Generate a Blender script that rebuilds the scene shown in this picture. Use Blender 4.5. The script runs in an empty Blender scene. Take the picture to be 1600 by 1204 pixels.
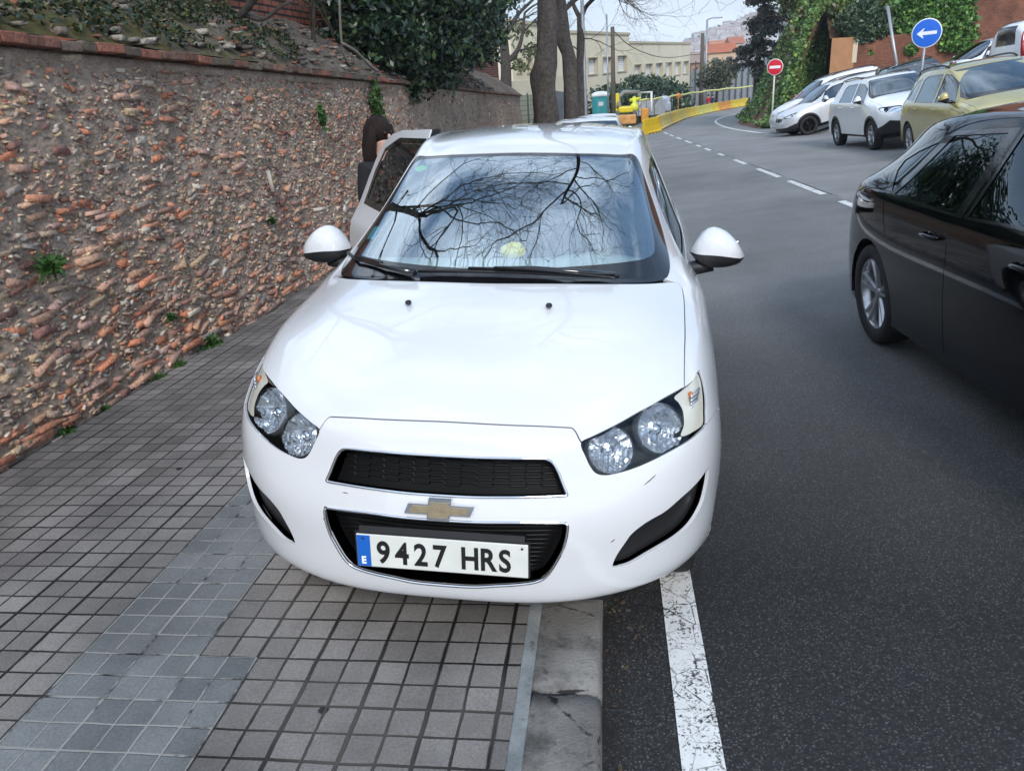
import bpy, bmesh, math, random
import numpy as np
from mathutils import Vector, Matrix, Euler
from mathutils.geometry import delaunay_2d_cdt
random.seed(7); rng = np.random.default_rng(7)
sc = bpy.context.scene; COL = sc.collection
R = math.radians
# ---------------------------------------------------------------- camera
cam = bpy.data.objects.new('camera', bpy.data.cameras.new('camera')); COL.objects.link(cam); sc.camera = cam
cam.data.sensor_width = 36; cam.data.lens = 27; cam.data.clip_start = .05; cam.data.clip_end = 6000
CZ = 1.6; F_ = 1200.; ROLL = R(4.0); PIT = math.atan((602-115)/F_*math.cos(ROLL)); YAW = R(7.850696647694678)
def tdir(x, y, z):                                  # camera axes (right, down, forward) to world
    cr, sr = math.cos(ROLL), math.sin(ROLL); x2 = cr*x-sr*y; y2 = sr*x+cr*y
    Y = z*math.cos(PIT)-y2*math.sin(PIT); Z = -(z*math.sin(PIT)+y2*math.cos(PIT))
    c, s = math.cos(YAW), math.sin(YAW)
    return Vector((c*x2-s*Y, s*x2+c*Y, Z))
ax, ay, az = tdir(1, 0, 0), -tdir(0, 1, 0), -tdir(0, 0, 1)
cam.matrix_world = Matrix(((ax.x, ay.x, az.x, 0), (ax.y, ay.y, az.y, 0), (ax.z, ay.z, az.z, CZ), (0, 0, 0, 1)))
def at(px, py, d):                                  # a surveyed point: picture position and distance along the view axis
    return tdir((px-800)/F_*d, (py-602)/F_*d, d)+Vector((0, 0, CZ))
# ---------------------------------------------------------------- world, sun, exposure
SUN_EL, SUN_AZ = R(38), R(163)
w = bpy.data.worlds.new('World'); sc.world = w; w.use_nodes = True
nt = w.node_tree; nt.nodes.clear()
def N(tree, t, **k):
    n = tree.nodes.new(t)
    for a, b in k.items(): setattr(n, a, b)
    return n
out = N(nt, 'ShaderNodeOutputWorld'); bg = N(nt, 'ShaderNodeBackground'); sky = N(nt, 'ShaderNodeTexSky', sky_type='NISHITA')
sky.sun_disc = False; sky.sun_elevation = SUN_EL; sky.sun_rotation = SUN_AZ; sky.air_density = 1.0; sky.dust_density = .6
tc = N(nt, 'ShaderNodeTexCoord'); mp = N(nt, 'ShaderNodeMapping'); mp.inputs['Scale'].default_value = (1, 1, 2.6); mp.inputs['Location'].default_value = (.35, .1, .2)
no = N(nt, 'ShaderNodeTexNoise'); no.inputs['Scale'].default_value = 1.7; no.inputs['Detail'].default_value = 7; no.inputs['Roughness'].default_value = .52
cr_ = N(nt, 'ShaderNodeValToRGB'); cr_.color_ramp.elements[0].position = .43; cr_.color_ramp.elements[1].position = .61
mx = N(nt, 'ShaderNodeMix', data_type='RGBA'); mx.inputs['B'].default_value = (1, 1, 1, 1)
gr = N(nt, 'ShaderNodeMix', data_type='RGBA'); gr.inputs['Factor'].default_value = .3; gr.inputs['B'].default_value = (5, 8, 12.5, 1)
L = nt.links.new
L(tc.outputs['Generated'], mp.inputs[0]); L(mp.outputs[0], no.inputs['Vector']); L(no.outputs['Fac'], cr_.inputs[0])
L(sky.outputs[0], gr.inputs['A']); L(gr.outputs['Result'], mx.inputs['A']); L(cr_.outputs[0], mx.inputs['Factor']); L(mx.outputs['Result'], bg.inputs[0]); L(bg.outputs[0], out.inputs[0])
sx_ = N(nt, 'ShaderNodeSeparateXYZ'); L(tc.outputs['Generated'], sx_.inputs[0])   # cloud cover: brighter overhead than near the horizon
cg = N(nt, 'ShaderNodeMapRange'); cg.inputs['From Max'].default_value = .8; cg.inputs['To Min'].default_value = 8.6; cg.inputs['To Max'].default_value = 15.; L(sx_.outputs[2], cg.inputs['Value'])
n2 = N(nt, 'ShaderNodeTexNoise'); n2.inputs['Scale'].default_value = 3.1; n2.inputs['Detail'].default_value = 6; L(mp.outputs[0], n2.inputs['Vector'])
c2 = N(nt, 'ShaderNodeMapRange'); c2.inputs['From Min'].default_value = .3; c2.inputs['From Max'].default_value = .7; c2.inputs['To Min'].default_value = .72; c2.inputs['To Max'].default_value = 1.25; L(n2.outputs['Fac'], c2.inputs['Value'])
m1 = N(nt, 'ShaderNodeMath', operation='MULTIPLY'); L(cg.outputs[0], m1.inputs[0]); L(c2.outputs[0], m1.inputs[1])
m2 = N(nt, 'ShaderNodeVectorMath', operation='SCALE'); m2.inputs[0].default_value = (.87, .975, 1.11); L(m1.outputs[0], m2.inputs['Scale']); L(m2.outputs[0], mx.inputs['B'])
bg.inputs[1].default_value = .085
sun = bpy.data.objects.new('sun', bpy.data.lights.new('sun', 'SUN')); COL.objects.link(sun)
sun.data.energy = 1.5; sun.data.angle = R(14); sun.data.color = (1, .96, .9)
sun.rotation_euler = (R(90)-SUN_EL, 0, math.pi-SUN_AZ)
sc.view_settings.view_transform = 'Standard'; sc.view_settings.look = 'None'; sc.view_settings.gamma = 1; sc.view_settings.exposure = .70
sc.render.engine = 'CYCLES'; sc.cycles.max_bounces = 8; sc.cycles.transparent_max_bounces = 12
# ---------------------------------------------------------------- car body surfaces (pure numpy)
def bs_basis(t, n):
    # uniform cubic B-spline on n points with end-point padding; returns indices and weights
    t = np.clip(np.asarray(t, float), 0, n-1-1e-9)
    i = np.floor(t).astype(int); f = t-i
    w = np.stack([(1-f)**3/6, (3*f**3-6*f**2+4)/6, (-3*f**3+3*f**2+3*f+1)/6, f**3/6], -1)
    return i, w
def pad(P):                                        # linear extrapolation so that the ends are met
    a = 2*P[:1]-P[1:2]; b = 2*P[-1:]-P[-2:-1]
    return np.concatenate([a, P, b], 0)
class Surf:
    """half car body: net[row v][column u] = (x, y, z), x >= 0, u = 0 on the centre plane"""
    def __init__(s, net, fit=.75, it=2):
        s.N = np.array(net, float); s.nv, s.nu = s.N.shape[:2]
        s.C = s.N.copy(); V, U = np.meshgrid(range(s.nv), range(s.nu), indexing='ij')
        for _ in range(it):
            s.build(); e = s.N-s.S(V.ravel(), U.ravel()).reshape(s.N.shape)
            s.C = s.C+fit*e
            s.C[:, 0, 0] = 0
        s.build()
    def build(s):
        P = pad(s.C)
        q = P.transpose(1, 0, 2)                    # columns
        m = q[1:2].copy(); m[..., 0] *= -1          # mirror across the centre plane
        e = 2*q[-1:]-q[-2:-1]
        s.P = np.concatenate([m, q, e], 0).transpose(1, 0, 2)
    def S(s, v, u):
        i, a = bs_basis(v, s.nv); j, b = bs_basis(u, s.nu)
        r = 0
        for k in range(4):
            for l in range(4):
                r = r+(a[..., k]*b[..., l])[..., None]*s.P[i+k, j+l]
        return r
    def nrm(s, v, u, h=2e-3):
        v = np.clip(v, h, s.nv-1-h); u0 = np.asarray(u, float)
        dv = s.S(v+h, u0)-s.S(v-h, u0)
        du = s.S(v, np.minimum(u0+h, s.nu-1))-s.S(v, np.maximum(u0-h, 0))
        n = np.cross(du, dv); n /= np.linalg.norm(n, axis=-1, keepdims=True)+1e-12
        n[..., 0] = np.where(u0 < 1e-6, 0, n[..., 0])
        return n
    def grid(s, k=8):
        if not hasattr(s, 'g'):
            v = np.linspace(0, s.nv-1, (s.nv-1)*k+1); u = np.linspace(0, s.nu-1, (s.nu-1)*k+1)
            V, U = np.meshgrid(v, u, indexing='ij'); V = V.ravel(); U = U.ravel()
            s.g = (V, U, s.S(V, U), s.nrm(V, U))
        return s.g
    def invert(s, fn, target, vis):
        """(v,u) of the visible surface point whose fn(point) is target; vis(point, normal) -> (mask, depth)"""
        V, U, P, N = s.grid(); m, dep = vis(P, N); Q = fn(P); out = []
        for t in target:
            d = np.linalg.norm(Q-t, axis=1); d = np.where(m, d, 1e9)
            k = np.argmin(d+1e-3*dep); v, u = V[k], U[k]
            for _ in range(12):
                h = 1e-3; p0 = fn(s.S(np.array([v]), np.array([u])))[0]
                v1 = v+h if v+h < s.nv-1 else v-h; u1 = u+h if u+h < s.nu-1 else u-h
                pv = (fn(s.S(np.array([v1]), np.array([u])))[0]-p0)/(v1-v); pu = (fn(s.S(np.array([v]), np.array([u1])))[0]-p0)/(u1-u)
                J = np.stack([pv, pu], 1); r = np.asarray(t)-p0
                st = np.linalg.solve(J.T@J+1e-9*np.trace(J.T@J)*np.eye(2)+1e-12*np.eye(2), J.T@r)
                st = np.clip(st, -.4, .4); v = min(max(v+st[0], 0), s.nv-1); u = min(max(u+st[1], 0), s.nu-1)
            out.append((v, u))
        return np.array(out)
    def front(s, pts): return s.invert(lambda P: P[:, [0, 2]], pts, lambda P, N: (N[:, 1] < .05, P[:, 1]))
    def side(s, pts): return s.invert(lambda P: P[:, [1, 2]], pts, lambda P, N: (N[:, 0] > .02, -P[:, 0]))
    def top(s, pts): return s.invert(lambda P: P[:, [0, 1]], pts, lambda P, N: (N[:, 2] > .02, -P[:, 2]))
    def back(s, pts): return s.invert(lambda P: P[:, [0, 2]], pts, lambda P, N: (N[:, 1] > -.05, -P[:, 1]))
# ---------------------------------------------------------------- materials
def mat(name, col, rough=.6, metal=0., coat=0., ns=0, na=.15, bump=0., bs=None, spec=None, alpha=None, vcol=False, emit=None, det=4):
    m = bpy.data.materials.new(name); m.use_nodes = True; t = m.node_tree; b = t.nodes['Principled BSDF']
    b.inputs['Base Color'].default_value = (*col, 1); b.inputs['Roughness'].default_value = rough; b.inputs['Metallic'].default_value = metal
    b.inputs['Coat Weight'].default_value = coat; b.inputs['Coat Roughness'].default_value = .03
    if spec is not None: b.inputs['Specular IOR Level'].default_value = spec
    if emit: b.inputs['Emission Color'].default_value = (*col, 1); b.inputs['Emission Strength'].default_value = emit
    tc = N(t, 'ShaderNodeTexCoord'); src = None
    if vcol:
        a = N(t, 'ShaderNodeAttribute'); a.attribute_name = 'Col'; src = a.outputs['Color']
    if ns:
        n = N(t, 'ShaderNodeTexNoise'); n.inputs['Scale'].default_value = ns; n.inputs['Detail'].default_value = det; t.links.new(tc.outputs['Object'], n.inputs['Vector'])
        r = N(t, 'ShaderNodeMapRange'); r.inputs['From Min'].default_value = .25; r.inputs['From Max'].default_value = .75
        r.inputs['To Min'].default_value = 1-na; r.inputs['To Max'].default_value = 1+na; t.links.new(n.outputs['Fac'], r.inputs['Value'])
        mu = N(t, 'ShaderNodeVectorMath', operation='MULTIPLY'); t.links.new(r.outputs[0], mu.inputs[1])
        if src: t.links.new(src, mu.inputs[0])
        else: mu.inputs[0].default_value = col
        src = mu.outputs[0]
    if src: t.links.new(src, b.inputs['Base Color'])
    if bump:
        n2 = N(t, 'ShaderNodeTexNoise'); n2.inputs['Scale'].default_value = bs or ns*3; n2.inputs['Detail'].default_value = 6; t.links.new(tc.outputs['Object'], n2.inputs['Vector'])
        bp = N(t, 'ShaderNodeBump'); bp.inputs['Strength'].default_value = bump; bp.inputs['Distance'].default_value = .02
        t.links.new(n2.outputs['Fac'], bp.inputs['Height']); t.links.new(bp.outputs[0], b.inputs['Normal'])
    return m
def glass(name, tint, refl=.12, rough=0., ior=1.5):  # a pane: see-through tint plus an angle dependent reflection
    m = bpy.data.materials.new(name); m.use_nodes = True; t = m.node_tree; t.nodes.clear()
    o = N(t, 'ShaderNodeOutputMaterial'); mx = N(t, 'ShaderNodeMixShader'); tr = N(t, 'ShaderNodeBsdfTransparent'); g = N(t, 'ShaderNodeBsdfGlossy')
    ge = N(t, 'ShaderNodeNewGeometry'); dt = N(t, 'ShaderNodeVectorMath', operation='DOT_PRODUCT'); t.links.new(ge.outputs['Normal'], dt.inputs[0]); t.links.new(ge.outputs['Incoming'], dt.inputs[1])
    def mm(op, a, b=None):
        n = N(t, 'ShaderNodeMath', operation=op)
        for i, x in enumerate((a, b)):
            if x is None: continue
            if hasattr(x, 'links'): t.links.new(x, n.inputs[i])
            else: n.inputs[i].default_value = x
        return n.outputs[0]
    r0 = ((ior-1)/(ior+1))**2; sch_ = mm('ADD', mm('MULTIPLY', mm('POWER', mm('SUBTRACT', 1.0, mm('ABSOLUTE', dt.outputs['Value'])), 5.0), 1-r0), r0); ma = N(t, 'ShaderNodeMath', operation='ADD', use_clamp=True); ma.inputs[1].default_value = refl
    tr.inputs[0].default_value = (*tint, 1); g.inputs['Roughness'].default_value = rough; g.inputs['Color'].default_value = (.82, .93, 1, 1)
    t.links.new(sch_, ma.inputs[0]); t.links.new(ma.outputs[0], mx.inputs[0]); t.links.new(tr.outputs[0], mx.inputs[1]); t.links.new(g.outputs[0], mx.inputs[2]); t.links.new(mx.outputs[0], o.inputs[0])
    return m
# ---------------------------------------------------------------- objects
def tag(o, label=None, cat=None, group=None, kind=None):
    if label: o['label'] = label
    if cat: o['category'] = cat
    if group: o['group'] = group
    if kind: o['kind'] = kind
    return o
def thing(name, label, cat, loc=(0, 0, 0), rot=(0, 0, 0), group=None, mw=None):
    o = bpy.data.objects.new(name, None); COL.objects.link(o); o.empty_display_size = .2
    if mw is not None: o.matrix_world = mw
    else: o.location = loc; o.rotation_euler = rot
    return tag(o, label, cat, group)
def mesh_obj(name, v, f, m, parent=None, smooth=False, col=None, normals=None):
    me = bpy.data.meshes.new(name)
    v = np.asarray(v, float).reshape(-1, 3)
    if isinstance(f, np.ndarray):
        n, k = f.shape; me.vertices.add(len(v)); me.vertices.foreach_set('co', v.ravel())
        me.loops.add(n*k); me.loops.foreach_set('vertex_index', f.ravel().astype(np.int32))
        me.polygons.add(n); me.polygons.foreach_set('loop_start', np.arange(0, n*k, k, dtype=np.int32)); me.polygons.foreach_set('loop_total', np.full(n, k, np.int32))
        me.update(calc_edges=True)
    else:
        me.from_pydata([tuple(p) for p in v], [], [tuple(p) for p in f]); me.update()
    if smooth: me.polygons.foreach_set('use_smooth', np.ones(len(me.polygons), bool))
    if col is not None:
        a = me.color_attributes.new('Col', 'FLOAT_COLOR', 'POINT'); c = np.ones((len(v), 4)); c[:, :3] = col; a.data.foreach_set('color', c.ravel())
    if normals is not None: me.normals_split_custom_set_from_vertices([tuple(p) for p in normals])
    me.materials.append(m)
    o = bpy.data.objects.new(name, me); COL.objects.link(o)
    if parent is not None: o.parent = parent
    return o
def bez(P, n):                                       # Catmull-Rom through points
    P = [Vector(p) for p in P]; P = [2*P[0]-P[1]]+P+[2*P[-1]-P[-2]]; r = []
    for i in range(1, len(P)-2):
        for k in range(n):
            t = k/n; a, b, c, d = P[i-1:i+3]
            r.append(.5*((2*b)+(c-a)*t+(2*a-5*b+4*c-d)*t*t+(3*b-a-3*c+d)*t**3))
    return r+[P[-2]]
class MB:
    """collects shapes for ONE mesh object"""
    def __init__(s): s.v = []; s.f = []; s.c = []; s.sm = []
    def add(s, v, f, c=None, smooth=False):
        b = len(s.v); s.v += [tuple(p) for p in v]; s.f += [tuple(i+b for i in q) for q in f]
        s.c += [c or (1, 1, 1)]*len(v); s.sm += [smooth]*len(f); return s
    def box(s, c, d, rot=None, bev=0, col=None):
        x, y, z = d[0]/2, d[1]/2, d[2]/2; c = Vector(c); M = (Euler(rot).to_matrix() if rot is not None and not isinstance(rot, Matrix) else rot) or Matrix.Identity(3)
        if bev:
            bm = bmesh.new(); bmesh.ops.create_cube(bm, size=1); bmesh.ops.scale(bm, vec=d, verts=bm.verts)
            bmesh.ops.bevel(bm, geom=bm.edges[:], offset=bev, segments=2, affect='EDGES', profile=.5); bm.verts.ensure_lookup_table()
            s.add([M@v.co+c for v in bm.verts], [[v.index for v in f.verts] for f in bm.faces], col, False); bm.free(); return s
        v = [M@Vector((i*x, j*y, k*z))+c for i in (-1, 1) for j in (-1, 1) for k in (-1, 1)]
        return s.add(v, [(0, 1, 3, 2), (4, 6, 7, 5), (0, 4, 5, 1), (2, 3, 7, 6), (0, 2, 6, 4), (1, 5, 7, 3)], col)
    def tube(s, path, r, seg=8, cap=True, col=None, closed=False):
        P = [Vector(p) for p in path]; n = len(P); rr = r if hasattr(r, '__len__') else [r]*n; v = []; f = []
        up = None
        for i, p in enumerate(P):
            t = (P[(i+1) % n]-P[i-1]) if closed else (P[min(i+1, n-1)]-P[max(i-1, 0)])
            if t.length < 1e-9: t = Vector((0, 0, 1))
            t.normalize()
            if up is None: up = t.orthogonal().normalized()
            up = (up-t*up.dot(t)); up = up.normalized() if up.length > 1e-6 else t.orthogonal().normalized(); w = t.cross(up)
            for k in range(seg):
                a = 2*math.pi*k/seg; v.append(p+(up*math.cos(a)+w*math.sin(a))*rr[i])
        for i in range(n if closed else n-1):
            for k in range(seg):
                a, b = i*seg+k, i*seg+(k+1) % seg; c = ((i+1) % n)*seg+k; d = ((i+1) % n)*seg+(k+1) % seg; f.append((a, b, d, c))
        if cap and not closed: f += [tuple(range(seg))[::-1], tuple((n-1)*seg+k for k in range(seg))]
        return s.add(v, f, col, True)
    def lathe(s, prof, c=(0, 0, 0), M=None, seg=32, col=None):   # prof: (r, h) round the local z axis
        M = M or Matrix.Identity(3); c = Vector(c); v = []; f = []; n = len(prof)
        for k in range(seg):
            a = 2*math.pi*k/seg
            v += [M@Vector((r*math.cos(a), r*math.sin(a), h))+c for r, h in prof]
        for k in range(seg):
            for i in range(n-1):
                a = k*n+i; b = ((k+1) % seg)*n+i; f.append((a, b, b+1, a+1))
        return s.add(v, f, col, True)
    def prism(s, poly, h, M=None, c=(0, 0, 0), col=None):        # poly in local xy, extruded along z
        M = M or Matrix.Identity(3); c = Vector(c); n = len(poly)
        v = [M@Vector((x, y, 0))+c for x, y in poly]+[M@Vector((x, y, h))+c for x, y in poly]
        return s.add(v, [tuple(range(n))[::-1], tuple(range(n, 2*n))]+[(i, (i+1) % n, n+(i+1) % n, n+i) for i in range(n)], col)
    def ball(s, c, r, seg=12, M=None, col=None):
        r = r if hasattr(r, '__len__') else (r, r, r); c = Vector(c); M = M or Matrix.Identity(3); v = []; f = []; h = seg//2
        for i in range(h+1):
            for k in range(seg):
                a, b = math.pi*i/h, 2*math.pi*k/seg; v.append(M@Vector((r[0]*math.sin(a)*math.cos(b), r[1]*math.sin(a)*math.sin(b), r[2]*math.cos(a)))+c)
        for i in range(h):
            for k in range(seg):
                a, b = i*seg+k, i*seg+(k+1) % seg; f.append((a, a+seg, b+seg, b))
        return s.add(v, f, col, True)
    def build(s, name, m, parent=None, vc=False):
        o = mesh_obj(name, s.v, s.f, m, parent, False, np.array(s.c) if vc else None)
        o.data.polygons.foreach_set('use_smooth', s.sm); return o
def text_mesh(name, txt, size, m, parent, M, sx=1., ext=.001, bold=0.):
    cu = bpy.data.curves.new(name, 'FONT'); cu.body = txt; cu.size = size; cu.extrude = ext; cu.align_x = 'LEFT'; cu.align_y = 'BOTTOM_BASELINE'; cu.offset = bold; cu.resolution_u = 6
    t = bpy.data.objects.new('tmp', cu); COL.objects.link(t); dg = bpy.context.evaluated_depsgraph_get(); dg.update()
    me = bpy.data.meshes.new_from_object(t.evaluated_get(dg)); bpy.data.objects.remove(t)
    me.transform(Matrix.Diagonal((sx, 1, 1, 1))); me.transform(M); me.materials.clear(); me.materials.append(m)
    o = bpy.data.objects.new(name, me); COL.objects.link(o); o.parent = parent; return o
# ---------------------------------------------------------------- the ground
def gz(x, y):
    y = np.asarray(y, float); x = np.asarray(x, float)
    w_ = np.clip((44-y)/14, 0, 1); yy = np.where(y < 80, y, 80+(y-80)*.3)
    return -.06-.048*yy+.10*np.clip(x-.3, 0, 3.2)+.05*np.clip(x-3.5, 0, 5)+.2*w_*np.clip(x-7, 0, 5)
def sw(y): return .02-.048*y                         # pavement level
def G(x, y): return float(sw(y)) if x < -.04 else float(gz(x, y))
# ---------------------------------------------------------------- foliage and bark
def leaves(name, P, size, m, parent=None, cols=((.05, .09, .03),), elong=1.6, up=.3, flat=0., seed=1, kind=None):
    r = np.random.default_rng(seed); n = len(P); P = np.asarray(P)
    a = r.normal(size=(n, 3)); a[:, 2] *= (1-flat); a /= np.linalg.norm(a, axis=1)[:, None]
    b = r.normal(size=(n, 3)); b[:, 2] += up; b -= (a*b).sum(1)[:, None]*a; b /= np.linalg.norm(b, axis=1)[:, None]
    s = size*r.uniform(.55, 1.3, n)[:, None]; c = np.cross(a, b)
    v = np.stack([P-a*s*elong/2, P+b*s/2+c*s*.12, P+a*s*elong/2, P-b*s/2+c*s*.12], 1).reshape(-1, 3)
    cc = np.asarray(cols)[r.integers(0, len(cols), n)]*r.uniform(.65, 1.35, (n, 1)); cc = np.repeat(cc, 4, 0)
    o = mesh_obj(name, v, np.arange(4*n).reshape(n, 4), m, parent, False, cc)
    if kind: o['kind'] = kind
    return o
def blobs(n, balls, seed=1, shell=.55, yscale=1):    # random points near the shells of lumpy balls
    r = np.random.default_rng(seed); wt = np.array([b[3]**2 for b in balls]); k = r.choice(len(balls), n, p=wt/wt.sum())
    B = np.array([b[:3] for b in balls])[k]; rad = np.array([b[3] for b in balls])[k]
    d = r.normal(size=(n, 3)); d /= np.linalg.norm(d, axis=1)[:, None]
    lump = 1+.22*np.sin(d[:, 0]*7+k)*np.sin(d[:, 1]*6+2*k)+.15*np.sin(d[:, 2]*11+k)
    return B+d*(rad*lump*r.uniform(shell, 1, n)**.7)[:, None]*np.array([1, yscale, .85])
def branch(mb, p, d, r, ln, depth, rs, seg=6, spread=.55, droop=0., minr=.004, kids=3, fine=None):
    """a limb with side limbs; fine (another MB) takes the thin twigs"""
    n = max(4, int(ln/.22) if ln < 3 else 12); P = [Vector(p)]; d = Vector(d).normalized(); rr = [r]
    if r < .035: n = int(n*1.5)
    jt = .16 if r > .04 else (.22 if r > .015 else .30)
    for i in range(n):
        d = (d+Vector((rs.gauss(0, jt), rs.gauss(0, jt), rs.gauss(0, jt*.8)-droop))).normalized(); P.append(P[-1]+d*ln/n); rr.append(max(r*(1-.62*(i+1)/n), minr*.6))
    t = fine if (fine is not None and r < .03) else mb
    t.tube(P, rr, max(3, seg if r > .03 else (4 if r > .012 else 3)), cap=False)
    if depth <= 0 or r < minr: return
    for k in range(kids+(1 if rs.random() < .5 else 0)):
        i = int(rs.uniform(.3, 1)*n); a = (P[i]-P[i-1]).normalized(); o = a.orthogonal().normalized(); o.rotate(Matrix.Rotation(rs.uniform(0, 6.28), 3, a))
        branch(mb, P[i], a+o*rs.uniform(spread*.6, spread*1.5), rr[i]*rs.uniform(.5, .72), ln*rs.uniform(.5, .78), depth-1, rs, seg, spread, droop, minr, kids, fine)
    branch(mb, P[-1], d, rr[-1], ln*.7, depth-1, rs, seg, spread, droop, minr, kids, fine)
HATCH = [
 [(0,.10,.19),(.2,.105,.19),(.38,.13,.195),(.55,.20,.20),(.67,.30,.20),(.75,.40,.20),(.79,.47,.20),(.81,.52,.2),(.82,.56,.19)],
 [(0,.035,.215),(.2,.04,.215),(.38,.065,.22),(.56,.13,.235),(.69,.24,.24),(.77,.34,.24),(.805,.42,.235),(.825,.48,.22),(.83,.53,.2)],
 [(0,.02,.34),(.2,.025,.34),(.38,.055,.345),(.57,.13,.36),(.71,.25,.37),(.79,.35,.37),(.825,.43,.34),(.84,.50,.28),(.84,.56,.2)],
 [(0,.015,.45),(.2,.02,.45),(.38,.055,.455),(.58,.13,.47),(.72,.25,.48),(.80,.36,.48),(.835,.46,.42),(.85,.54,.32),(.845,.60,.2)],
 [(0,.03,.525),(.2,.035,.53),(.38,.075,.535),(.59,.15,.55),(.73,.27,.56),(.81,.39,.56),(.845,.50,.49),(.86,.58,.36),(.85,.64,.2)],
 [(0,.06,.61),(.2,.065,.61),(.38,.105,.615),(.59,.18,.625),(.73,.29,.64),(.81,.42,.64),(.85,.54,.56),(.865,.63,.40),(.85,.68,.2)],
 [(0,.085,.69),(.2,.09,.69),(.38,.13,.695),(.58,.22,.70),(.72,.33,.71),(.80,.46,.71),(.85,.59,.62),(.867,.68,.43),(.85,.73,.2)],
 [(0,.13,.76),(.2,.14,.758),(.38,.18,.755),(.57,.28,.76),(.71,.40,.775),(.79,.53,.77),(.845,.66,.68),(.867,.75,.47),(.85,.79,.2)],
 [(0,.25,.84),(.2,.255,.838),(.38,.29,.83),(.56,.38,.825),(.70,.50,.835),(.785,.62,.82),(.845,.74,.72),(.867,.82,.49),(.85,.86,.2)],
 [(0,.45,.92),(.2,.455,.918),(.38,.48,.905),(.56,.54,.895),(.70,.63,.885),(.785,.74,.865),(.845,.86,.76),(.867,.92,.5),(.85,.95,.2)],
 [(0,.68,.985),(.2,.685,.985),(.38,.70,.975),(.56,.75,.955),(.69,.83,.93),(.785,.93,.90),(.845,1.02,.79),(.867,1.06,.5),(.85,1.08,.2)],
 [(0,.84,1.02),(.2,.85,1.02),(.38,.88,1.015),(.56,.94,1.0),(.68,1.04,.975),(.785,1.12,.93),(.845,1.18,.81),(.867,1.2,.5),(.85,1.2,.2)],
 [(0,.93,1.055),(.2,.94,1.055),(.38,.97,1.05),(.56,1.04,1.04),(.665,1.13,1.02),(.785,1.22,.955),(.845,1.28,.82),(.867,1.3,.5),(.85,1.3,.2)],
 [(0,1.32,1.265),(.2,1.33,1.265),(.38,1.36,1.255),(.53,1.41,1.235),(.60,1.48,1.20),(.775,1.5,.975),(.845,1.5,.84),(.867,1.5,.5),(.85,1.5,.2)],
 [(0,1.73,1.45),(.2,1.735,1.447),(.36,1.755,1.435),(.48,1.785,1.415),(.55,1.82,1.38),(.775,1.8,.99),(.845,1.8,.85),(.867,1.8,.5),(.85,1.8,.2)],
 [(0,2.1,1.50),(.2,2.1,1.497),(.38,2.1,1.485),(.50,2.1,1.462),(.57,2.1,1.41),(.775,2.1,1.0),(.845,2.1,.86),(.867,2.1,.5),(.85,2.1,.2)],
 [(0,2.7,1.505),(.2,2.7,1.502),(.38,2.7,1.49),(.50,2.7,1.465),(.575,2.7,1.41),(.775,2.7,1.01),(.845,2.7,.88),(.867,2.7,.52),(.85,2.7,.2)],
 [(0,3.3,1.47),(.2,3.3,1.467),(.36,3.3,1.455),(.48,3.3,1.43),(.55,3.3,1.37),(.765,3.2,1.02),(.845,3.2,.9),(.867,3.2,.54),(.85,3.2,.2)],
 [(0,3.72,1.41),(.2,3.71,1.407),(.34,3.69,1.395),(.44,3.66,1.37),(.51,3.62,1.31),(.72,3.55,1.03),(.825,3.5,.92),(.86,3.5,.56),(.845,3.5,.2)],
 [(0,3.88,1.20),(.2,3.87,1.20),(.36,3.84,1.19),(.48,3.80,1.17),(.58,3.75,1.13),(.70,3.72,1.0),(.80,3.68,.9),(.84,3.68,.56),(.83,3.68,.22)],
 [(0,3.97,.95),(.2,3.96,.95),(.38,3.94,.95),(.52,3.90,.94),(.62,3.86,.92),(.71,3.82,.87),(.78,3.78,.8),(.815,3.78,.5),(.81,3.78,.24)],
 [(0,4.03,.55),(.2,4.03,.55),(.38,4.0,.55),(.52,3.96,.55),(.62,3.92,.54),(.70,3.88,.52),(.76,3.84,.48),(.79,3.83,.38),(.79,3.83,.25)],
 [(0,4.0,.25),(.2,3.99,.25),(.38,3.97,.25),(.52,3.93,.25),(.62,3.89,.25),(.69,3.86,.25),(.74,3.84,.25),(.77,3.82,.25),(.78,3.81,.25)]]
# ---------------------------------------------------------------- car builder
SV, SU = .2, .12
def pip(P, poly):                                    # points in polygon
    x, y = P[:, 0], P[:, 1]; r = np.zeros(len(P), bool); q = np.asarray(poly); n = len(q)
    for i in range(n):
        x1, y1 = q[i]; x2, y2 = q[(i+1) % n]
        if y1 == y2: continue
        c = ((y1 > y) != (y2 > y)) & (x < (x2-x1)*(y-y1)/(y2-y1)+x1); r ^= c
    return r
def dens(poly, step=.12, closed=True):
    q = np.asarray(poly, float); n = len(q); o = []
    for i in range(n if closed else n-1):
        a, b = q[i], q[(i+1) % n]; k = max(1, int(np.ceil(np.linalg.norm(b-a)/step)))
        o += [a+(b-a)*t/k for t in range(k)]
    if not closed: o.append(q[-1])
    return np.array(o)
def smooth2(poly, n=4, closed=True):
    q = [np.asarray(p, float) for p in poly]; m = len(q); o = []
    for i in range(m if closed else m-1):
        if closed: a, b, c, d = q[i-1], q[i], q[(i+1) % m], q[(i+2) % m]
        else: a, b, c, d = q[max(i-1, 0)], q[i], q[i+1], q[min(i+2, m-1)]
        for k in range(n):
            t = k/n; o.append(.5*(2*b+(c-a)*t+(2*a-5*b+4*c-d)*t*t+(3*b-a-3*c+d)*t**3))
    if not closed: o.append(q[-1])
    return np.array(o)
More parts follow.
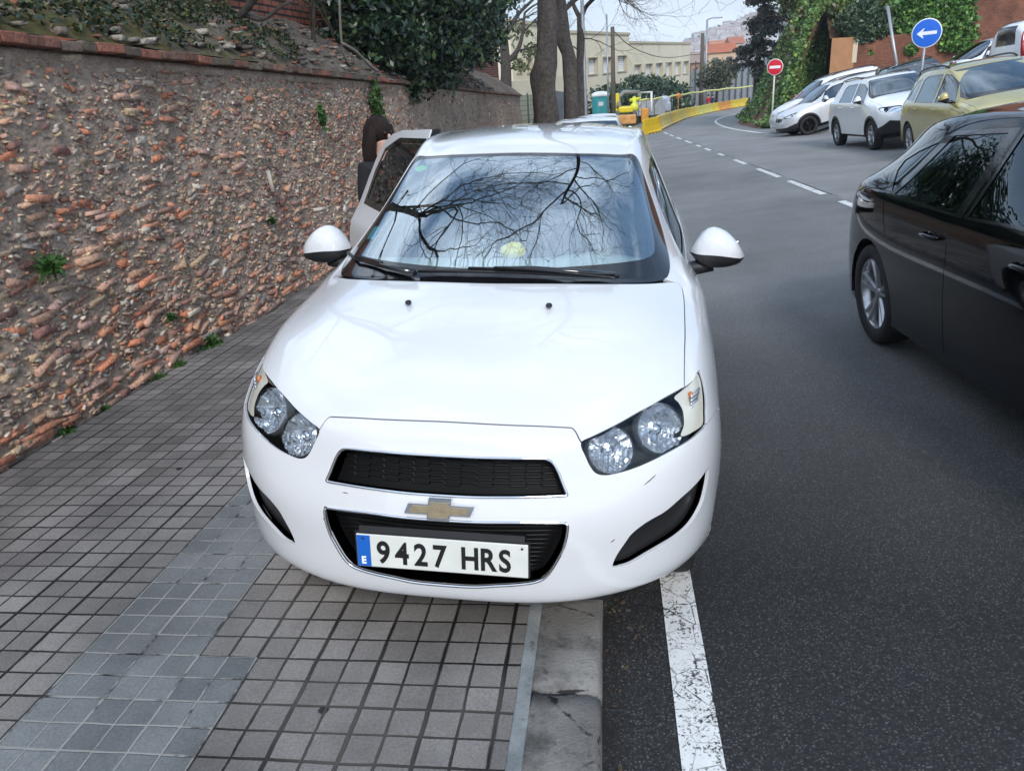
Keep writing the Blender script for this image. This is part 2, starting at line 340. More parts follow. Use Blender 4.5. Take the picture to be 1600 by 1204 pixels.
def strip(sf, path, w, ends=0):
    """a closed outline (v,u) round a line on the surface, w metres to each side"""
    p = np.asarray(path, float); v, u = p[:, 0], p[:, 1]; h = 1e-3
    P = sf.S(v, u); Pv = (sf.S(np.minimum(v+h, sf.nv-1), u)-sf.S(np.maximum(v-h, 0), u)); Pv /= (np.minimum(v+h, sf.nv-1)-np.maximum(v-h, 0))[:, None]
    Pu = (sf.S(v, np.minimum(u+h, sf.nu-1))-sf.S(v, np.maximum(u-h, 0))); Pu /= (np.minimum(u+h, sf.nu-1)-np.maximum(u-h, 0))[:, None]
    T = np.gradient(P, axis=0); n = np.cross(Pu, Pv); s = np.cross(n, T); s /= np.linalg.norm(s, axis=1)[:, None]+1e-12; d = []
    for i in range(len(p)):
        J = np.stack([Pv[i], Pu[i]], 1); d.append(np.linalg.lstsq(J, s[i]*w, rcond=None)[0])
    d = np.array(d); a = p+d; b = p-d
    a[:, 1] = np.maximum(a[:, 1], -.0); b[:, 1] = np.maximum(b[:, 1], -.0)
    return np.concatenate([a, b[::-1]])
def skin_car(sf, feats, mats, root, kv=8, ku=9, liner=True, detail=True):
    """cuts the body surface into panels. feats: (name, outline(v,u), dict(m, off, skirt, parent, only, part, cut, hole, xf))"""
    nv, nu = sf.nv-1, sf.nu-1
    g = [(v, u) for v in np.linspace(0, nv, nv*kv+1) for u in np.linspace(0, nu, nu*ku+1)]
    pts = list(g); edges = []
    for nm, poly, o in feats:
        q = np.clip(np.asarray(poly), 0, [nv, nu]); b = len(pts); n = len(q); pts += [tuple(x) for x in q]; edges += [(b+i, b+(i+1) % n) for i in range(n)]
    A = np.array(pts)
    out = delaunay_2d_cdt([Vector((a[0]*SV, a[1]*SU)) for a in A], edges, [], 0, 1e-5, False)
    V2 = np.array([(p.x/SV, p.y/SU) for p in out[0]]); T = np.array([f for f in out[2] if len(f) == 3])
    V2 = np.clip(V2, 0, [nv, nu]); cen = V2[T].mean(1); reg = np.full(len(T), -1)
    for i, (nm, poly, o) in enumerate(feats): reg[pip(cen, poly)] = i
    P = sf.S(V2[:, 0], V2[:, 1]); Nn = sf.nrm(V2[:, 0], V2[:, 1])
    # outward winding
    fn_ = np.cross(P[T[:, 1]]-P[T[:, 0]], P[T[:, 2]]-P[T[:, 0]]); flip = (fn_*Nn[T[:, 0]]).sum(1) < 0; T[flip] = T[flip][:, ::-1]
    parts = {}
    def emit(name, tri, o, parent):
        off = o.get('off', 0.); sk = o.get('skirt', .008 if off >= 0 else 0); wall = o.get('wall')
        ids, inv = np.unique(tri, return_inverse=True); t = inv.reshape(-1, 3); p = P[ids]+Nn[ids]*off; n = Nn[ids]; uu = V2[ids, 1]
        e = np.concatenate([t[:, [0, 1]], t[:, [1, 2]], t[:, [2, 0]]]); key = np.sort(e, 1); kk, idx, cnt = np.unique(key, axis=0, return_index=True, return_counts=True)
        be = e[idx[cnt == 1]]; be = be[~((uu[be[:, 0]] < 1e-5) & (uu[be[:, 1]] < 1e-5))]
        v = [p]; f = [t]; nn = [n]
        if o.get('solid'): sk = 0
        for d in ([-sk] if sk else [])+([wall-off] if wall is not None else []):
            a, b = be[:, 0], be[:, 1]; k = len(be); base = sum(len(x) for x in v)
            q = np.concatenate([p[a], p[b], p[b]+n[b]*d, p[a]+n[a]*d]); sd = np.cross(p[b]-p[a], n[a]); sd /= np.linalg.norm(sd, axis=1)[:, None]+1e-9
            if d > 0: sd = -sd
            i = np.arange(k); fa = np.stack([base+i, base+k+i, base+2*k+i, base+3*k+i], 1)
            if d < 0: fa = fa[:, ::-1]
            v.append(q); nn.append(np.concatenate([sd]*4)); f.append(np.concatenate([fa[:, [0, 1, 2]], fa[:, [0, 2, 3]]]))
        v = np.concatenate(v); f = np.concatenate(f); nn = np.concatenate(nn)
        cen_ = bool((uu < 1e-5).any())
        def mk(v, f, nn, nm):
            if o.get('xf') is not None: return None
            ob = mesh_obj(nm, v, f, o['m'] if not isinstance(o['m'], str) else mats[o['m']], parent, True, None, nn)
            if o.get('label'): ob['label'] = o['label']
            return ob
        mv = v*[-1, 1, 1]; mf = f[:, ::-1]; mn = nn*[-1, 1, 1]
        if cen_:
            z = np.arange(len(v)); c0 = np.zeros(len(v), bool); c0[:len(ids)] = uu < 1e-5
            v = v.copy(); v[:len(ids)][uu < 1e-5, 0] = 0
            mp_ = np.where(c0, z, np.cumsum(~c0)-1+len(v))
            return [mk(np.concatenate([v, mv[~c0]]), np.concatenate([f, mp_[mf]]), np.concatenate([nn, mn[~c0]]), name)]
        r = []
        if o.get('only') != 'left': r.append(mk(v, f, nn, name))
        if o.get('only') != 'right' and not o.get('noleft'): r.append(mk(mv, mf, mn, name))
        if o.get('raw'): o['raw_out'] = (mv, mf, mn)
        return r
    order = {}
    for i in sorted(set(reg)):
        nm, o = ('body', {'m': 'body', 'skirt': .011}) if i < 0 else (feats[i][0], feats[i][2])
        if o.get('cut') or o.get('hole'): continue
        tri = T[reg == i]
        if not len(tri): continue
        par = root
        if o.get('parent') and o['parent'] in parts:
            pp = parts[o['parent']]; par = pp
        if isinstance(par, list):
            if len(par) == 2 and not (V2[tri.ravel(), 1] < 1e-5).any():
                o1 = dict(o); o1['only'] = 'right'; o2 = dict(o); o2['only'] = 'left'
                r = emit(nm, tri, o1, par[0]) + emit(nm, tri, o2, par[1]); parts[nm] = r; continue
            par = par[0]
        parts.setdefault(nm, []); parts[nm] += emit(nm, tri, o, par)
    if liner:                                        # dark inner skin seen through the gaps
        no_ = [i for i, f in enumerate(feats) if f[2].get('hole') or f[2].get('noliner')]
        tri = T[~np.isin(reg, no_)]; ids, inv = np.unique(tri, return_inverse=True); t = inv.reshape(-1, 3); p = P[ids]-Nn[ids]*.012
        v = np.concatenate([p, p*[-1, 1, 1]]); f = np.concatenate([t, t[:, ::-1]+len(p)])
        mesh_obj('inner_shell', v, f, mats['dark'], root, True)
    return parts
def rim_tube(sf, poly, r, m, name, parent, off=.002, closed=True, mirror=False, center=False, seg=6):
    q = dens(poly, .08, closed); P = sf.S(q[:, 0], q[:, 1])+sf.nrm(q[:, 0], q[:, 1])*off
    if center:                                       # an open half outline joined with its mirror image
        P = np.concatenate([P, (P*[-1, 1, 1])[::-1]]); keep = [0]
        for i in range(1, len(P)):
            if np.linalg.norm(P[i]-P[keep[-1]]) > 2e-3: keep.append(i)
        P = P[keep]; closed = True
    res = []
    for s in ((1, -1) if mirror else (1,)):
        mb = MB(); mb.tube(P*[s, 1, 1], r, seg, closed=closed); res.append(mb.build(name, m, parent))
    return res
def wheel(root, x, y, z, r, w, mats, side, spokes=5, rimr=.7, style='twin', steer=0., cam=0):
    """side = +1: the outer face looks to +x"""
    M = Matrix.Rotation(steer, 3, 'Z')@Matrix(((0, 0, side), (0, 1, 0), (-side, 0, 0)))   # lathe z -> x
    e = bpy.data.objects.new('wheel', None); COL.objects.link(e); e.parent = root; e.location = (x, y, z); e.empty_display_size = .1
    rr = r*rimr; t = MB(); h = w/2
    t.lathe([(rr*.97, -h*.8), (rr*1.04, -h*.95), (r*.93, -h), (r*.985, -h*.82), (r, -h*.5), (r, h*.5), (r*.985, h*.82), (r*.93, h), (rr*1.06, h*.97), (rr*.99, h*.8)], M=M, seg=48); t.build('tyre', mats['tyre'], e)
    b = MB(); b.lathe([(rr*.99, h*.8), (rr*.97, h*.86), (rr*.93, h*.78), (rr*.9, h*.2), (rr*.88, -h*.8)], M=M, seg=48)
    b.lathe([(.0, h*.62), (rr*.16, h*.62), (rr*.19, h*.5), (rr*.2, h*.1)], M=M, seg=24)
    for k in range(spokes):
        a0 = 2*math.pi*k/spokes
        for da in ((-.0,) if style == 'five' else (-.16, .16)):
            a = a0+da; ca, sa = math.cos(a), math.sin(a); wd0, wd1 = (rr*.17, rr*.13) if style == 'five' else (rr*.075, rr*.06)
            c0 = a0+da*.5; p0 = (rr*.15*math.cos(c0), rr*.15*math.sin(c0)); p1 = (rr*.95*ca, rr*.95*sa); tx, ty = -sa, ca
            v = []
            for (px, py), wd, zt in ((p0, wd0, h*.55), (((p0[0]+p1[0])/2, (p0[1]+p1[1])/2), (wd0+wd1)/2, h*.66), (p1, wd1, h*.8)):
                for sx, dz in ((-1, -.012), (-.6, 0.004), (.6, .004), (1, -.012), (1, -.04), (-1, -.04)): v.append(M@Vector((px+tx*wd*sx, py+ty*wd*sx, zt+dz)))
            f = [(i*6+j, i*6+(j+1) % 6, i*6+6+(j+1) % 6, i*6+6+j) for i in (0, 1) for j in range(6)]
            b.add(v, f, None, False)
    b.build('rim', mats['rim'], e)
    d = MB(); d.lathe([(0, -h*.1), (rr*.62, -h*.1), (rr*.62, -h*.3)], M=M, seg=32); d.lathe([(0, -h*.75), (rr*.9, -h*.75)], M=M, seg=32); d.build('brake_disc', mats['dark'], e)
    return e
def arch(root, x0, x1, y, z, r, mats):               # black liner above a wheel
    mb = MB(); n = 20; v = []; f = []
    for i in range(n+1):
        a = math.pi*i/n*1.1-.05*math.pi
        for x in (x0, x1): v.append((x, y+r*math.cos(a), z+r*math.sin(a)))
    f = [(2*i, 2*i+1, 2*i+3, 2*i+2) for i in range(n)]; mb.add(v, f, None, True)
    k = len(v); mb.add([(x0, y, z-.1)]+[v[2*i] for i in range(n+1)], [(0, i+1, i+2) for i in range(n)]); mb.build('wheel_arch_liner', mats['dark'], root)
def warp(net, ym, zt, xs=1., belt=.95, zb=(.2, .95, 1.50), xroof=1.):
    """new proportions: ym = [(y_old, y_new)], zt = new heights of sill, belt and roof, xs = width scale"""
    n = np.array(net, float); Y = np.array(ym, float)
    n[..., 1] = np.interp(n[..., 1], Y[:, 0], Y[:, 1]); z = n[..., 2]; rowf = np.zeros(len(n)); rowf[12:] = 1
    n[..., 2] = np.interp(z, [0]+list(zb), [0]+list(zt)); n[..., 0] *= xs
    n[12:20, 1:5, 0] *= xroof
    return n
def seat(mb, x, y, z):
    mb.box((x, y, z), (.48, .5, .16), bev=.05); mb.box((x, y+.3, z+.33), (.46, .14, .62), rot=(-.3, 0, 0), bev=.06); mb.box((x, y+.42, z+.74), (.27, .1, .17), rot=(-.2, 0, 0), bev=.04)
def mirror_part(root, x, y, z, s, mats, L=.26, H=.16, arm=.09, two=True, lower='dark'):
    """door mirror: painted cap above a black base, an arm to the body. s = side"""
    def shell(top):
        v = []; f = []; na, nb = 16, 10
        for i in range(nb+1):
            t = i/nb                                  # from the inner end to the outer end
            ww = (1-abs(2*t-1.0)**2.6)**.5*.5 if 0 < t < 1 else 0.02; hh = H*(.55+.5*math.sin(math.pi*min(1, t*1.02)**.75))*max(ww*2, .12)
            dd = .115*max(ww*2, .1); cx_ = s*(t*L); czz = .012*math.sin(math.pi*t)+.02*(1-t)
            for k in range(na+1):
                a = math.pi*k/na if top else math.pi+math.pi*k/na
                c_, s_ = math.cos(a), math.sin(a); sg = np.sign(c_)*abs(c_)**.8
                v.append((x+cx_, y-dd*sg*.7-(dd*.3), z+czz+(hh*.62*abs(s_)**.85 if top else -hh*.36*abs(s_)**.7)))
        for i in range(nb):
            for k in range(na):
                a = i*(na+1)+k; q = (a, a+1, a+na+2, a+na+1); f.append(q if (s > 0) == top or True else q[::-1])
        return v, f
    e = bpy.data.objects.new('door_mirror', None); COL.objects.link(e); e.parent = root
    v, f = shell(True); MB().add(v, f, None, True).build('mirror_cap', mats['body'], e)
    v, f = shell(False); m = MB(); m.add(v, f, None, True); m.tube([(x-s*.10, y-.02, z-.09), (x-s*.03, y-.03, z-.055), (x+s*.04, y-.04, z-.04), (x+s*.10, y-.045, z-.035)], [.035, .032, .03, .02], 10)
    m.build('mirror_base', mats['dark'], e)
    g = MB(); g.box((x+s*L*.5, y+.012, z+.012), (L*.78, .006, H*.62), bev=.002); g.build('mirror_glass', mats['chrome'], e)
    return e
# ---------------------------------------------------------------- ground materials
def nodes_mat(name):
    m = bpy.data.materials.new(name); m.use_nodes = True; t = m.node_tree; return m, t, t.nodes['Principled BSDF']
class NT:
    """tiny expression helper on a node tree"""
    def __init__(s, t): s.t = t
    def m(s, op, a, b=None, c=None, clamp=False):
        n = N(s.t, 'ShaderNodeMath', operation=op, use_clamp=clamp)
        for i, x in enumerate((a, b, c)):
            if x is None: continue
            if hasattr(x, 'links'): s.t.links.new(x, n.inputs[i])
            else: n.inputs[i].default_value = x
        return n.outputs[0]
    def noise(s, vec, sc_, det=4, rough=.5, out='Fac', dist=0):
        n = N(s.t, 'ShaderNodeTexNoise'); n.inputs['Scale'].default_value = sc_; n.inputs['Detail'].default_value = det; n.inputs['Roughness'].default_value = rough; n.inputs['Distortion'].default_value = dist
        s.t.links.new(vec, n.inputs['Vector']); return n.outputs[out]
    def voro(s, vec, sc_, feat='F1', out='Distance', rnd=1):
        n = N(s.t, 'ShaderNodeTexVoronoi', feature=feat); n.inputs['Scale'].default_value = sc_; n.inputs['Randomness'].default_value = rnd; s.t.links.new(vec, n.inputs['Vector']); return n.outputs[out]
    def rng(s, v, a, b, c=0., d=1.):
        n = N(s.t, 'ShaderNodeMapRange'); n.inputs['From Min'].default_value = a; n.inputs['From Max'].default_value = b; n.inputs['To Min'].default_value = c; n.inputs['To Max'].default_value = d; s.t.links.new(v, n.inputs['Value']); return n.outputs[0]
    def mix(s, f, a, b):
        n = N(s.t, 'ShaderNodeMix', data_type='RGBA')
        for k, x in (('Factor', f), ('A', a), ('B', b)):
            if hasattr(x, 'links'): s.t.links.new(x, n.inputs[k])
            elif k == 'Factor': n.inputs[k].default_value = x
            else: n.inputs[k].default_value = (*x, 1)
        return n.outputs['Result']
    def bump(s, h, st, dist, bsdf):
        n = N(s.t, 'ShaderNodeBump'); n.inputs['Strength'].default_value = st; n.inputs['Distance'].default_value = dist; s.t.links.new(h, n.inputs['Height']); s.t.links.new(n.outputs[0], bsdf.inputs['Normal'])
def paving_mat():
    m, t, b = nodes_mat('paving tiles'); e = NT(t); tc = N(t, 'ShaderNodeTexCoord'); sp = N(t, 'ShaderNodeSeparateXYZ'); ob = tc.outputs['Object']; t.links.new(ob, sp.inputs[0])
    wob = e.m('MULTIPLY', e.m('SUBTRACT', e.noise(ob, 6, 3), .5), .010)
    x = e.m('ADD', e.m('ADD', sp.outputs[0], 10.13), wob); y = e.m('ADD', e.m('ADD', sp.outputs[1], 10.17), wob)
    X, Y = e.m('DIVIDE', x, .1), e.m('DIVIDE', y, .1)
    fx, fy = e.m('FRACT', X), e.m('FRACT', Y)
    dx = e.m('SUBTRACT', .5, e.m('ABSOLUTE', e.m('SUBTRACT', fx, .5))); dy = e.m('SUBTRACT', .5, e.m('ABSOLUTE', e.m('SUBTRACT', fy, .5)))
    # joints between whole 20 cm tiles are wider than the grooves inside them
    big = lambda V: e.m('SUBTRACT', 1.0, e.m('MINIMUM', 1.0, e.m('MULTIPLY', e.m('ABSOLUTE', e.m('SUBTRACT', e.m('FRACT', e.m('DIVIDE', V, 2.0)), .5)), 2.0)))
    bx = e.m('SUBTRACT', .5, e.m('ABSOLUTE', e.m('SUBTRACT', e.m('FRACT', e.m('DIVIDE', X, 2.0)), .5)))   # 0 at a tile joint (in units of 20 cm)
    by = e.m('SUBTRACT', .5, e.m('ABSOLUTE', e.m('SUBTRACT', e.m('FRACT', e.m('DIVIDE', Y, 2.0)), .5)))
    wn = e.noise(ob, 2.3, 4)
    jx = e.m('ADD', e.rng(e.m('ADD', dx, e.m('MULTIPLY', e.m('ADD', e.noise(ob, 60, 3), e.noise(ob, 11, 2)), .035)), .060, .082, 1, 0), e.m('MULTIPLY', e.rng(bx, .028, .038, 1, 0), e.rng(wn, .36, .56)), clamp=True)
    jy = e.m('ADD', e.rng(e.m('ADD', dy, e.m('MULTIPLY', e.noise(ob, 50, 3), .03)), .04, .06, 1, 0), e.m('MULTIPLY', e.rng(by, .020, .030, 1, 0), e.rng(wn, .42, .62)), clamp=True)
    j = e.m('MAXIMUM', jx, jy)
    cell = N(t, 'ShaderNodeCombineXYZ'); t.links.new(e.m('FLOOR', X), cell.inputs[0]); t.links.new(e.m('FLOOR', Y), cell.inputs[1])
    cell2 = N(t, 'ShaderNodeCombineXYZ'); t.links.new(e.m('FLOOR', e.m('DIVIDE', X, 2.0)), cell2.inputs[0]); t.links.new(e.m('FLOOR', e.m('DIVIDE', Y, 2.0)), cell2.inputs[1])
    w1 = N(t, 'ShaderNodeTexWhiteNoise', noise_dimensions='2D'); t.links.new(cell.outputs[0], w1.inputs['Vector']); w2 = N(t, 'ShaderNodeTexWhiteNoise', noise_dimensions='2D'); t.links.new(cell2.outputs[0], w2.inputs['Vector'])
    v = e.m('ADD', e.m('MULTIPLY', w1.outputs[0], .42), e.m('MULTIPLY', w2.outputs[0], .50))
    band = e.m('MULTIPLY', e.m('GREATER_THAN', sp.outputs[0], BAND[0]), e.m('LESS_THAN', sp.outputs[0], BAND[1]))
    band = e.m('MAXIMUM', band, e.m('MULTIPLY', e.m('MULTIPLY', e.m('GREATER_THAN', sp.outputs[0], BAND[1]-.01), e.m('LESS_THAN', sp.outputs[0], BAND[1]+.2)), e.m('MULTIPLY', e.m("LESS_THAN", sp.outputs[1], 1.83), 1.0)))
    c1 = e.mix(v, (.158, .147, .138), (.315, .294, .278)); c2 = e.mix(v, (.135, .146, .150), (.25, .262, .262))
    c = e.mix(band, c1, c2)
    stain = e.rng(e.noise(ob, 1.1, 5, .6), .35, .7, .55, 1.3); c_ = N(t, 'ShaderNodeVectorMath', operation='SCALE'); t.links.new(c, c_.inputs[0]); t.links.new(e.m('MULTIPLY', stain, e.rng(e.noise(ob, 140, 3, .7), .3, .7, .74, 1.28)), c_.inputs['Scale'])
    spots = e.rng(e.voro(ob, 3.1), .045, .06, 1, 0); c3 = e.mix(e.m('MULTIPLY', spots, e.m('GREATER_THAN', e.noise(ob, 2.1, 1), .52)), c_.outputs[0], (.018, .017, .017))
    jc = e.mix(e.m('MULTIPLY', band, e.rng(e.noise(ob, 5, 4, .7), .36, .46)), e.mix(e.rng(e.noise(ob, 1.6, 3), .45, .6), (.010, .009, .008), (.065, .060, .052)), (.30, .30, .28))
    scr = e.rng(e.noise(ob, 40, 5, .8), .62, .75); c4 = e.mix(e.m('MULTIPLY', scr, .35), c3, (.24, .23, .215))
    t.links.new(e.mix(j, c4, jc), b.inputs['Base Color']); b.inputs['Roughness'].default_value = .62; b.inputs['Specular IOR Level'].default_value = .45
    h = e.m('ADD', e.m('MULTIPLY', j, -1.0), e.m('ADD', e.m('MULTIPLY', e.noise(ob, 180, 3, .7), .22), e.m('MULTIPLY', v, .25))); e.bump(h, .9, .005, b)
    return m
BAND = (-1.73, -1.33)
def asphalt_mat(name='asphalt', old=False):
    m, t, b = nodes_mat(name); e = NT(t); tc = N(t, 'ShaderNodeTexCoord'); ob = tc.outputs['Object']; sp = N(t, 'ShaderNodeSeparateXYZ'); t.links.new(ob, sp.inputs[0])
    vor = N(t, 'ShaderNodeTexVoronoi'); vor.inputs['Scale'].default_value = 120; t.links.new(ob, vor.inputs['Vector'])
    bw = N(t, 'ShaderNodeRGBToBW'); t.links.new(vor.outputs['Color'], bw.inputs[0]); st = bw.outputs[0]
    vor2 = N(t, 'ShaderNodeTexVoronoi'); vor2.inputs['Scale'].default_value = 190; t.links.new(ob, vor2.inputs['Vector']); bw2 = N(t, 'ShaderNodeRGBToBW'); t.links.new(vor2.outputs['Color'], bw2.inputs[0])
    g = e.m('ADD', e.m('MULTIPLY', e.rng(st, .25, .8, 0, 1), .6), e.m('MULTIPLY', bw2.outputs[0], .4))
    ed = e.rng(vor.outputs['Distance'], .25, .6, 1, .35); g = e.m('MULTIPLY', g, ed); g = e.m('ADD', e.m('MULTIPLY', g, .45), e.m('MULTIPLY', e.rng(e.m('MULTIPLY', bw2.outputs[0], ed), .58, .66), 1.5)); g = e.m('MULTIPLY', g, e.rng(e.noise(ob, 200, 4, .8), .35, .62, .45, 1.45))
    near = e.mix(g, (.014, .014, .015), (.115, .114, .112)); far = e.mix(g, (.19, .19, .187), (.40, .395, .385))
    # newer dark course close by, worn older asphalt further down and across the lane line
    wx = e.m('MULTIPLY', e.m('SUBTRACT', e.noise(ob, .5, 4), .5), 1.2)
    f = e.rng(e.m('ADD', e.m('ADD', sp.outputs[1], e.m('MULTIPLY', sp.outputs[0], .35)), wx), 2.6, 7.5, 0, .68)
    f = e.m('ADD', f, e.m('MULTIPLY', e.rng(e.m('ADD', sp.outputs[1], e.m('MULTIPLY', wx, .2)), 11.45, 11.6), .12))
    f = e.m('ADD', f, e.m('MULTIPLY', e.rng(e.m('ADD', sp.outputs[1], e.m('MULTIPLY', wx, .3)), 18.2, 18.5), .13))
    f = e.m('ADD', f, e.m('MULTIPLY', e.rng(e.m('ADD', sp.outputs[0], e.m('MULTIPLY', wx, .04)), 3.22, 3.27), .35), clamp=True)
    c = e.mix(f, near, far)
    stn = e.rng(e.noise(ob, .8, 5, .6), .3, .7, .78, 1.18); c_ = N(t, 'ShaderNodeVectorMath', operation='SCALE'); t.links.new(c, c_.inputs[0]); t.links.new(stn, c_.inputs['Scale'])
    dirt = e.m('MULTIPLY', e.rng(e.m('ADD', sp.outputs[0], e.m('MULTIPLY', e.noise(ob, 7, 4), .18)), .0, .14, 1, 0), e.rng(e.noise(ob, 14, 4), .35, .6, .4, 1)); c5 = e.mix(dirt, c_.outputs[0], (.014, .011, .009))
    ck = e.m('MULTIPLY', e.rng(e.m('ABSOLUTE', e.m('ADD', e.m('SUBTRACT', sp.outputs[0], 3.262), e.m('MULTIPLY', e.m('SUBTRACT', e.noise(ob, 2.6, 5, .7), .5), .09))), .006, .018, 1, 0), e.rng(e.noise(ob, .9, 3), .40, .52)); c5 = e.mix(ck, c5, (.018, .018, .018))
    t.links.new(c5, b.inputs['Base Color']); b.inputs['Roughness'].default_value = .7; b.inputs['Specular IOR Level'].default_value = .4
    e.bump(e.m('ADD', e.m('MULTIPLY', vor.outputs['Distance'], -.6), e.m('ADD', e.m('MULTIPLY', bw2.outputs[0], .5), e.noise(ob, 260, 4, .8))), .7, .004, b); return m
def line_mat():
    m, t, b = nodes_mat('road paint'); e = NT(t); tc = N(t, 'ShaderNodeTexCoord'); ob = tc.outputs['Object']
    n1 = e.noise(ob, 90, 5, .75); crk = e.rng(e.m('ADD', e.voro(ob, 11, 'DISTANCE_TO_EDGE'), e.m('MULTIPLY', e.m('SUBTRACT', e.noise(ob, 30, 4), .5), .12)), .0, .022, 1, 0)
    crk = e.m('MULTIPLY', crk, e.rng(e.noise(ob, 3, 3), .38, .55))
    wear = e.m('MAXIMUM', e.rng(e.m('ADD', n1, e.m('MULTIPLY', e.noise(ob, 12, 3), .35)), .74, .80), crk)
    t.links.new(e.mix(wear, e.mix(e.noise(ob, 20, 3), (.60, .60, .58), (.86, .86, .84)), (.035, .034, .033)), b.inputs['Base Color']); b.inputs['Roughness'].default_value = .6
    e.bump(e.m('MULTIPLY', wear, -1.0), .8, .004, b); return m
def conc_mat(name, a, b_, sc_=6, bump=.5):
    m, t, b = nodes_mat(name); e = NT(t); tc = N(t, 'ShaderNodeTexCoord'); ob = tc.outputs['Object']
    c = e.mix(e.rng(e.noise(ob, sc_, 6, .65), .34, .66), a, b_); c = e.mix(e.rng(e.noise(ob, sc_*22, 4, .7), .58, .7, 0, .6), c, (.03, .029, .028)); c = e.mix(e.rng(e.noise(ob, sc_*2.3, 5, .7), .60, .68, 0, .7), c, (.05, .047, .044))
    if bump > .9:                                    # cracks and black stains of old kerb stones
        crk = e.m('MULTIPLY', e.rng(e.m('ADD', e.voro(ob, 3.3, 'DISTANCE_TO_EDGE'), e.m('MULTIPLY', e.m('SUBTRACT', e.noise(ob, 12, 5, .7), .5), .16)), .0, .014, 1, 0), e.rng(e.noise(ob, 2.2, 3), .42, .5)); c = e.mix(crk, c, (.02, .018, .017)); c = e.mix(e.rng(e.noise(ob, 4.5, 7, .75), .52, .66, 0, .75), c, (.06, .055, .05))
    t.links.new(c, b.inputs['Base Color']); b.inputs['Roughness'].default_value = .7; e.bump(e.noise(ob, sc_*14, 6, .7), bump, .008, b); return m
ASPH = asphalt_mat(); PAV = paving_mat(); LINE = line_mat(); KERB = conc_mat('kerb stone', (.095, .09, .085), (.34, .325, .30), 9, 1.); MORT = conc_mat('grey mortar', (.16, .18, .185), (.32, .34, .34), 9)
SOIL = mat('red soil', (.17, .085, .048), .95, ns=5, na=.5, bump=.8, bs=18); GRND = mat('rough ground', (.14, .12, .09), .95, ns=1.2, na=.4, bump=.5, bs=8)
# ---------------------------------------------------------------- ground sheets
def sheet(name, xs, ys, zf, m, smooth=True, kind='structure', parent=None):
    X, Y = np.meshgrid(xs, ys, indexing='ij'); Z = zf(X, Y); v = np.stack([X, Y, Z], -1).reshape(-1, 3); ny = len(ys)
    i, j = np.meshgrid(np.arange(len(xs)-1), np.arange(ny-1), indexing='ij'); a = (i*ny+j).ravel(); f = np.stack([a, a+ny, a+ny+1, a+1], 1)
    o = mesh_obj(name, v, f, m, parent, smooth)
    if kind: o['kind'] = kind
    return o
ys = np.concatenate([np.arange(-12, 60, .5), np.arange(60, 130, 2)])
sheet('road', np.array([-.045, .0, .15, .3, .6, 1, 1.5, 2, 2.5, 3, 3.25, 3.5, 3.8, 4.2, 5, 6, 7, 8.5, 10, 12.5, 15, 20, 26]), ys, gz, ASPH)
sheet('ground', np.array([-1500., -600, -200, -80, -40, -12, -3.3, 0, 6, 14, 27, 60, 200, 600, 1500]), np.array([-300., -100, -40, -12, 0, 20, 40, 60, 80, 110, 160, 300, 700, 1600, 3000]),
      lambda X, Y: np.where(Y < 80, -.3-.048*Y, -4.3-.0125*(Y-80))-.12*np.clip(X/30, 0, 1)*0-.5*(np.abs(X) < 26), GRND)
yw = np.concatenate([np.arange(-12, 46, .5)])
sheet('pavement', np.array([-3.4, -2.6, -1.8, -1.0, -.285]), yw, lambda X, Y: sw(Y)+0*X, PAV)
sheet('pavement_edging', np.array([-.285, -.243]), yw, lambda X, Y: sw(Y)-.003+0*X, MORT)
# kerb: stones about a metre long with worn arrises
mb = MB(); y = -12.0; r_ = random.Random(4)
prof = [(-.243, -.004), (-.236, .0), (-.15, .001), (-.075, 0), (-.052, -.006), (-.043, -.018), (-.040, -.05), (-.0395, -.16)]
while y < 46:
    L_ = 1.0 if y > 3 or y < 0 else (.86 if y < 1 else 1.05); n = max(2, int(L_/.08)); v = []; f = []
    for i in range(n+1):
        yy = y+.004+(L_-.008)*i/n; endr = .006 if i in (0, n) else 0
        for k, (px_, pz) in enumerate(prof): v.append((px_+(r_.gauss(0, .0015) if 0 < k < 7 else 0), yy, sw(yy)+pz-endr*(k < 6)+r_.gauss(0, .0012)))
    K = len(prof); f = [(i*K+k, i*K+k+1, (i+1)*K+k+1, (i+1)*K+k) for i in range(n) for k in range(K-1)]; f += [tuple(range(K))[::-1], tuple(n*K+k for k in range(K))]
    mb.add(v, f, None, True); y += L_
tag(mb.build('kerb', KERB), kind='structure')
def line(name, poly_l, poly_r, dz=.004):
    n = len(poly_l); v = [(x, y, float(gz(x, y))+dz) for x, y in poly_l]+[(x, y, float(gz(x, y))+dz) for x, y in poly_r]
    return tag(mesh_obj(name, v, [(i, n+i, n+i+1, i+1) for i in range(n-1)], LINE), kind='structure')
def roadline(path, w, name='road_line'):
    P = [Vector(p) for p in path]; l = []; r = []
    for i, p in enumerate(P):
        d = (P[min(i+1, len(P)-1)]-P[max(i-1, 0)]).normalized(); q = Vector((-d.y, d.x)); l.append(p+q*w/2); r.append(p-q*w/2)
    return line(name, [tuple(a) for a in l], [tuple(a) for a in r])
roadline([(.228, y) for y in np.arange(-3, 44, .25)], .115, 'edge_line')
for a, b_ in ((1.5, 3.6), (4.6, 6.8), (7.9, 11.1), (12.0, 14.27), (15.08, 17.23), (18.73, 20.35), (22.2, 23.3), (25.0, 26.4), (27.6, 28.8), (30.5, 33.0), (34.5, 37.0), (38.5, 41), (42, 45), (47, 50)):
    roadline([(3.18, y) for y in np.linspace(a, b_, 8)], .10, 'lane_dash')
isl = [(6.1, 31.2), (5.94, 34.2), (6.05, 41.5), (6.5, 48.0), (6.95, 52.5), (7.5, 56.5), (8.4, 61), (9.81, 67.85), (12.4, 78.4)]
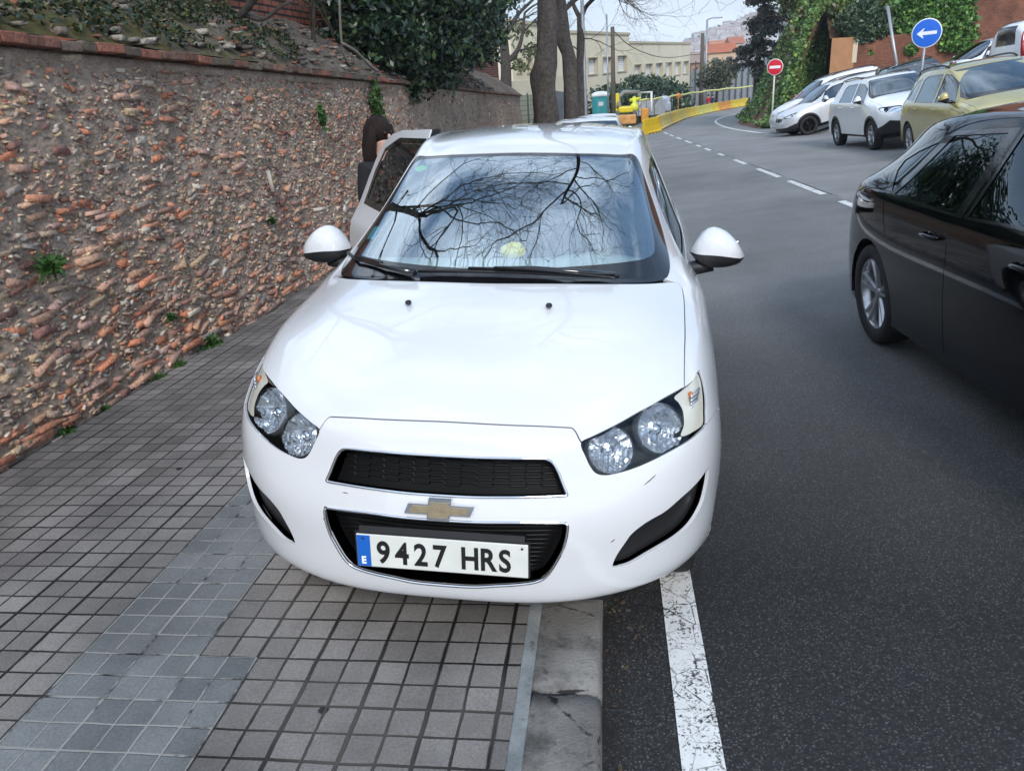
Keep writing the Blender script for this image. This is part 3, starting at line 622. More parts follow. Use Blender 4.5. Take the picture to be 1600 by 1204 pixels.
ip = smooth2(isl, 6, False); roadline([tuple(p) for p in ip], .16, 'edge_line')
roadline([(x, 31.2-.2*(x-6.1)) for x in np.linspace(6.1, 8.5, 14)], .12, 'edge_line')
# gutter litter and a torn scrap of paper by the kerb
mb = MB(); r_ = random.Random(3)
for i in range(420):
    yy = r_.uniform(.8, 9); xx = abs(r_.gauss(0, .05))-.03; z = float(gz(xx, yy))+.004; s = r_.uniform(.003, .010); a = r_.uniform(0, 3.1)
    mb.box((xx, yy, z), (s, s*r_.uniform(.3, 2.5), s*.4), rot=(r_.uniform(-.3, .3), r_.uniform(-.3, .3), a), col=random.choice([(.07, .045, .025), (.04, .03, .022), (.12, .085, .045), (.09, .085, .075)]))
lit = mb.build('gutter_litter', mat('litter', (1, 1, 1), .9, vcol=True), None, True); tag(lit, 'dry leaf bits and grit lying along the foot of the kerb', 'litter', kind='stuff')
mb = MB(); mb.prism([(0, 0), (.012, .004), (.016, .03), (.008, .045), (-.004, .03), (.001, .018)], .0015, None, (.012, 2.34, float(gz(.02, 2.34))+.006)); tag(mb.build('paper_scrap', mat('paper', (.8, .8, .8), .8)), 'tiny white scrap of paper on the asphalt beside the kerb', 'paper')
# ---------------------------------------------------------------- the old rubble wall on the left
WX = -3.2; wt = lambda Y: 2.13-.0425*Y               # face and ledge height
wall = thing('rubble_wall', 'old rubble and broken brick wall with a brick ledge along the pavement', 'wall', (WX, 12, 0)); wall.location = (0, 0, 0)
def fb(x, y, o=5, s=1.): # value noise from sines, cheap fractal
    r = 0; a = 1.
    for k in range(o): r = r+a*np.sin(x*s*(1.7**k)*2.1+1.3*k+np.sin(y*s*(1.6**k)*1.7+k))*np.cos(y*s*(1.8**k)*1.9+2.1*k+np.sin(x*s*(1.5**k)+k)); a *= .55
    return r
def wall_face(Y, Z): return WX+.03*fb(Y, Z, 5, 1.1)+.012*fb(Y*7, Z*7, 4, 1.3)
Yv = np.concatenate([np.arange(-3, 14, .045), np.arange(14, 31, .12)]); tv = np.linspace(0, 1, 48)
YY, TT = np.meshgrid(Yv, tv, indexing='ij'); z0 = sw(YY)-.1; z1 = wt(YY)-.05; ZZ = z0+(z1-z0)*TT; XX = wall_face(YY, ZZ)+.05*(1-TT)**3
v = np.stack([XX, YY, ZZ], -1).reshape(-1, 3); nt_ = len(tv); i, j = np.meshgrid(np.arange(len(Yv)-1), np.arange(nt_-1), indexing='ij'); a = (i*nt_+j).ravel()
def rubble_mat():
    m, t, b = nodes_mat('rubble mortar'); e = NT(t); tc = N(t, 'ShaderNodeTexCoord'); ob = tc.outputs['Object']
    mp_ = N(t, 'ShaderNodeMapping'); mp_.inputs['Scale'].default_value = (1, 1, 1.5); t.links.new(ob, mp_.inputs[0]); p = mp_.outputs[0]
    c = e.mix(e.m('ADD', e.m('MULTIPLY', e.rng(e.noise(p, 9, 6, .7), .35, .65), .5), e.m('MULTIPLY', e.rng(e.noise(p, 70, 5, .8), .35, .65), .5)), (.16, .12, .092), (.56, .44, .35)); vo = N(t, 'ShaderNodeTexVoronoi'); vo.inputs['Scale'].default_value = 26; t.links.new(p, vo.inputs['Vector'])
    bw = N(t, 'ShaderNodeRGBToBW'); t.links.new(vo.outputs['Color'], bw.inputs[0])
    peb = e.mix(bw.outputs[0], (.20, .085, .055), (.40, .33, .27)); c = e.mix(e.m('MULTIPLY', e.rng(bw.outputs[0], .5, .55), e.rng(vo.outputs['Distance'], .30, .42, .9, 0)), c, peb)
    c = e.mix(e.rng(e.noise(ob, 1.1, 4), .5, .7, 0, .4), c, (.07, .052, .042)); c = e.mix(e.rng(e.noise(ob, .9, 3), .56, .7, 0, .35), c, (.21, .18, .155))
    t.links.new(c, b.inputs['Base Color']); b.inputs['Roughness'].default_value = .95; b.inputs['Specular IOR Level'].default_value = .2
    e.bump(e.m('ADD', e.noise(p, 22, 8, .8), e.m('MULTIPLY', vo.outputs['Distance'], -.9)), .6, .03, b); return m
RUB = rubble_mat(); mesh_obj('mortar_face', v, np.stack([a, a+1, a+nt_+1, a+nt_], 1)[:, ::-1].copy(), RUB, wall, True)
mb = MB(); mb.box((WX-.33, 13.97, -.1), (.6, 33.9, 1.2)); mb.add([(WX-.04, 30.97, sw(31)-.1), (WX-.6, 30.97, sw(31)-.1), (WX-.6, 30.97, wt(31)-.06), (WX-.04, 30.97, wt(31)-.06)], [(0, 1, 2, 3)]); mb.build('core', RUB, wall)
# embedded chunks: bricks, stones, shards
tpl = bmesh.new(); bmesh.ops.create_cube(tpl, size=2); bmesh.ops.subdivide_edges(tpl, edges=tpl.edges[:], cuts=1, use_grid_fill=True)
TV = np.array([v.co[:] for v in tpl.verts]); tpl.verts.ensure_lookup_table(); TF = np.array([[v.index for v in f.verts] for f in tpl.faces]); tpl.free()
TN = TV/np.linalg.norm(TV, axis=1)[:, None]
def chunks(n, y0, y1, kind, seed, smin=1., zlo=0, zhi=1):
    r = np.random.default_rng(seed); V = []; F = []; Cc = []
    redc = np.array([(.38, .18, .115), (.42, .17, .10), (.33, .21, .165), (.37, .23, .175), (.31, .20, .17), (.19, .10, .085), (.38, .24, .17)]); stc = np.array([(.36, .30, .24), (.29, .235, .185), (.46, .42, .36), (.24, .21, .185), (.38, .29, .19), (.20, .17, .155), (.31, .235, .18)])
    for k in range(n):
        Y = r.uniform(y0, y1); t = r.uniform(zlo, zhi); z = float(sw(Y))+.02+t*(wt(Y)-.12-float(sw(Y)))
        if kind == 'brick':
            t = t**1.5; z = float(sw(Y))+.02+t*(wt(Y)-.12-float(sw(Y))); z = round((z+.0425*0)/.085)*.085+r.normal(0, .012); s = np.array([.03, r.uniform(.03, .135)*(1.15-.55*t), r.uniform(.011, .022)]); c = redc[r.integers(len(redc))]*r.uniform(.6, 1.15); rt = r.normal(0, .13); jit = .055; sph = .02
            if r.random() < .15: c = stc[r.integers(len(stc))]*.95
        elif kind == 'stone': s = np.array([.02, r.uniform(.012, .055), r.uniform(.006, .017)])*r.uniform(.5, 1.3); c = (stc if r.random() < .76 else redc)[r.integers(7)]*r.uniform(.55, 1.1); rt = r.normal(0, .3); jit = .15; sph = .03
        else: s = np.array([.014, r.uniform(.006, .026), r.uniform(.003, .010)]); c = (stc if r.random() < .75 else redc)[r.integers(7)]*r.uniform(.5, 1.25); rt = r.normal(0, .4); jit = .25; sph = .05
        p = TV*(1-sph)+TN*sph*1.2+r.normal(0, jit, TV.shape)*np.array([.6, .5, .5]); p = p*s*smin
        ca, sa = math.cos(rt), math.sin(rt); p = np.stack([p[:, 0], p[:, 1]*ca-p[:, 2]*sa, p[:, 1]*sa+p[:, 2]*ca], 1); tl = r.normal(0, .22); p = np.stack([p[:, 0]+p[:, 1]*tl*.5+p[:, 2]*r.normal(0, .3), p[:, 1], p[:, 2]], 1)
        x = float(wall_face(np.array(Y), np.array(z)))+.05*(1-t)**3-s[0]*smin+r.uniform(.002, .014 if kind != 'brick' else .022)
        V.append(p+np.array([x, Y, z])); F.append(TF+k*len(TV)); Cc.append(np.repeat((c*np.array([1.5, 1.42, 1.34]))[None], len(TV), 0)*r.uniform(.95, 1.05, (len(TV), 1)))
    return np.concatenate(V), np.concatenate(F), np.concatenate(Cc)
CH = mat('rubble stones', (1, 1, 1), .9, ns=45, na=.42, bump=.5, bs=80, vcol=True, det=6)
for nm, args in (('embedded_bricks', (1250, 1.6, 13, 'brick', 1, 1.)), ('embedded_stones', (3000, 1.6, 14, 'stone', 2, 1.)), ('embedded_shards', (9500, 1.8, 12, 'shard', 3, 1.)), ('far_rubble', (2600, 12.5, 31, 'stone', 5, 1.3))):
    v, f, c = chunks(*args); o = mesh_obj(nm, v, f, CH, wall, False, c); o['kind'] = 'stuff'
# brick ledge and the sloping coping above it
mb = MB(); r_ = random.Random(8); y = -3.0
while y < 31:
    L_ = r_.uniform(.13, .30); c = random.choice([(.26, .10, .065), (.20, .09, .06), (.24, .13, .09), (.17, .12, .09), (.13, .10, .07)]); k = r_.uniform(.6, 1.1)
    mb.box((WX+.01+r_.gauss(0, .006), y+L_/2, wt(y+L_/2)-.005+r_.gauss(0, .004)), (.17, L_-.008, .055), rot=(math.atan(-.0425)+r_.gauss(0, .012), 0, r_.gauss(0, .02)), bev=.006, col=tuple(a*k for a in c)); y += L_
mb.build('brick_ledge', mat('ledge brick', (1, 1, 1), .9, ns=14, na=.5, bump=.7, bs=50, vcol=True), wall, True)
mb = MB(); mb.tube([(WX-.03, y, wt(y)-.075) for y in np.arange(-3, 31.5, 1.)], .045, 8); mb.build('ledge_bed', RUB, wall)
Yc = np.arange(-3, 31.01, .12); uc = np.linspace(0, 1, 26); YY, UU = np.meshgrid(Yc, uc, indexing='ij'); XX = WX+.06-1.25*UU+.0*YY; ZZ = wt(YY)+.03+.80*UU**.9+.035*fb(YY*1.5, XX*3, 5, 1.2)*(UU > .02)
v = np.stack([XX, YY, ZZ], -1).reshape(-1, 3); n_ = len(uc); i, j = np.meshgrid(np.arange(len(Yc)-1), np.arange(n_-1), indexing='ij'); a = (i*n_+j).ravel()
def cop_mat():
    m, t, b = nodes_mat('mossy coping'); e = NT(t); ob = N(t, 'ShaderNodeTexCoord').outputs['Object']; sp = N(t, 'ShaderNodeSeparateXYZ'); t.links.new(ob, sp.inputs[0])
    c = e.mix(e.rng(e.noise(ob, 16, 7, .75), .38, .62), (.07, .056, .042), (.26, .215, .17)); moss = e.rng(e.m('ADD', e.m('MULTIPLY', sp.outputs[1], -.055), e.noise(ob, 5, 5, .7)), .05, .22); c = e.mix(moss, c, e.mix(e.noise(ob, 20, 4), (.07, .062, .010), (.17, .145, .035)))
    t.links.new(c, b.inputs['Base Color']); b.inputs['Roughness'].default_value = .95; e.bump(e.noise(ob, 26, 7, .8), 1., .05, b); return m
mesh_obj('coping', v, np.stack([a, a+1, a+n_+1, a+n_], 1).copy(), cop_mat(), wall, True)
r_ = np.random.default_rng(5); V = []; F = []; Cc = []
for k in range(900):
    Y = r_.uniform(4, 24); u = r_.uniform(.03, .95)**1.2; s = np.array([r_.uniform(.015, .06), r_.uniform(.015, .06), r_.uniform(.01, .02)])*r_.uniform(.5, 1.2); p = (TV*.7+TN*.4+r_.normal(0, .2, TV.shape))*s
    V.append(p+np.array([WX+.06-1.25*u, Y, wt(Y)+.045+.8*u**.9])); F.append(TF+k*len(TV)); Cc.append(np.repeat((np.array([(.24, .19, .15), (.3, .13, .08), (.13, .11, .09), (.36, .32, .27)])[r_.integers(4)]*r_.uniform(.5, 1.))[None], len(TV), 0))
o = mesh_obj('coping_rubble', np.concatenate(V), np.concatenate(F), CH, wall, False, np.concatenate(Cc)); o['kind'] = 'stuff'
GRN = mat('ground ivy leaves', (1, 1, 1), .5, vcol=True, spec=.4)
def patch_leaves(name, label, cat, P, size, cols, seed, **k):
    o = leaves(name, P, size, GRN, None, cols, seed=seed, **k); tag(o, label, cat); return o
q = np.random.default_rng(11); n = 13000; yy = q.uniform(3.6, 9.5, n); uu = np.clip(q.beta(1.2, 1.1, n), 0, 1)
keep = (fb(yy*1.2, uu*3, 4, 1.3)+.55-.25*(yy-6)*(yy > 6)+.5*(uu > .35)) > .25; yy, uu = yy[keep], uu[keep]
o = patch_leaves('ivy', 'dark ivy creeping over the mossy coping at the left end of the rubble wall', 'ivy', np.stack([WX+.06-1.25*uu, yy, wt(yy)+.06+.8*uu**.9+q.uniform(0, .06, len(yy))], 1), .028, ((.012, .03, .018), (.02, .045, .02), (.06, .07, .015), (.09, .075, .035), (.03, .04, .02)), 2, flat=.3)
o['kind'] = 'stuff'
# weeds growing at the foot of the wall and out of its face
wd = ((.04, .10, .02), (.025, .065, .015), (.06, .13, .03))
spots = [(330, 540, .16, 'largest green weed tuft'), (280, 572, .09, 'small weed'), (248, 592, .07, 'low weed'), (105, 676, .08, 'weed'), (425, 345, .06, ''), (80, 415, .13, ''), (420, 485, .10, ''), (268, 495, .06, ''), (165, 640, .05, '')]
lb = ['bushy green weed tuft at the wall foot, largest along the pavement edge', 'small weed tuft at the wall foot just below the largest tuft', 'low weed at the wall foot, third tuft up from the near end', 'weed tuft at the wall foot nearest the camera', 'sprig growing from the wall face beside the white car mirror', 'leafy sprig growing out of the wall face amid the bricks at far left', 'weed at the wall foot just above the headlight of the white hatchback', 'tiny sprig in the wall face above the largest pavement weed', 'tiny weed low on the wall face']
for i, (px, py, s, _) in enumerate(spots):
    d = at(px, py, 1)-Vector((0, 0, CZ)); dd = (WX+.07)/d.x; p = Vector((0, 0, CZ))+d*dd; s *= .62; n = int(300*s/.1); r_ = np.random.default_rng(i)
    P = np.array(p)[None]+r_.normal(0, 1, (n, 3))*np.array([.25, .5, .35])*s; P[:, 0] = np.maximum(P[:, 0], WX+.02); P[:, 2] = np.maximum(P[:, 2], sw(P[:, 1])+.005) if 'foot' in lb[i] else P[:, 2]
    o = leaves('weed', P, .022+.06*s, GRN, None, wd, seed=i); tag(o, lb[i], 'weed', 'weeds growing out of the rubble wall')
mb = MB(); p = at(415, 283, 1)-Vector((0, 0, CZ)); p = Vector((0, 0, CZ))+p*((WX+.05)/p.x); mb.tube([p+Vector((.03, .02, .09)), p+Vector((.06, -.01, -.1))], .02, 10); tag(mb.build('pipe_stub', mat('pipe', (.42, .38, .33), .6)), 'short pale pipe stub sticking out of the rubble wall', 'pipe')
# ---------------------------------------------------------------- the white hatchback on the pavement
def car_mats(name, paint, metal=0., rim=(.55, .56, .58), winref=.22, tint=(.10, .12, .13), lower=(.012, .012, .013), prough=.22):
    return dict(body=mat(name+' paint', paint, prough, metal, coat=1., ns=1.3, na=.03), dark=mat(name+' black plastic', lower, .45, ns=40, na=.2), gloss=mat(name+' gloss black', (.006, .006, .007), .12, coat=.6),
        win=glass(name+' window', tint, winref, 0, 1.6), tyre=mat(name+' tyre', (.013, .013, .014), .75, ns=30, na=.25, bump=.2), rim=mat(name+' rim', rim, .28, .85, ns=20, na=.06),
        chrome=mat(name+' chrome', (.75, .76, .78), .08, 1.), lamp=glass(name+' lamp glass', (.93, .95, .97), .01, .0, 1.4), grl=mat(name+' grille black', (.004, .004, .004), .55, spec=.2), red=mat(name+' tail lamp', (.35, .01, .012), .12, coat=1), amber=mat(name+' indicator', (.66, .61, .50), .2, coat=.8))
net = np.array(HATCH); net[:, 5:, 0] *= .988
for r_, dz in ((14, -.006), (15, .015), (16, .03), (17, .045), (18, .05)): net[r_, :5, 2] += dz
net[14:18, 4, 2] += .015; net[8:11, 3, 2] += .009; net[8:11, 2, 2] -= .002
SF = Surf(net)
HM = car_mats('hatchback', (.68, .685, .695), 0., winref=.05)
HM['slat'] = mat('grille slats', (.006, .006, .007), .4, spec=.3)
HM['ws'] = glass('hatchback windscreen', (.80, .90, .88), .31, 0, 1.75)
mw = Matrix.Translation((-.5213, 1.8461, -1.6849+CZ)) @ (Matrix.Rotation(-.0447, 4, 'Z')@Matrix.Rotation(-.0446, 4, 'X')@Matrix.Rotation(.0402, 4, 'Y'))
hero = thing('parked_car', 'white hatchback parked half on the pavement, seen head on, its rear door open', 'car', mw=mw)
HL = [[6.223, 2.09], [6.455, 2.339], [6.682, 2.601], [6.931, 2.922], [7.068, 3.204], [7.187, 3.531], [7.264, 3.971], [7.368, 4.305], [7.609, 4.605], [7.184, 4.782], [6.556, 4.825], [5.99, 4.724], [5.511, 4.606], [5.412, 4.249], [5.342, 3.813], [5.256, 3.445], [5.133, 3.111], [5.025, 2.864], [4.944, 2.61], [4.937, 2.429], [5.039, 2.308], [5.268, 2.231], [5.637, 2.161]]
CL = [[7.105, 3.708], [7.227, 3.967], [7.329, 4.299], [7.555, 4.59], [7.184, 4.762], [6.568, 4.766], [6.006, 4.667], [5.565, 4.564], [5.546, 4.178], [5.637, 3.764], [6.004, 3.869], [6.482, 3.884], [6.855, 3.798]]
FOG = [[3.804, 4.762], [3.299, 4.874], [2.636, 4.785], [2.302, 4.515], [2.106, 4.192], [2.006, 3.801], [1.972, 3.537], [1.905, 3.225], [1.796, 2.917], [1.803, 2.698], [1.858, 2.632], [2.104, 2.681], [2.433, 2.801], [2.662, 2.892], [2.857, 3.059], [2.953, 3.206], [3.056, 3.455], [3.302, 3.787], [3.452, 4.095], [3.612, 4.415]]
HOODF = [[6.99, 0], [6.987, 0.236], [6.96, 0.925], [6.926, 1.449], [6.834, 1.871], [6.769, 1.958], [6.608, 2.012], [6.382, 2.056], [6.223, 2.09]]
HOODS = [[7.276, 3.97], [8.018, 4.045], [8.72, 4.091], [9.64, 4.208], [10.371, 4.319], [10.918, 4.323], [11.3, 4.2]]
UG = [[5.80, 0], [5.80, 0.464], [5.80, 0.962], [5.752, 1.485], [5.677, 1.608], [5.561, 1.679], [5.372, 1.733], [5.117, 1.787], [4.804, 1.842], [4.528, 1.895], [4.426, 1.907], [4.417, 1.848], [4.453, 1.507], [4.475, 0.983], [4.46, 0.482], [4.46, 0]]
LG = [[3.57, 0], [3.567, 0.492], [3.571, 1.168], [3.447, 1.862], [3.401, 1.916], [3.252, 1.934], [2.911, 1.918], [2.565, 1.869], [2.311, 1.8], [2.014, 1.693], [1.816, 1.584], [1.706, 1.438], [1.635, 1.148], [1.576, 0.794], [1.504, 0.449], [1.49, 0]]
WS = [[13.924, 0], [13.923, 1.304], [14.008, 2.831], [13.957, 3.454], [13.88, 3.763], [13.596, 3.97], [13.312, 4.106], [12.943, 4.198], [12.496, 4.179], [12.162, 4.113], [11.833, 3.968], [11.499, 3.709], [11.329, 3.135], [11.243, 2.055], [11.204, 1.045], [11.175, 0]]
WSI = [[13.838, 0], [13.837, 1.318], [13.909, 2.686], [13.855, 3.127], [13.66, 3.385], [13.342, 3.617], [13.023, 3.664], [12.722, 3.671], [12.414, 3.623], [12.256, 3.515], [12.161, 3.239], [12.096, 2.673], [12.028, 2.014], [11.947, 0.992], [11.91, 0]]
hoodr = [[11.3, 4.2], [11.28, 3.85], [11.13, 3.13], [11.06, 2.05], [11.03, 1.04], [11.01, 0]]
hl_top = HL[:7]; D = lambda p, n=4, c=False: smooth2(p, n, c)
hoodpoly = np.concatenate([D(HOODF), D(hl_top)[1:], D(HOODS)[1:], D(hoodr)[1:]])
cowl = np.concatenate([D(hoodr), D(WS[11:])[::-1]])
S_ = lambda p: SF.side(dens(p, .08))
def circ(y, z, r, a0=0, a1=360, n=36): return [(y+r*math.cos(R(a0+(a1-a0)*i/n)), z+r*math.sin(R(a0+(a1-a0)*i/n))) for i in range(n)]
WFY, WRY, WZ = .80, 3.325, .235
sill = lambda z: [(1.24, z), (3.0, z)]
rear_door_o = [(2.31, .25), (2.30, 1.02), (2.30, 1.43), (2.75, 1.42), (2.93, 1.40), (3.06, 1.355), (3.15, 1.28), (3.21, 1.17), (3.25, 1.0), (3.2, .75), (3.0, .62), (2.93, .45), (2.93, .25)]
fd = [(1.28, .25), (1.27, .7), (1.31, .96), (1.5, 1.12), (1.80, 1.36), (2.0, 1.40), (2.28, 1.41), (2.285, 1.0), (2.29, .25)]
fwin = [(1.44, 1.02), (1.58, 1.13), (1.82, 1.31), (1.98, 1.355), (2.2, 1.365), (2.215, 1.035)]
rwin = [(2.36, 1.04), (2.35, 1.365), (2.75, 1.36), (2.98, 1.31), (3.06, 1.2), (3.1, 1.07)]
feats = [
 ('windscreen_surround', np.array(D(WS)), dict(m='gloss', off=-.003)),
 ('windscreen', np.array(D(WSI)), dict(m='ws', off=-.002, skirt=0, noliner=True, parent='windscreen_surround')),
 ('cowl', cowl, dict(m='dark', off=-.012)),
 ('bonnet', hoodpoly, dict(m='body', skirt=.012)),
 ('gap', strip(SF, np.concatenate([D(HOODF), D(hl_top)[1:]]), .0022), dict(cut=True)),
 ('gap', strip(SF, D(HOODS), .0022), dict(cut=True)),
 ('gap', strip(SF, D([[5.511, 4.606], [5.60, 4.9], [5.75, 5.2], [6.0, 5.55], [6.3, 5.85]]), .0015), dict(cut=True)),
 ('headlight', smooth2(HL, 4), dict(m='grl', off=-.085, wall=-.008, noliner=True)),
 ('indicator', smooth2(CL, 4), dict(m='amber', off=-.010, skirt=.03, parent='headlight')),
 ('fog_lamp_vent', smooth2(FOG, 4), dict(m='dark', off=-.03, wall=-.008, noliner=True)),
 ('upper_grille', D(UG), dict(m='grl', off=-.055, wall=-.008, noliner=True)),
 ('lower_grille', D(LG), dict(m='grl', off=-.055, wall=-.008, noliner=True)),
 ('front_door', S_(fd), dict(m='body')), ('front_door_window_frame', S_([(1.40, 1.0), (1.57, 1.15), (1.81, 1.335), (1.98, 1.38), (2.26, 1.39), (2.28, 1.01)]), dict(m='gloss', off=-.002, parent='front_door')),
 ('front_door_window', S_(fwin), dict(m='win', off=-.006, skirt=0, noliner=True, parent='front_door')),
 ('rear_door', S_(rear_door_o), dict(m='body', noleft=True, raw=True)), ('rear_window_frame', S_([(2.32, 1.01), (2.32, 1.39), (2.77, 1.385), (3.02, 1.325), (3.12, 1.2), (3.15, 1.04)]), dict(m='gloss', off=-.002, noleft=True, raw=True, parent='rear_door')),
 ('rear_door_window', S_(rwin), dict(m='win', off=-.006, skirt=0, noliner=True, noleft=True, raw=True, parent='rear_door')),
 ('gap', strip(SF, S_([(1.28, .25), (1.27, .7), (1.31, .96)])[:-4], .002), dict(cut=True)),
 ('gap', strip(SF, S_([(2.30, .25), (2.295, 1.0)])[:-1], .002), dict(cut=True)),
 ('rear_window', SF.back(dens([(0, 1.38), (.35, 1.36), (.43, 1.33), (.52, 1.1), (.45, 1.06), (0, 1.05)], .1)), dict(m='gloss', off=-.003)),
 ('tail_light', SF.back(dens([(.56, .98), (.70, .96), (.74, .85), (.70, .72), (.58, .74)], .1)), dict(m='red', off=.004)),
 ('hole', S_(circ(WFY, WZ, .345)), dict(hole=True)), ('hole', S_(circ(WRY, WZ, .345)), dict(hole=True))]
pp = skin_car(SF, feats, HM, hero, 9, 9)
# the open rear door on the pavement side
th = R(36); hx, hy = -.85, 2.33; c_, s_ = math.cos(th), math.sin(th); dpar = None
for nm, poly, o in feats:
    if o.get('raw') and 'raw_out' in o:
        v, f, n = o['raw_out']
        def rot(p, h=True):
            dx, dy = (p[:, 0]-hx, p[:, 1]-hy) if h else (p[:, 0], p[:, 1]); z = p[:, 2]+(np.clip(p[:, 2]-1.0, 0, 1)*.20 if h else 0)
            return np.stack([(hx if h else 0)+dx*c_-dy*s_, (hy if h else 0)+dx*s_+dy*c_, z], 1)
        ob = mesh_obj(nm, rot(v), f, HM['body' if nm == 'rear_door' else ('gloss' if 'frame' in nm else 'win')], dpar or hero, True, None, rot(n, False))
        if nm == 'rear_door':
            dpar = ob; ob['label'] = 'white rear door swung open on the pavement side'
            ib = v-n*.05; k = len(v); inner = mesh_obj('door_lining', rot(v+np.array([.055, 0, 0])), f[:, ::-1], HM['dark'], ob, True)
hs = MB(); hs.tube(bez([(-.98, 2.93, .93), (-1.02, 2.99, .935), (-1.07, 3.06, .93)], 4), .012, 8); hs.build('door_handle', HM['body'], dpar)
# grille slats, rims, emblem
mb = MB()
for k in range(6):
    z = .578+.0175*k
    xm = .345-.25*(z-.578)-.01
    P = []; n = 44
    for i in range(n*4+1):
        x = -xm+2*xm*i/(n*4); ph = (x/.048) % 1.0; t = (abs(ph-.5)*2); zz = z+.0045*(1 if (int(math.floor(x/.048)) % 2) else -1)*(1)
        r = SF.N[5, 0]; yy = .085+.32*x*x+(z-.57)*.27; P.append((x, yy+.008, zz))
    mb.tube(P, .0028, 5)
mb.build('grille_slats', HM['slat'], pp['upper_grille'][0])
mb = MB()
for k in range(15):
    z = .285+.0145*k; xm = .27+.1*(z-.285)/.2
    if k == 14: xm = .33
    mb.tube([(x, .035+.30*x*x+.025-(0 if z > .33 else (z-.33)*.3), z) for x in np.linspace(-xm, xm, 16)], .0035, 5)
mb.build('grille_slats', HM['slat'], pp['lower_grille'][0])
rim_tube(SF, D(UG), .0045, HM['chrome'], 'chrome_trim', pp['upper_grille'][0], .001, closed=False, center=True)
rim_tube(SF, D(LG), .0050, HM['chrome'], 'chrome_trim', pp['lower_grille'][0], .001, closed=False, center=True)
for q, s in zip(pp['headlight'], (1, -1)):
    # clear cover
    pass
lens = skin_lens = []
def cover(poly, name, parents, m, off=-.001):
    q = np.asarray(poly); cen = q.mean(0); rings = 10; V = []; F = []
    for k in range(rings+1):
        t = k/rings; V.append(cen+(q-cen)*t)
    V = np.concatenate(V); n = len(q); P = SF.S(V[:, 0], V[:, 1]); Nn = SF.nrm(V[:, 0], V[:, 1]); P = P+Nn*off
    F = [(k*n+i, k*n+(i+1) % n, (k+1)*n+(i+1) % n, (k+1)*n+i) for k in range(1, rings) for i in range(n)]+[(0, n+i, n+(i+1) % n) for i in range(n)]
    for s, p in zip((1, -1), parents): mesh_obj(name, P*[s, 1, 1], F, m, p, True)
cover(smooth2(HL, 4), 'lamp_cover', pp['headlight'], HM['lamp'])
inner_ch = mat('lamp reflector', (.60, .61, .63), .16, .82, ns=8, na=.1); ring = mat('lamp ring', (.45, .46, .48), .25, .8); gl2 = glass('lamp lens', (.93, .95, .96), .015, .02, 1.4)
for s, par in zip((1, -1), pp['headlight']):
    for (cx, cy, cz, rad, axs) in ((.487, .176, .674, .068, (.28, -.88, .42)), (.632, .281, .706, .074, (.38, -.84, .42))):
        a = Vector((axs[0]*s, axs[1], axs[2])).normalized(); M = a.to_track_quat('Z', 'Y').to_matrix(); c = Vector((cx*s, cy, cz))-a*.018
        b = MB(); b.lathe([(rad*1.0, .012), (rad*1.07, .004), (rad*1.09, -.02)], c, M, 40); b.build('bezel', ring, par)
        b = MB(); v = []; f = []; ns_, nr = 72, 8
        for i in range(nr+1):
            for k in range(ns_):
                an = 2*math.pi*k/ns_; rr = rad*(.24+.76*i/nr); dep = -.042*(1-(i/nr)**2)+.002
                p = M@Vector((rr*math.cos(an), rr*math.sin(an), dep)); 
                if p.z < -.006: dep += (.007 if int(math.floor(p.x/.0075)) % 2 else 0)+.004
                elif k % 6 == 0: dep += .006
                v.append(M@Vector((rr*math.cos(an), rr*math.sin(an), dep))+c)
        f = [(i*ns_+k, i*ns_+(k+1) % ns_, (i+1)*ns_+(k+1) % ns_, (i+1)*ns_+k) for i in range(nr) for k in range(ns_)]; b.add(v, f, None, False); b.build('reflector', inner_ch, par)
        b = MB(); b.ball(c-a*.032, .017, 12); b.lathe([(0, -.038), (rad*.26, -.038), (rad*.22, -.02)], c, M, 20); b.build('bulb', HM['chrome'], par)
        b = MB(); b.lathe([(rad*1.0, .006), (rad*.8, .017), (rad*.5, .025), (rad*.2, .028), (0, .029)], c, M, 40); b.build('lens', gl2, par)
    # reflector of the corner lamp
    b = MB()
    for k in range(7):
        z = .70+.012*k; b.tube([(s*x, y, z) for x, y in ((.722, .385), (.742, .425), (.750, .465))], .0045, 5)
    b.build('reflector', inner_ch, par); b = MB(); b.ball((s*.722, .42, .762), (.010, .014, .016), 10, col=None); b.build('bulb', mat('amber bulb', (.55, .16, .03), .25, coat=.5), par)
em = thing  # (emblem is a part of the car)
gold = mat('emblem gold', (.50, .40, .26), .32, .8, ns=60, na=.12, bump=.2, bs=250)
def bowtie(sx, sz, sl): return [(-.105*sx, -.016*sz), (-.092*sx, .016*sz), (-.033*sx, .016*sz), (-.030*sx, .034*sz), (.038*sx, .034*sz), (.036*sx, .016*sz), (.105*sx, .016*sz), (.092*sx, -.016*sz), (.033*sx, -.016*sz), (.030*sx, -.034*sz), (-.038*sx, -.034*sz), (-.036*sx, -.016*sz)]
ME = Matrix(((1, 0, 0), (0, .17, -.985), (0, .985, .17)))   # local xy -> car xz, z -> forward
e1 = MB(); e1.prism(bowtie(1, 1, 0), .012, ME, (0, .024, .530)); o = e1.build('emblem', HM['chrome'], hero)
bm = bmesh.new(); bm.from_mesh(o.data); bmesh.ops.bevel(bm, geom=[e for e in bm.edges if all(abs(v.co.y) < .012 for v in e.verts)], offset=.003, segments=2, affect='EDGES'); bm.to_mesh(o.data); bm.free()
e2 = MB(); e2.prism(bowtie(.86, .68, 0), .0035, ME, (0, .0135, .5315)); e2.build('emblem_plate', gold, o)
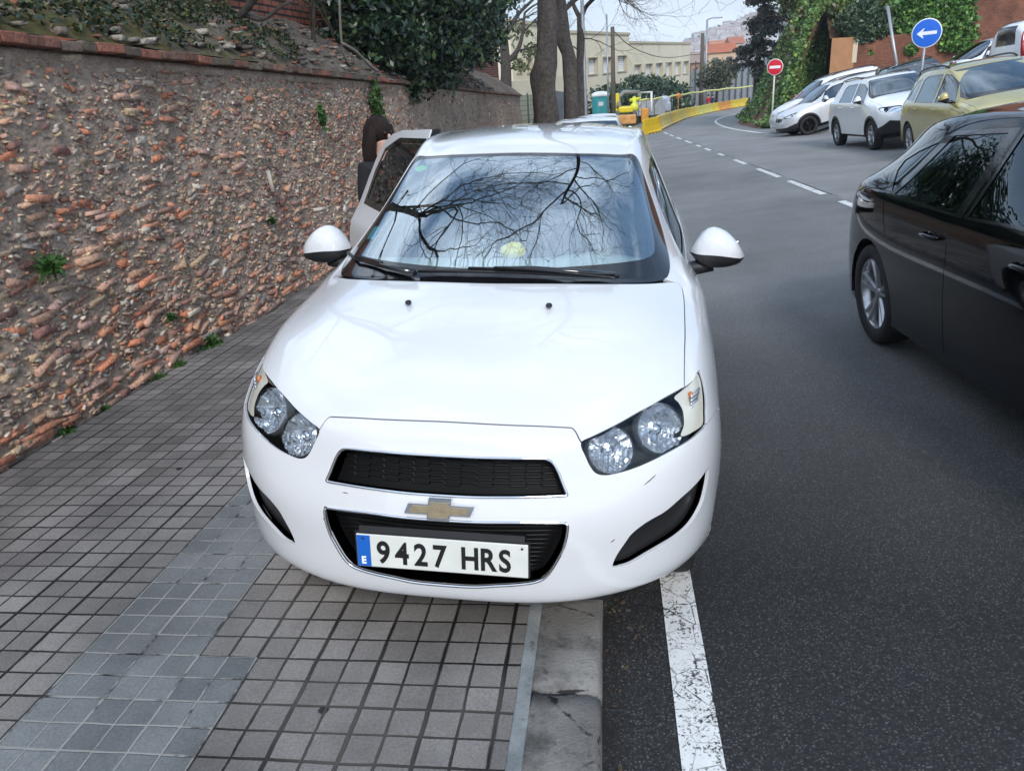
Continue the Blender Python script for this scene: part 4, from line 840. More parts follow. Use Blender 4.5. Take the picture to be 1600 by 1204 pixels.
# number plate
pl = MB(); pl.box((0, .012, .3815), (.52, .006, .108), rot=(-.05, 0, 0), bev=.0025); plate = pl.build('number_plate', mat('plate white', (.70, .71, .66), .35, ns=12, na=.08), hero)
b = MB(); b.box((0, .019, .3835), (.53, .01, .118), rot=(-.05, 0, 0)); b.box((0, .03, .447), (.50, .03, .02), rot=(-.3, 0, 0)); b.build('plate_holder', HM['dark'], plate)
b = MB(); b.box((-.2375, .0082, .3815), (.041, .002, .102), rot=(-.05, 0, 0)); b.build('blue_band', mat('plate blue', (.01, .12, .50), .35), plate)
blk = mat('plate characters', (.008, .008, .01), .5)
MP = Matrix(((1, 0, 0, 0), (0, math.sin(.05), -math.cos(.05), 0), (0, math.cos(.05), math.sin(.05), 0), (0, 0, 0, 1)))
def ptx(t, x, z, size, m, sx=.86, bold=.0015): return text_mesh('characters', t, size, m, plate, Matrix.Translation((x, .0064 if t != 'E' else .0042, z))@MP, sx, .0008, bold)
xx = -.198
for ch in '9427': ptx(ch, xx, .3455, .100, blk, .84, .0026); xx += .0575
xx += .026
for ch, ww in (('H', .058), ('R', .057), ('S', .055)): ptx(ch, xx, .3455, .100, blk, .80, .0026); xx += ww
ptx('E', -.2465, .340, .033, mat('plate E', (.9, .9, .9), .4), .9, .0012)
for i in range(12):
    pass
b = MB(); b.ball((.243, .008, .424), (.004, .002, .004), 8); b.ball((-.238, .0075, .424), (.004, .002, .004), 8); b.build('screw', HM['dark'], plate)
b = MB(); b.lathe([(.0, .0008), (.031, .0008), (.0315, 0)], (0, 0, 0), None, 32)
sc_m = mat('scuffed plastic', (.05, .05, .05), .7)
for (x, z, a, ln) in ((.60, .585, .5, .022), (.61, .592, .5, .012), (-.30, .545, .0, .010), (-.372, .47, 1.3, .012), (-.375, .455, 1.3, .007), (.50, .42, .6, .008), (-.62, .40, -.6, .03)):
    p = SF.front([(abs(x), z)])[0]; q = SF.S(p[:1], p[1:])[0]; n_ = SF.nrm(p[:1], p[1:])[0]; sg = 1 if x > 0 else -1; c = Vector((q[0]*sg, q[1], q[2])); nn_ = Vector((n_[0]*sg, n_[1], n_[2])); t_ = nn_.cross(Vector((0, 0, 1))).normalized(); t_.rotate(Matrix.Rotation(a, 3, nn_))
    b = MB(); b.tube([c-t_*ln, c+nn_*.0004, c+t_*ln], [.0006, .0016, .0005], 5); b.build('scuff_mark', sc_m, hero)
# washers, wipers, stickers
for s in (1, -1):
    b = MB(); b.ball((s*.249, .655, .985), (.012, .014, .009), 10); b.box((s*.249, .643, .987), (.012, .012, .008), bev=.002); b.build('washer_nozzle', HM['dark'], hero)
def on(v, u, d=.01, s=1):
    p = SF.S(np.array([float(v)]), np.array([float(u)]))[0]+SF.nrm(np.array([float(v)]), np.array([float(u)]))[0]*d; return Vector((p[0]*s, p[1], p[2]))
WIP = WIPERS if 'WIPERS' in globals() else None
def wiper(path, arm):
    e = bpy.data.objects.new('wiper', None); COL.objects.link(e); e.parent = hero
    b = MB(); b.tube(path, .007, 6); b.tube([p+Vector((0, 0, .012)) for p in path[1:-1]], .006, 6); b.build('wiper_blade', HM['dark'], e)
    b = MB(); b.tube(arm, [.014, .011, .009, .007][:len(arm)], 8); b.build('wiper_arm', HM['gloss'], e)
wiper([on(12.2, 4.0, .012, -1), on(12.0, 3.2, .014, -1), on(11.85, 2.3, .014, -1), on(11.52, 1.45, .014, -1)], [on(11.2, 1.45, .03, -1), on(11.5, 2.0, .04, -1), on(11.85, 2.7, .035, -1)])
wiper([on(11.66, 1.42, .014, -1), on(11.72, .4, .014, -1), on(11.70, .5, .014), on(11.56, 1.5, .014), on(11.48, 2.5, .014)], [on(11.2, 2.4, .03), on(11.32, 1.6, .04), on(11.55, .8, .045), on(11.68, .1, .035)])
def sticker(v0, v1, u0, u1, s, m, name, rnd=False):
    P = []; k = 8
    for i in range(k+1):
        for j in range(k+1): P.append(tuple(on(v0+(v1-v0)*i/k, u0+(u1-u0)*j/k, -.004, s)))
    F = [(i*(k+1)+j, i*(k+1)+j+1, (i+1)*(k+1)+j+1, (i+1)*(k+1)+j) for i in range(k) for j in range(k)]
    if rnd: F = [f for f in F if abs(sum(x//(k+1) for x in f)/4-k/2)**2+abs(sum(x % (k+1) for x in f)/4-k/2)**2 < (k/2)**2]
    mesh_obj(name, P, F, m, hero, True)
sticker(13.62, 13.76, 2.45, 3.0, -1, mat('green sticker', (.05, .55, .08), .5), 'sticker', True)
sticker(12.45, 12.65, 3.05, 3.5, -1, mat('blue sticker', (.15, .45, .55), .5), 'sticker')
# mirrors, wheels
for s in (1, -1): mirror_part(hero, s*.765, 1.50, 1.005, s, HM, .228, .165)
for x, y in ((.745, WFY), (.745, WRY)):
    for s in (1, -1):
        wheel(hero, s*(x-.05), y, WZ+(.012 if s < 0 else -.005), .302, .18, HM, s, 5)
        arch(hero, s*.45, s*(.79 if y < 2 else .83), y, WZ, .35, HM)
b = MB(); b.box((0, 2.1, .15), (1.45, 3.3, .06)); b.box((0, .75, .3), (.9, .9, .3)); b.box((0, .62, .155), (1.0, .85, .03)); b.build('underbody', HM['dark'], hero)  # underbody; the thin front tray is added to deepen shade under the bumper
# cabin
trim = mat('cabin trim', (.50, .55, .53), .7, ns=6, na=.1); cloth = mat('seat cloth', (.22, .25, .26), .9, ns=30, na=.2)
b = MB(); v = []; f = []
for i, (y, z) in enumerate(((1.0, .93), (1.12, .985), (1.3, 1.0), (1.5, .985), (1.6, .94), (1.62, .75))):
    for k in range(13):
        x = -.70+1.4*k/12; hump = .035*math.exp(-((x-.36)/.16)**2)*(1 if 1.2 < y < 1.6 else 0); v.append((x, y+.25*x*x*(1 if y < 1.2 else 0), z+hump))
f = [(i*13+k, i*13+k+1, i*13+14+k, i*13+13+k) for i in range(5) for k in range(12)]; b.add(v, f, None, True); b.build('dashboard', trim, hero)
b = MB(); b.tube([(.36+.185*math.cos(a), 1.72-.07*math.sin(a), .98+.16*math.sin(a)) for a in np.linspace(0, 6.283, 25)[:-1]], .015, 8, closed=True); b.ball((.36, 1.72, .97), (.07, .03, .055)); b.box((.36, 1.72, .97), (.34, .02, .03)); b.build('steering_wheel', mat('wheel leather', (.05, .055, .055), .5), hero)
for x, y in ((.36, 2.15), (-.36, 2.15)):
    b = MB(); seat(b, x, y, .55); b.build('seat', cloth, hero)
b = MB(); b.box((0, 3.0, .55), (1.2, .5, .16), bev=.05); b.box((0, 3.3, .85), (1.2, .14, .55), rot=(-.3, 0, 0), bev=.05)
for x in (-.4, 0, .4): b.box((x, 3.4, 1.2), (.26, .1, .16), bev=.04)
b.build('seat', cloth, hero)
b = MB(); b.box((0, 1.80, 1.33), (.24, .03, .065), bev=.012); b.box((0, 1.76, 1.375), (.06, .06, .05), bev=.01); b.build('rear_view_mirror', HM['gloss'], hero)
b = MB(); b.box((0, 2.4, .35), (1.4, 2.6, .05)); b.box((0, 1.5, .6), (1.35, .04, .5)); b.build('cabin_floor', HM['dark'], hero)
b = MB(); b.ball((.05, 1.13, 1.085), (.052, .034, .030), 16); b.ball((.058, 1.12, 1.105), (.036, .022, .018), 10)
yt = b.build('yellow_sponge', mat('yellow sponge', (1., .80, .0), .6), None); yt.matrix_world = mw
tag(yt, 'small yellow sponge lying on the dashboard behind the windscreen', 'sponge')
# ---------------------------------------------------------------- the other vehicles
def car_pose(x, y, rot, wf, wr, tw=.75):
    """frame of a car whose front middle is at (x, y), resting on the road surface"""
    c, s = math.cos(rot), math.sin(rot); W = lambda lx, ly: Vector((x+lx*c-ly*s, y+lx*s+ly*c, 0))
    P = []
    for lx, ly in ((-tw, wf), (tw, wf), (-tw, wr), (tw, wr)):
        p = W(lx, ly); p.z = float(gz(p.x, p.y)); P.append(p)
    ex = ((P[1]-P[0])+(P[3]-P[2])).normalized(); ey = ((P[2]-P[0])+(P[3]-P[1])); ey = (ey-ex*ey.dot(ex)).normalized(); ez = ex.cross(ey)
    mid = (P[0]+P[1]+P[2]+P[3])/4; o = mid-ey*(wf+wr)/2
    return Matrix(((ex.x, ey.x, ez.x, o.x), (ex.y, ey.y, ez.y, o.y), (ex.z, ey.z, ez.z, o.z), (0, 0, 0, 1)))
HLF = [(6.2, 2.1), (6.9, 2.9), (7.2, 3.9), (7.3, 4.6), (6.4, 4.8), (5.7, 4.5), (5.5, 3.6), (5.4, 2.6), (5.7, 2.1)]
def gcar(label, cat, x, y, rot, net, M, wf, wr, r, side, k=5, hl=None, grille=None, lower=None, rails=None, mirror=(1.45, .98), spokes=5, style='five', rimr=.68, group=None, clad=False, hand=(), plate=True, tail=None, mname='parked_car', scale=1., backglass=None, slots=True):
    sf = Surf(net); root = thing(mname, label, cat, mw=car_pose(x, y, rot, wf, wr), group=group); hw = float(sf.N[13, 7, 0])
    Sd = lambda p, d=.12: sf.side(dens(p, d)); Dd = lambda p, n=3: smooth2(p, n, False)
    F = [('windscreen_surround', Dd(WS), dict(m='gloss', off=-.003)), ('windscreen', Dd(WSI), dict(m='win', off=-.002, skirt=0, noliner=True, parent='windscreen_surround'))]
    hp = np.concatenate([Dd(HOODF), Dd([HL[0], HL[3], HL[6]])[1:], Dd(HOODS)[1:], Dd(hoodr)[1:]])
    F += [('bonnet', hp, dict(m='body')), ('gap', strip(sf, np.concatenate([Dd(HOODF)[1:], Dd([HL[0], HL[3], HL[6]])[1:], Dd(HOODS)[1:]]), .003), dict(cut=True)), ('cowl', np.concatenate([Dd(hoodr), Dd(WS[11:])[::-1]]), dict(m='dark', off=-.01))]
    if hl: F += [('headlight', smooth2(hl, 3), dict(m='chrome', off=-.02, wall=-.006, noliner=True))]
    if grille: F += [('grille', sf.front(dens(grille, .08)), dict(m='gloss', off=-.03, wall=-.008, noliner=True))]
    if lower: F += [('lower_bumper', sf.front(dens(lower, .08)), dict(m='dark', off=.002))]
    for nm, pts, o in side: F.append((nm, Sd(pts) if nm != 'gap' else strip(sf, Sd(pts)[:-max(1, int(np.ceil(np.linalg.norm(np.array(pts[-1])-np.array(pts[0]))/.12)))], .0028), dict(o)))
    if backglass: F.append(('rear_window', sf.back(dens(backglass, .1)), dict(m='gloss', off=-.003)))
    if tail: F.append(('tail_light', sf.back(dens(tail, .06)), dict(m='red', off=.003)))
    zc = r
    if clad: F += [('arch_trim', Sd(circ(wf, zc, r+.10, n=30)), dict(m='dark', off=.004)), ('arch_trim', Sd(circ(wr, zc, r+.10, n=30)), dict(m='dark', off=.004))]
    F += [('hole', Sd(circ(wf, zc, r+.04, n=30), .2), dict(hole=True)), ('hole', Sd(circ(wr, zc, r+.04, n=30), .2), dict(hole=True))]
    parts = skin_car(sf, F, M, root, k, k)
    for s in (1, -1):
        for yy in (wf, wr): wheel(root, s*(hw-.115), yy, r, r, .205, M, s, spokes, rimr, style); arch(root, s*(hw-.42), s*(hw-.012), yy, r, r+.045, M)
        if mirror: mirror_part(root, s*(hw-.07), mirror[0], mirror[1], s, M, .19, .17)
        for hy, hz in hand:
            p = sf.side([(hy, hz)])[0]; q = sf.S(p[:1], p[1:])[0]; b = MB(); b.tube([(s*(q[0]-.005), hy-.09, hz), (s*(q[0]+.03), hy-.07, hz+.004), (s*(q[0]+.034), hy+.05, hz+.006), (s*(q[0]-.005), hy+.09, hz)], .011, 8); b.ball((s*(q[0]+.001), hy, hz-.004), (.004, .06, .028), 10); b.build('door_handle', M['body'], root)
        if rails:
            b = MB(); pth = []
            for t in np.linspace(0, 1, 10):
                vv = rails[0]+(rails[1]-rails[0])*t; p = sf.S(np.array([vv]), np.array([3.3]))[0]; pth.append((s*p[0], p[1], p[2]+.005+.045*min(1, 6*t, 6*(1-t))))
            b.tube(pth, .016, 8); b.build('roof_rail', M['dark'], root)
    if hl:
        q = np.asarray(smooth2(hl, 3)); cen = q.mean(0); V = np.concatenate([cen+(q-cen)*t for t in np.linspace(0, 1, 5)]); n = len(q); P = sf.S(V[:, 0], V[:, 1])
        Fc = [(a*n+i, a*n+(i+1) % n, (a+1)*n+(i+1) % n, (a+1)*n+i) for a in range(1, 4) for i in range(n)]+[(0, n+i, n+(i+1) % n) for i in range(n)]
        for s, pa in zip((1, -1), parts['headlight']):
            mesh_obj('lamp_cover', P*[s, 1, 1], Fc, M['lamp'], pa, True); c = sf.S(np.array([cen[0]]), np.array([cen[1]]))[0]; b = MB()
            for dx in (-.07, .05): b.lathe([(.055, .0), (.05, -.012), (.03, -.03), (0, -.035)], (s*(c[0]+dx), c[1]+.012+.4*max(dx, 0), c[2]), Matrix(((1, 0, 0), (0, .3, -.95), (0, .95, .3))), 20)
            b.build('reflector', M['gloss'], pa)
    if plate:
        p = sf.S(np.array([3.0]), np.array([0.]))[0]; b = MB(); b.box((0, p[1]-.008, p[2]), (.52, .008, .11), bev=.003); b.build('number_plate', PLM, root)
    b = MB(); L_ = float(net[:, :, 1].max()); b.box((0, L_/2, .28), (hw*1.55, L_*.84, .06)); b.build('underbody', M['dark'], root)
    b = MB(); b.box((0, 1.45, .86), (hw*1.6, .45, .12), bev=.04); b.build('dashboard', M['dark'], root)
    sz = float(net[:, 0, 2].max())-1.06
    for sx in (.37, -.37): b = MB(); seat(b, sx, 2.3, sz); b.build('seat', SEATM, root)
    b = MB(); b.box((0, 3.1, sz), (1.2, .5, .16), bev=.05); b.box((0, 3.4, sz+.28), (1.2, .14, .55), rot=(-.3, 0, 0), bev=.05); b.build('seat', SEATM, root)
    if scale != 1: root.matrix_world = root.matrix_world@Matrix.Diagonal((scale, scale, scale, 1))
    return root
PLM = mat('car number plate', (.6, .6, .58), .4); SEATM = mat('dark seat cloth', (.03, .03, .033), .9)
WN = lambda nm, p, par, m='win': (nm, p, dict(m=m, off=-.006, skirt=0, noliner=True, parent=par))
FR = lambda nm, p, par: (nm, p, dict(m='gloss', off=-.001, parent=par))
def doors(y0, y1, y2, zb, zt, belt, a0, a1, c0, arch_r, wr, wz):
    """front door y0..y1, rear door y1..y2; window band between belt and zt; a0,a1 windscreen pillar foot and top; c0 rear end of the glass"""
    fdr = [(y0, zb), (y0, belt-.05), (a0-.08, belt+.02), (a1-.12, zt+.02), (y1, zt+.035), (y1, zb)]
    rdr = [(y1, zb), (y1, zt+.035), (c0-.25, zt+.02), (y2+.05, belt+.15), (y2+.02, belt-.1), (wr-arch_r-.05, .62), (wr-arch_r-.08, zb)]
    w1 = [(a0+.05, belt+.02), ((a0+a1)/2, (belt+zt)/2+.05), (a1, zt-.04), (a1+.2, zt-.015), (y1-.07, zt-.01), (y1-.06, belt+.02)]
    w2 = [(y1+.06, belt+.02), (y1+.06, zt-.01), (y2-.25, zt-.02), (y2-.06, zt-.08), (y2, belt+.03)]
    ex = lambda w, d=.025: [(p[0]+(d if p[0] > sum(q[0] for q in w)/len(w) else -d), p[1]+(d if p[1] > sum(q[1] for q in w)/len(w) else -d)) for p in w]
    return [('front_door', fdr, dict(m='body')), ('rear_door', rdr, dict(m='body')), FR('window_frame', ex(w1), 'front_door'), FR('rear_window_frame', ex(w2), 'rear_door'), WN('front_door_window', w1, 'front_door'), WN('rear_door_window', w2, 'rear_door'),
            ('gap', [(y0, zb), (y0, (zb+belt)/2), (y0+.01, belt-.05)], dict(cut=True)), ('gap', [(y1, zb), (y1, (zb+belt)/2), (y1, belt-.01)], dict(cut=True)), ('gap', [(y2+.04, belt-.02), (y2+.02, belt-.12), (wr-arch_r-.02, .66)], dict(cut=True))]
H_ = np.array(HATCH)
# black hatchback in the lane on the right, only its rear half in the picture
LM = car_mats('black hatchback', (.0012, .0014, .0022), 0, rim=(.42, .43, .45), winref=.05, tint=(.05, .055, .06), prough=.06); _b = LM['body'].node_tree.nodes['Principled BSDF']; _b.inputs['Coat Weight'].default_value = .9; _b.inputs['Coat IOR'].default_value = 1.33; _b.inputs['Specular IOR Level'].default_value = .08
ln = warp(H_, [(0, 0), (.8, .93), (.93, 1.05), (1.73, 2.0), (3.3, 3.45), (3.72, 3.98), (4.04, 4.32)], (.21, 1.0, 1.465), 1.02)
ln[17, :5, 2] -= .02; ln[18:20, :5, 2] -= .06; ln[18, :5, 1] -= .10; ln[19, :5, 1] -= .07
lside = [('front_door', [(1.38, .25), (1.38, .95), (1.55, 1.06), (2.1, 1.38), (2.45, 1.41), (2.45, .25)], dict(m='body')), ('rear_door', [(2.45, .25), (2.45, 1.41), (3.0, 1.38), (3.32, 1.27), (3.3, .95), (3.2, .72), (3.06, .5), (3.03, .25)], dict(m='body')),
 FR('window_frame', [(1.60, 1.01), (2.08, 1.345), (2.37, 1.385), (2.37, .985)], 'front_door'), FR('rear_window_frame', [(2.39, .985), (2.39, 1.385), (2.99, 1.36), (3.2, 1.31), (3.40, 1.25), (3.55, 1.19), (3.53, 1.12), (3.34, 1.0)], 'rear_door'),
 WN('front_door_window', [(1.68, 1.02), (2.1, 1.32), (2.34, 1.36), (2.34, 1.0)], 'front_door'), WN('rear_door_window', [(2.46, 1.0), (2.46, 1.36), (2.98, 1.335), (3.24, 1.02)], 'rear_door'), WN('quarter_window', [(3.30, 1.03), (3.12, 1.30), (3.36, 1.235), (3.50, 1.18), (3.49, 1.13)], 'rear_door'),
 ('gap', [(2.45, .27), (2.45, .6), (2.45, .97)], dict(cut=True)), ('gap', [(3.32, .97), (3.27, .86), (3.17, .70)], dict(cut=True))]
lside = [(a, [(y, z*.945) for y, z in p], o) for a, p, o in lside]
lx, ly, lrot = 1.63+.885, 4.75-3.5, R(2.0)
gcar('black hatchback in the right lane, cropped by the picture edge, with silver alloy wheels', 'car', lx+.15, ly+.22, lrot, ln*[1, 1, .945], LM, .93, 3.5, .316, lside, k=9, hl=HLF, grille=[(0, .68), (.3, .67), (.32, .56), (0, .55)], mirror=(1.22, .95), spokes=5, style='twin', rimr=.72, hand=((2.62, .82), (1.75, .82)), backglass=[(0, 1.34), (.35, 1.32), (.5, 1.1), (.42, 1.05), (0, 1.05)], tail=[(.5, .98), (.7, .97), (.73, .85), (.6, .80)], mname='black_car')
# white suv with black sills
DM = car_mats('white suv', (.88, .89, .90), 0, rim=(.40, .41, .42), winref=.16, tint=(.10, .13, .14))
dn = warp(H_, [(0, 0), (.13, .05), (.8, .95), (.93, 1.15), (1.73, 1.80), (3.3, 3.7), (3.72, 4.2), (4.04, 4.34)], (.34, 1.10, 1.64), 1.045, xroof=1.04); dn[6:12, :4, 2] += .03
GROUP = 'cars parked on the slope at the right'
FP = lambda z0, z1, w0, w1: [(0, z1), (w1, z1), (w0, z0), (0, z0)]
gcar('white suv with black sills parked between the silver crossover and the gold car', 'car', 6.80, 18.05, R(2), dn, DM, .86, 3.48, .345, doors(1.34, 2.32, 3.30, .42, 1.50, 1.10, 1.42, 1.95, 3.72, .40, 3.5, .345), k=6,
     hl=[(7.1, 2.2), (7.3, 3.2), (7.5, 4.3), (7.1, 4.7), (6.2, 4.6), (5.6, 3.9), (5.4, 2.4), (5.8, 2.1)], grille=FP(.72, .86, .40, .42), lower=[(0, .62), (.5, .62), (.7, .66), (.86, .5), (.86, .3), (0, .3)], rails=(15, 18), mirror=(1.62, 1.12), clad=True, hand=((2.15, .98), (3.05, .98)), group=GROUP, rimr=.66, scale=.94)
GM = car_mats('gold people carrier', (.46, .39, .13), .25, rim=(.42, .42, .43), winref=.16, tint=(.08, .09, .095), prough=.25)
gn = warp(H_, [(0, 0), (.8, .88), (.93, .98), (1.73, 2.05), (3.3, 3.75), (3.72, 4.25), (4.04, 4.47)], (.26, 1.02, 1.64), 1.055, xroof=1.06)
gcar('gold people carrier parked behind the black hatchback', 'car', 6.72, 13.2, R(-2), gn, GM, .92, 3.65, .325, doors(1.30, 2.35, 3.38, .34, 1.50, 1.03, 1.30, 2.05, 4.0, .37, 3.65, .325)+[WN('quarter_window', [(3.50, 1.06), (3.46, 1.46), (3.75, 1.42), (3.98, 1.26), (4.02, 1.08)], 'rear_door')], k=6,
     hl=HLF, grille=FP(.62, .72, .3, .35), lower=None, rails=(14.6, 18), mirror=(1.55, 1.1), hand=((2.15, .92), (3.2, .92)), group=GROUP, scale=.955, style='twin', spokes=7)
SM = car_mats('silver hatchback', (.66, .68, .70), .2, rim=(.015, .015, .018), winref=.16, tint=(.10, .13, .14), prough=.3)
sn = warp(H_, [(0, 0), (.8, .84), (.93, 1.0), (1.73, 1.80), (3.3, 3.35), (3.72, 3.8), (4.04, 4.09)], (.30, 1.0, 1.54), 1.01)
sd = doors(1.28, 2.3, 3.2, .36, 1.40, 1.02, 1.38, 1.92, 3.3, .36, 3.36, .32)
gcar('silver crossover with black wheels, its nose pointing left below the no entry sign', 'car', 5.80, 28.15, R(-84), sn, SM, .84, 3.43, .325, sd, k=6, hl=HLF, grille=FP(.62, .74, .35, .38), lower=[(0, .42), (.6, .42), (.84, .5), (.84, .25), (0, .25)], rails=(15, 18), mirror=(1.55, 1.03), clad=True, hand=((2.1, .9),), group=GROUP, scale=.93)
W2 = car_mats('white hatchback beyond', (.78, .80, .83), 0, rim=(.4, .4, .42), winref=.16, tint=(.12, .14, .15))
gcar('white hatchback parked just beyond the silver crossover, mostly hidden by it', 'car', 6.1, 30.6, R(-84), sn*[1, 1, 1.03], W2, .84, 3.43, .325, sd, k=4, hl=HLF, rails=(15, 18), mirror=(1.55, 1.05), group=GROUP)
GY = car_mats('grey car', (.20, .15, .14), .3, winref=.1, tint=(.1, .1, .1))
gcar('brownish grey car behind the white suv, only its roof with dark rails showing', 'car', 9.0, 23.2, R(-4), dn*[1, 1, .9], GY, .86, 3.48, .345, doors(1.34, 2.32, 3.30, .42, 1.50, 1.10, 1.42, 1.95, 3.72, .40, 3.5, .345), k=4, hl=HLF, rails=(15, 18), mirror=(1.62, 1.12), group=GROUP)
MPM = car_mats('white estate', (.74, .76, .78), 0, winref=.14, tint=(.08, .10, .11))
mn = warp(H_, [(0, 0), (.8, .88), (.93, 1.0), (1.73, 1.95), (3.3, 3.9), (3.72, 4.4), (4.04, 4.6)], (.26, 1.02, 1.62), 1.04, xroof=1.05)
gcar('white people carrier facing left, high on the slope behind the gold car', 'car', 10.1, 27.6, R(-82), mn, MPM, .9, 3.68, .33, doors(1.3, 2.4, 3.4, .34, 1.5, 1.03, 1.35, 2.0, 4.1, .37, 3.68, .33)+[WN('quarter_window', [(3.52, 1.06), (3.48, 1.46), (3.9, 1.43), (4.15, 1.26), (4.2, 1.08)], 'rear_door')], k=5, hl=HLF, grille=FP(.6, .7, .3, .35), rails=(15, 18.2), mirror=(1.55, 1.1), group=GROUP)
VM = car_mats('white van', (.76, .78, .80), 0, winref=.14, tint=(.08, .10, .11))
vn = warp(H_, [(0, 0), (.8, .9), (.93, 1.0), (1.73, 1.9), (3.3, 3.8), (3.72, 4.36), (3.88, 4.40), (3.97, 4.43), (4.04, 4.45)], (.28, 1.08, 1.86), 1.05, xroof=1.16)
gcar('white van with a tall red tail light at the right picture edge', 'van', 14.7, 23.2, R(95), vn, VM, .9, 3.6, .33, doors(1.3, 2.4, 3.4, .36, 1.66, 1.1, 1.35, 2.0, 4.0, .37, 3.6, .33)+[WN('quarter_window', [(3.50, 1.12), (3.48, 1.62), (4.0, 1.60), (4.15, 1.5), (4.15, 1.14)], 'rear_door')], k=5, rails=(15, 18), mirror=(1.55, 1.2), tail=[(.60, 1.75), (.86, 1.75), (.9, .95), (.70, .95)], backglass=[(0, 1.70), (.40, 1.69), (.44, 1.25), (0, 1.25)], group=GROUP)
for i, (px, py, d, lab, cl) in enumerate(((922, 183, 12.6, 'white car directly behind the front white hatchback, only its roof showing', (.80, .82, .85)), (938, 178, 21, 'farther white car on the kerb, a sliver above the nearer white roof', (.72, .74, .77)))):
    m_ = car_mats('kerb car %d' % i, cl, 0, winref=.12); p = at(px, py, d); nn_ = sn if i == 0 else sn
    g_ = gcar(lab, 'car', p.x, p.y-1.0, R(2), nn_, m_, .84, 3.43, .325, sd, k=4, hl=HLF, grille=FP(.62, .74, .35, .38), mirror=(1.55, 1.03), group='white cars parked along the kerb')
    g_.location.z += 0.0
# ---------------------------------------------------------------- house, bush and trees on the left
def brick_mat(name, c1, c2, mo, bw=.24, bh=.075, axis='YZ', mort=.012, rot=0.):
    m, t, b = nodes_mat(name); e = NT(t); ob = N(t, 'ShaderNodeTexCoord').outputs['Object']; sp = N(t, 'ShaderNodeSeparateXYZ'); t.links.new(ob, sp.inputs[0]); cb = N(t, 'ShaderNodeCombineXYZ')
    t.links.new(sp.outputs['XYZ'.index(axis[0])], cb.inputs[0]); t.links.new(sp.outputs[2], cb.inputs[1])
    k = N(t, 'ShaderNodeTexBrick'); k.inputs['Scale'].default_value = 1; k.inputs['Brick Width'].default_value = bw; k.inputs['Row Height'].default_value = bh; k.inputs['Mortar Size'].default_value = mort; k.inputs['Mortar Smooth'].default_value = .3
    k.inputs['Color1'].default_value = (*c1, 1); k.inputs['Color2'].default_value = (*c2, 1); k.inputs['Mortar'].default_value = (*mo, 1); t.links.new(cb.outputs[0], k.inputs['Vector'])
    s = N(t, 'ShaderNodeVectorMath', operation='SCALE'); t.links.new(k.outputs['Color'], s.inputs[0]); t.links.new(e.m('MULTIPLY', e.rng(e.noise(ob, 1.3, 5, .6), .3, .7, .6, 1.25), e.rng(e.noise(ob, 14, 4, .6), .3, .7, .75, 1.2)), s.inputs['Scale']); t.links.new(s.outputs[0], b.inputs['Base Color']); b.inputs['Roughness'].default_value = .9
    e.bump(e.m('MULTIPLY', k.outputs['Fac'], -1.0), .8, .015, b); return m
HB = brick_mat('house brick', (.30, .095, .055), (.22, .07, .045), (.020, .014, .012), .29, .085, 'YZ', .016)
hr = thing('brick_house', 'dark red brick house wall standing behind the rubble wall', 'house', (-4.4, 20, 0)); hr.location = (0, 0, 0)
mb = MB(); z0 = lambda y: 2.35-.0435*y
mb.add([(-4.4, 7.2, 1.8), (-4.4, 34.5, .6), (-4.4, 34.5, 5.6), (-4.4, 7.2, 3.9), (-9, 7.2, 1.8), (-9, 34.5, .6), (-9, 34.5, 5.6), (-9, 7.2, 3.9)], [(0, 1, 2, 3), (4, 7, 6, 5), (0, 4, 5, 1), (1, 5, 6, 2), (3, 2, 6, 7), (0, 3, 7, 4)]); mb.build('wall', HB, hr)
wf_ = mat('house window frame', (.55, .53, .50), .6); wg_ = glass('house window pane', (.1, .12, .13), .12)
for y, z in ((30.6, 3.2),):
    b = MB(); b.box((-4.37, y, z+.62), (.09, 1.16, .08)); b.box((-4.37, y, z-.62), (.11, 1.2, .08)); b.box((-4.37, y-.55, z), (.09, .07, 1.16)); b.box((-4.37, y+.55, z), (.09, .07, 1.16)); b.box((-4.375, y, z), (.05, .05, 1.16)); f = b.build('window', wf_, hr)
    b = MB(); b.box((-4.388, y, z), (.012, 1.04, 1.16)); b.build('pane', wg_, f)
mb = MB(); mb.box((-4.36, 33.4, 2.35), (.05, .30, .62), bev=.01); mb.build('meter_box', mat('white box', (.6, .6, .6), .6), hr)
mb = MB(); r_ = random.Random(2)
for k in range(5): mb.tube(bez([(-4.385, 32.6+r_.uniform(-.4, .6), 2.9+.35*k+r_.uniform(-.1, .1)) for _ in range(4)], 5), .035, 4)
mb.build('graffiti', mat('blue spray', (.03, .04, .30), .7), hr)
# evergreen bush leaning over the wall
DK = mat('evergreen leaves', (1, 1, 1), .34, vcol=True, spec=.55); TW = mat('twig bark', (.10, .078, .062), .9, ns=20, na=.3)
bush = thing('evergreen_bush', 'large dark evergreen bush hanging over the rubble wall', 'bush', (0, 0, 0))
B_ = []
for px, py, d, r in ((600, 0, 11.6, .75), (612, 50, 11.6, .80), (650, 0, 12.5, 1.3), (640, 100, 12.4, .55), (655, 128, 12.6, .40), (625, 135, 12.2, .25), (690, 60, 13.6, 1.0), (720, 20, 15, 1.2), (745, 60, 17, .85), (760, 30, 19, .8), (700, 110, 14.5, .40), (588, 78, 11.4, .4), (670, -60, 13, 1.6), (740, -50, 17, 1.4)):
    p = at(px, py, d); B_.append((p.x-.25, p.y, p.z, r))
P = blobs(46000, B_, 3, .45); P = P[P[:, 0] > -5.6]; bush_l = leaves('crown', P, .058, DK, bush, ((.014, .040, .022), (.024, .060, .030), (.012, .028, .018), (.060, .10, .03)), 2.0, seed=3); 
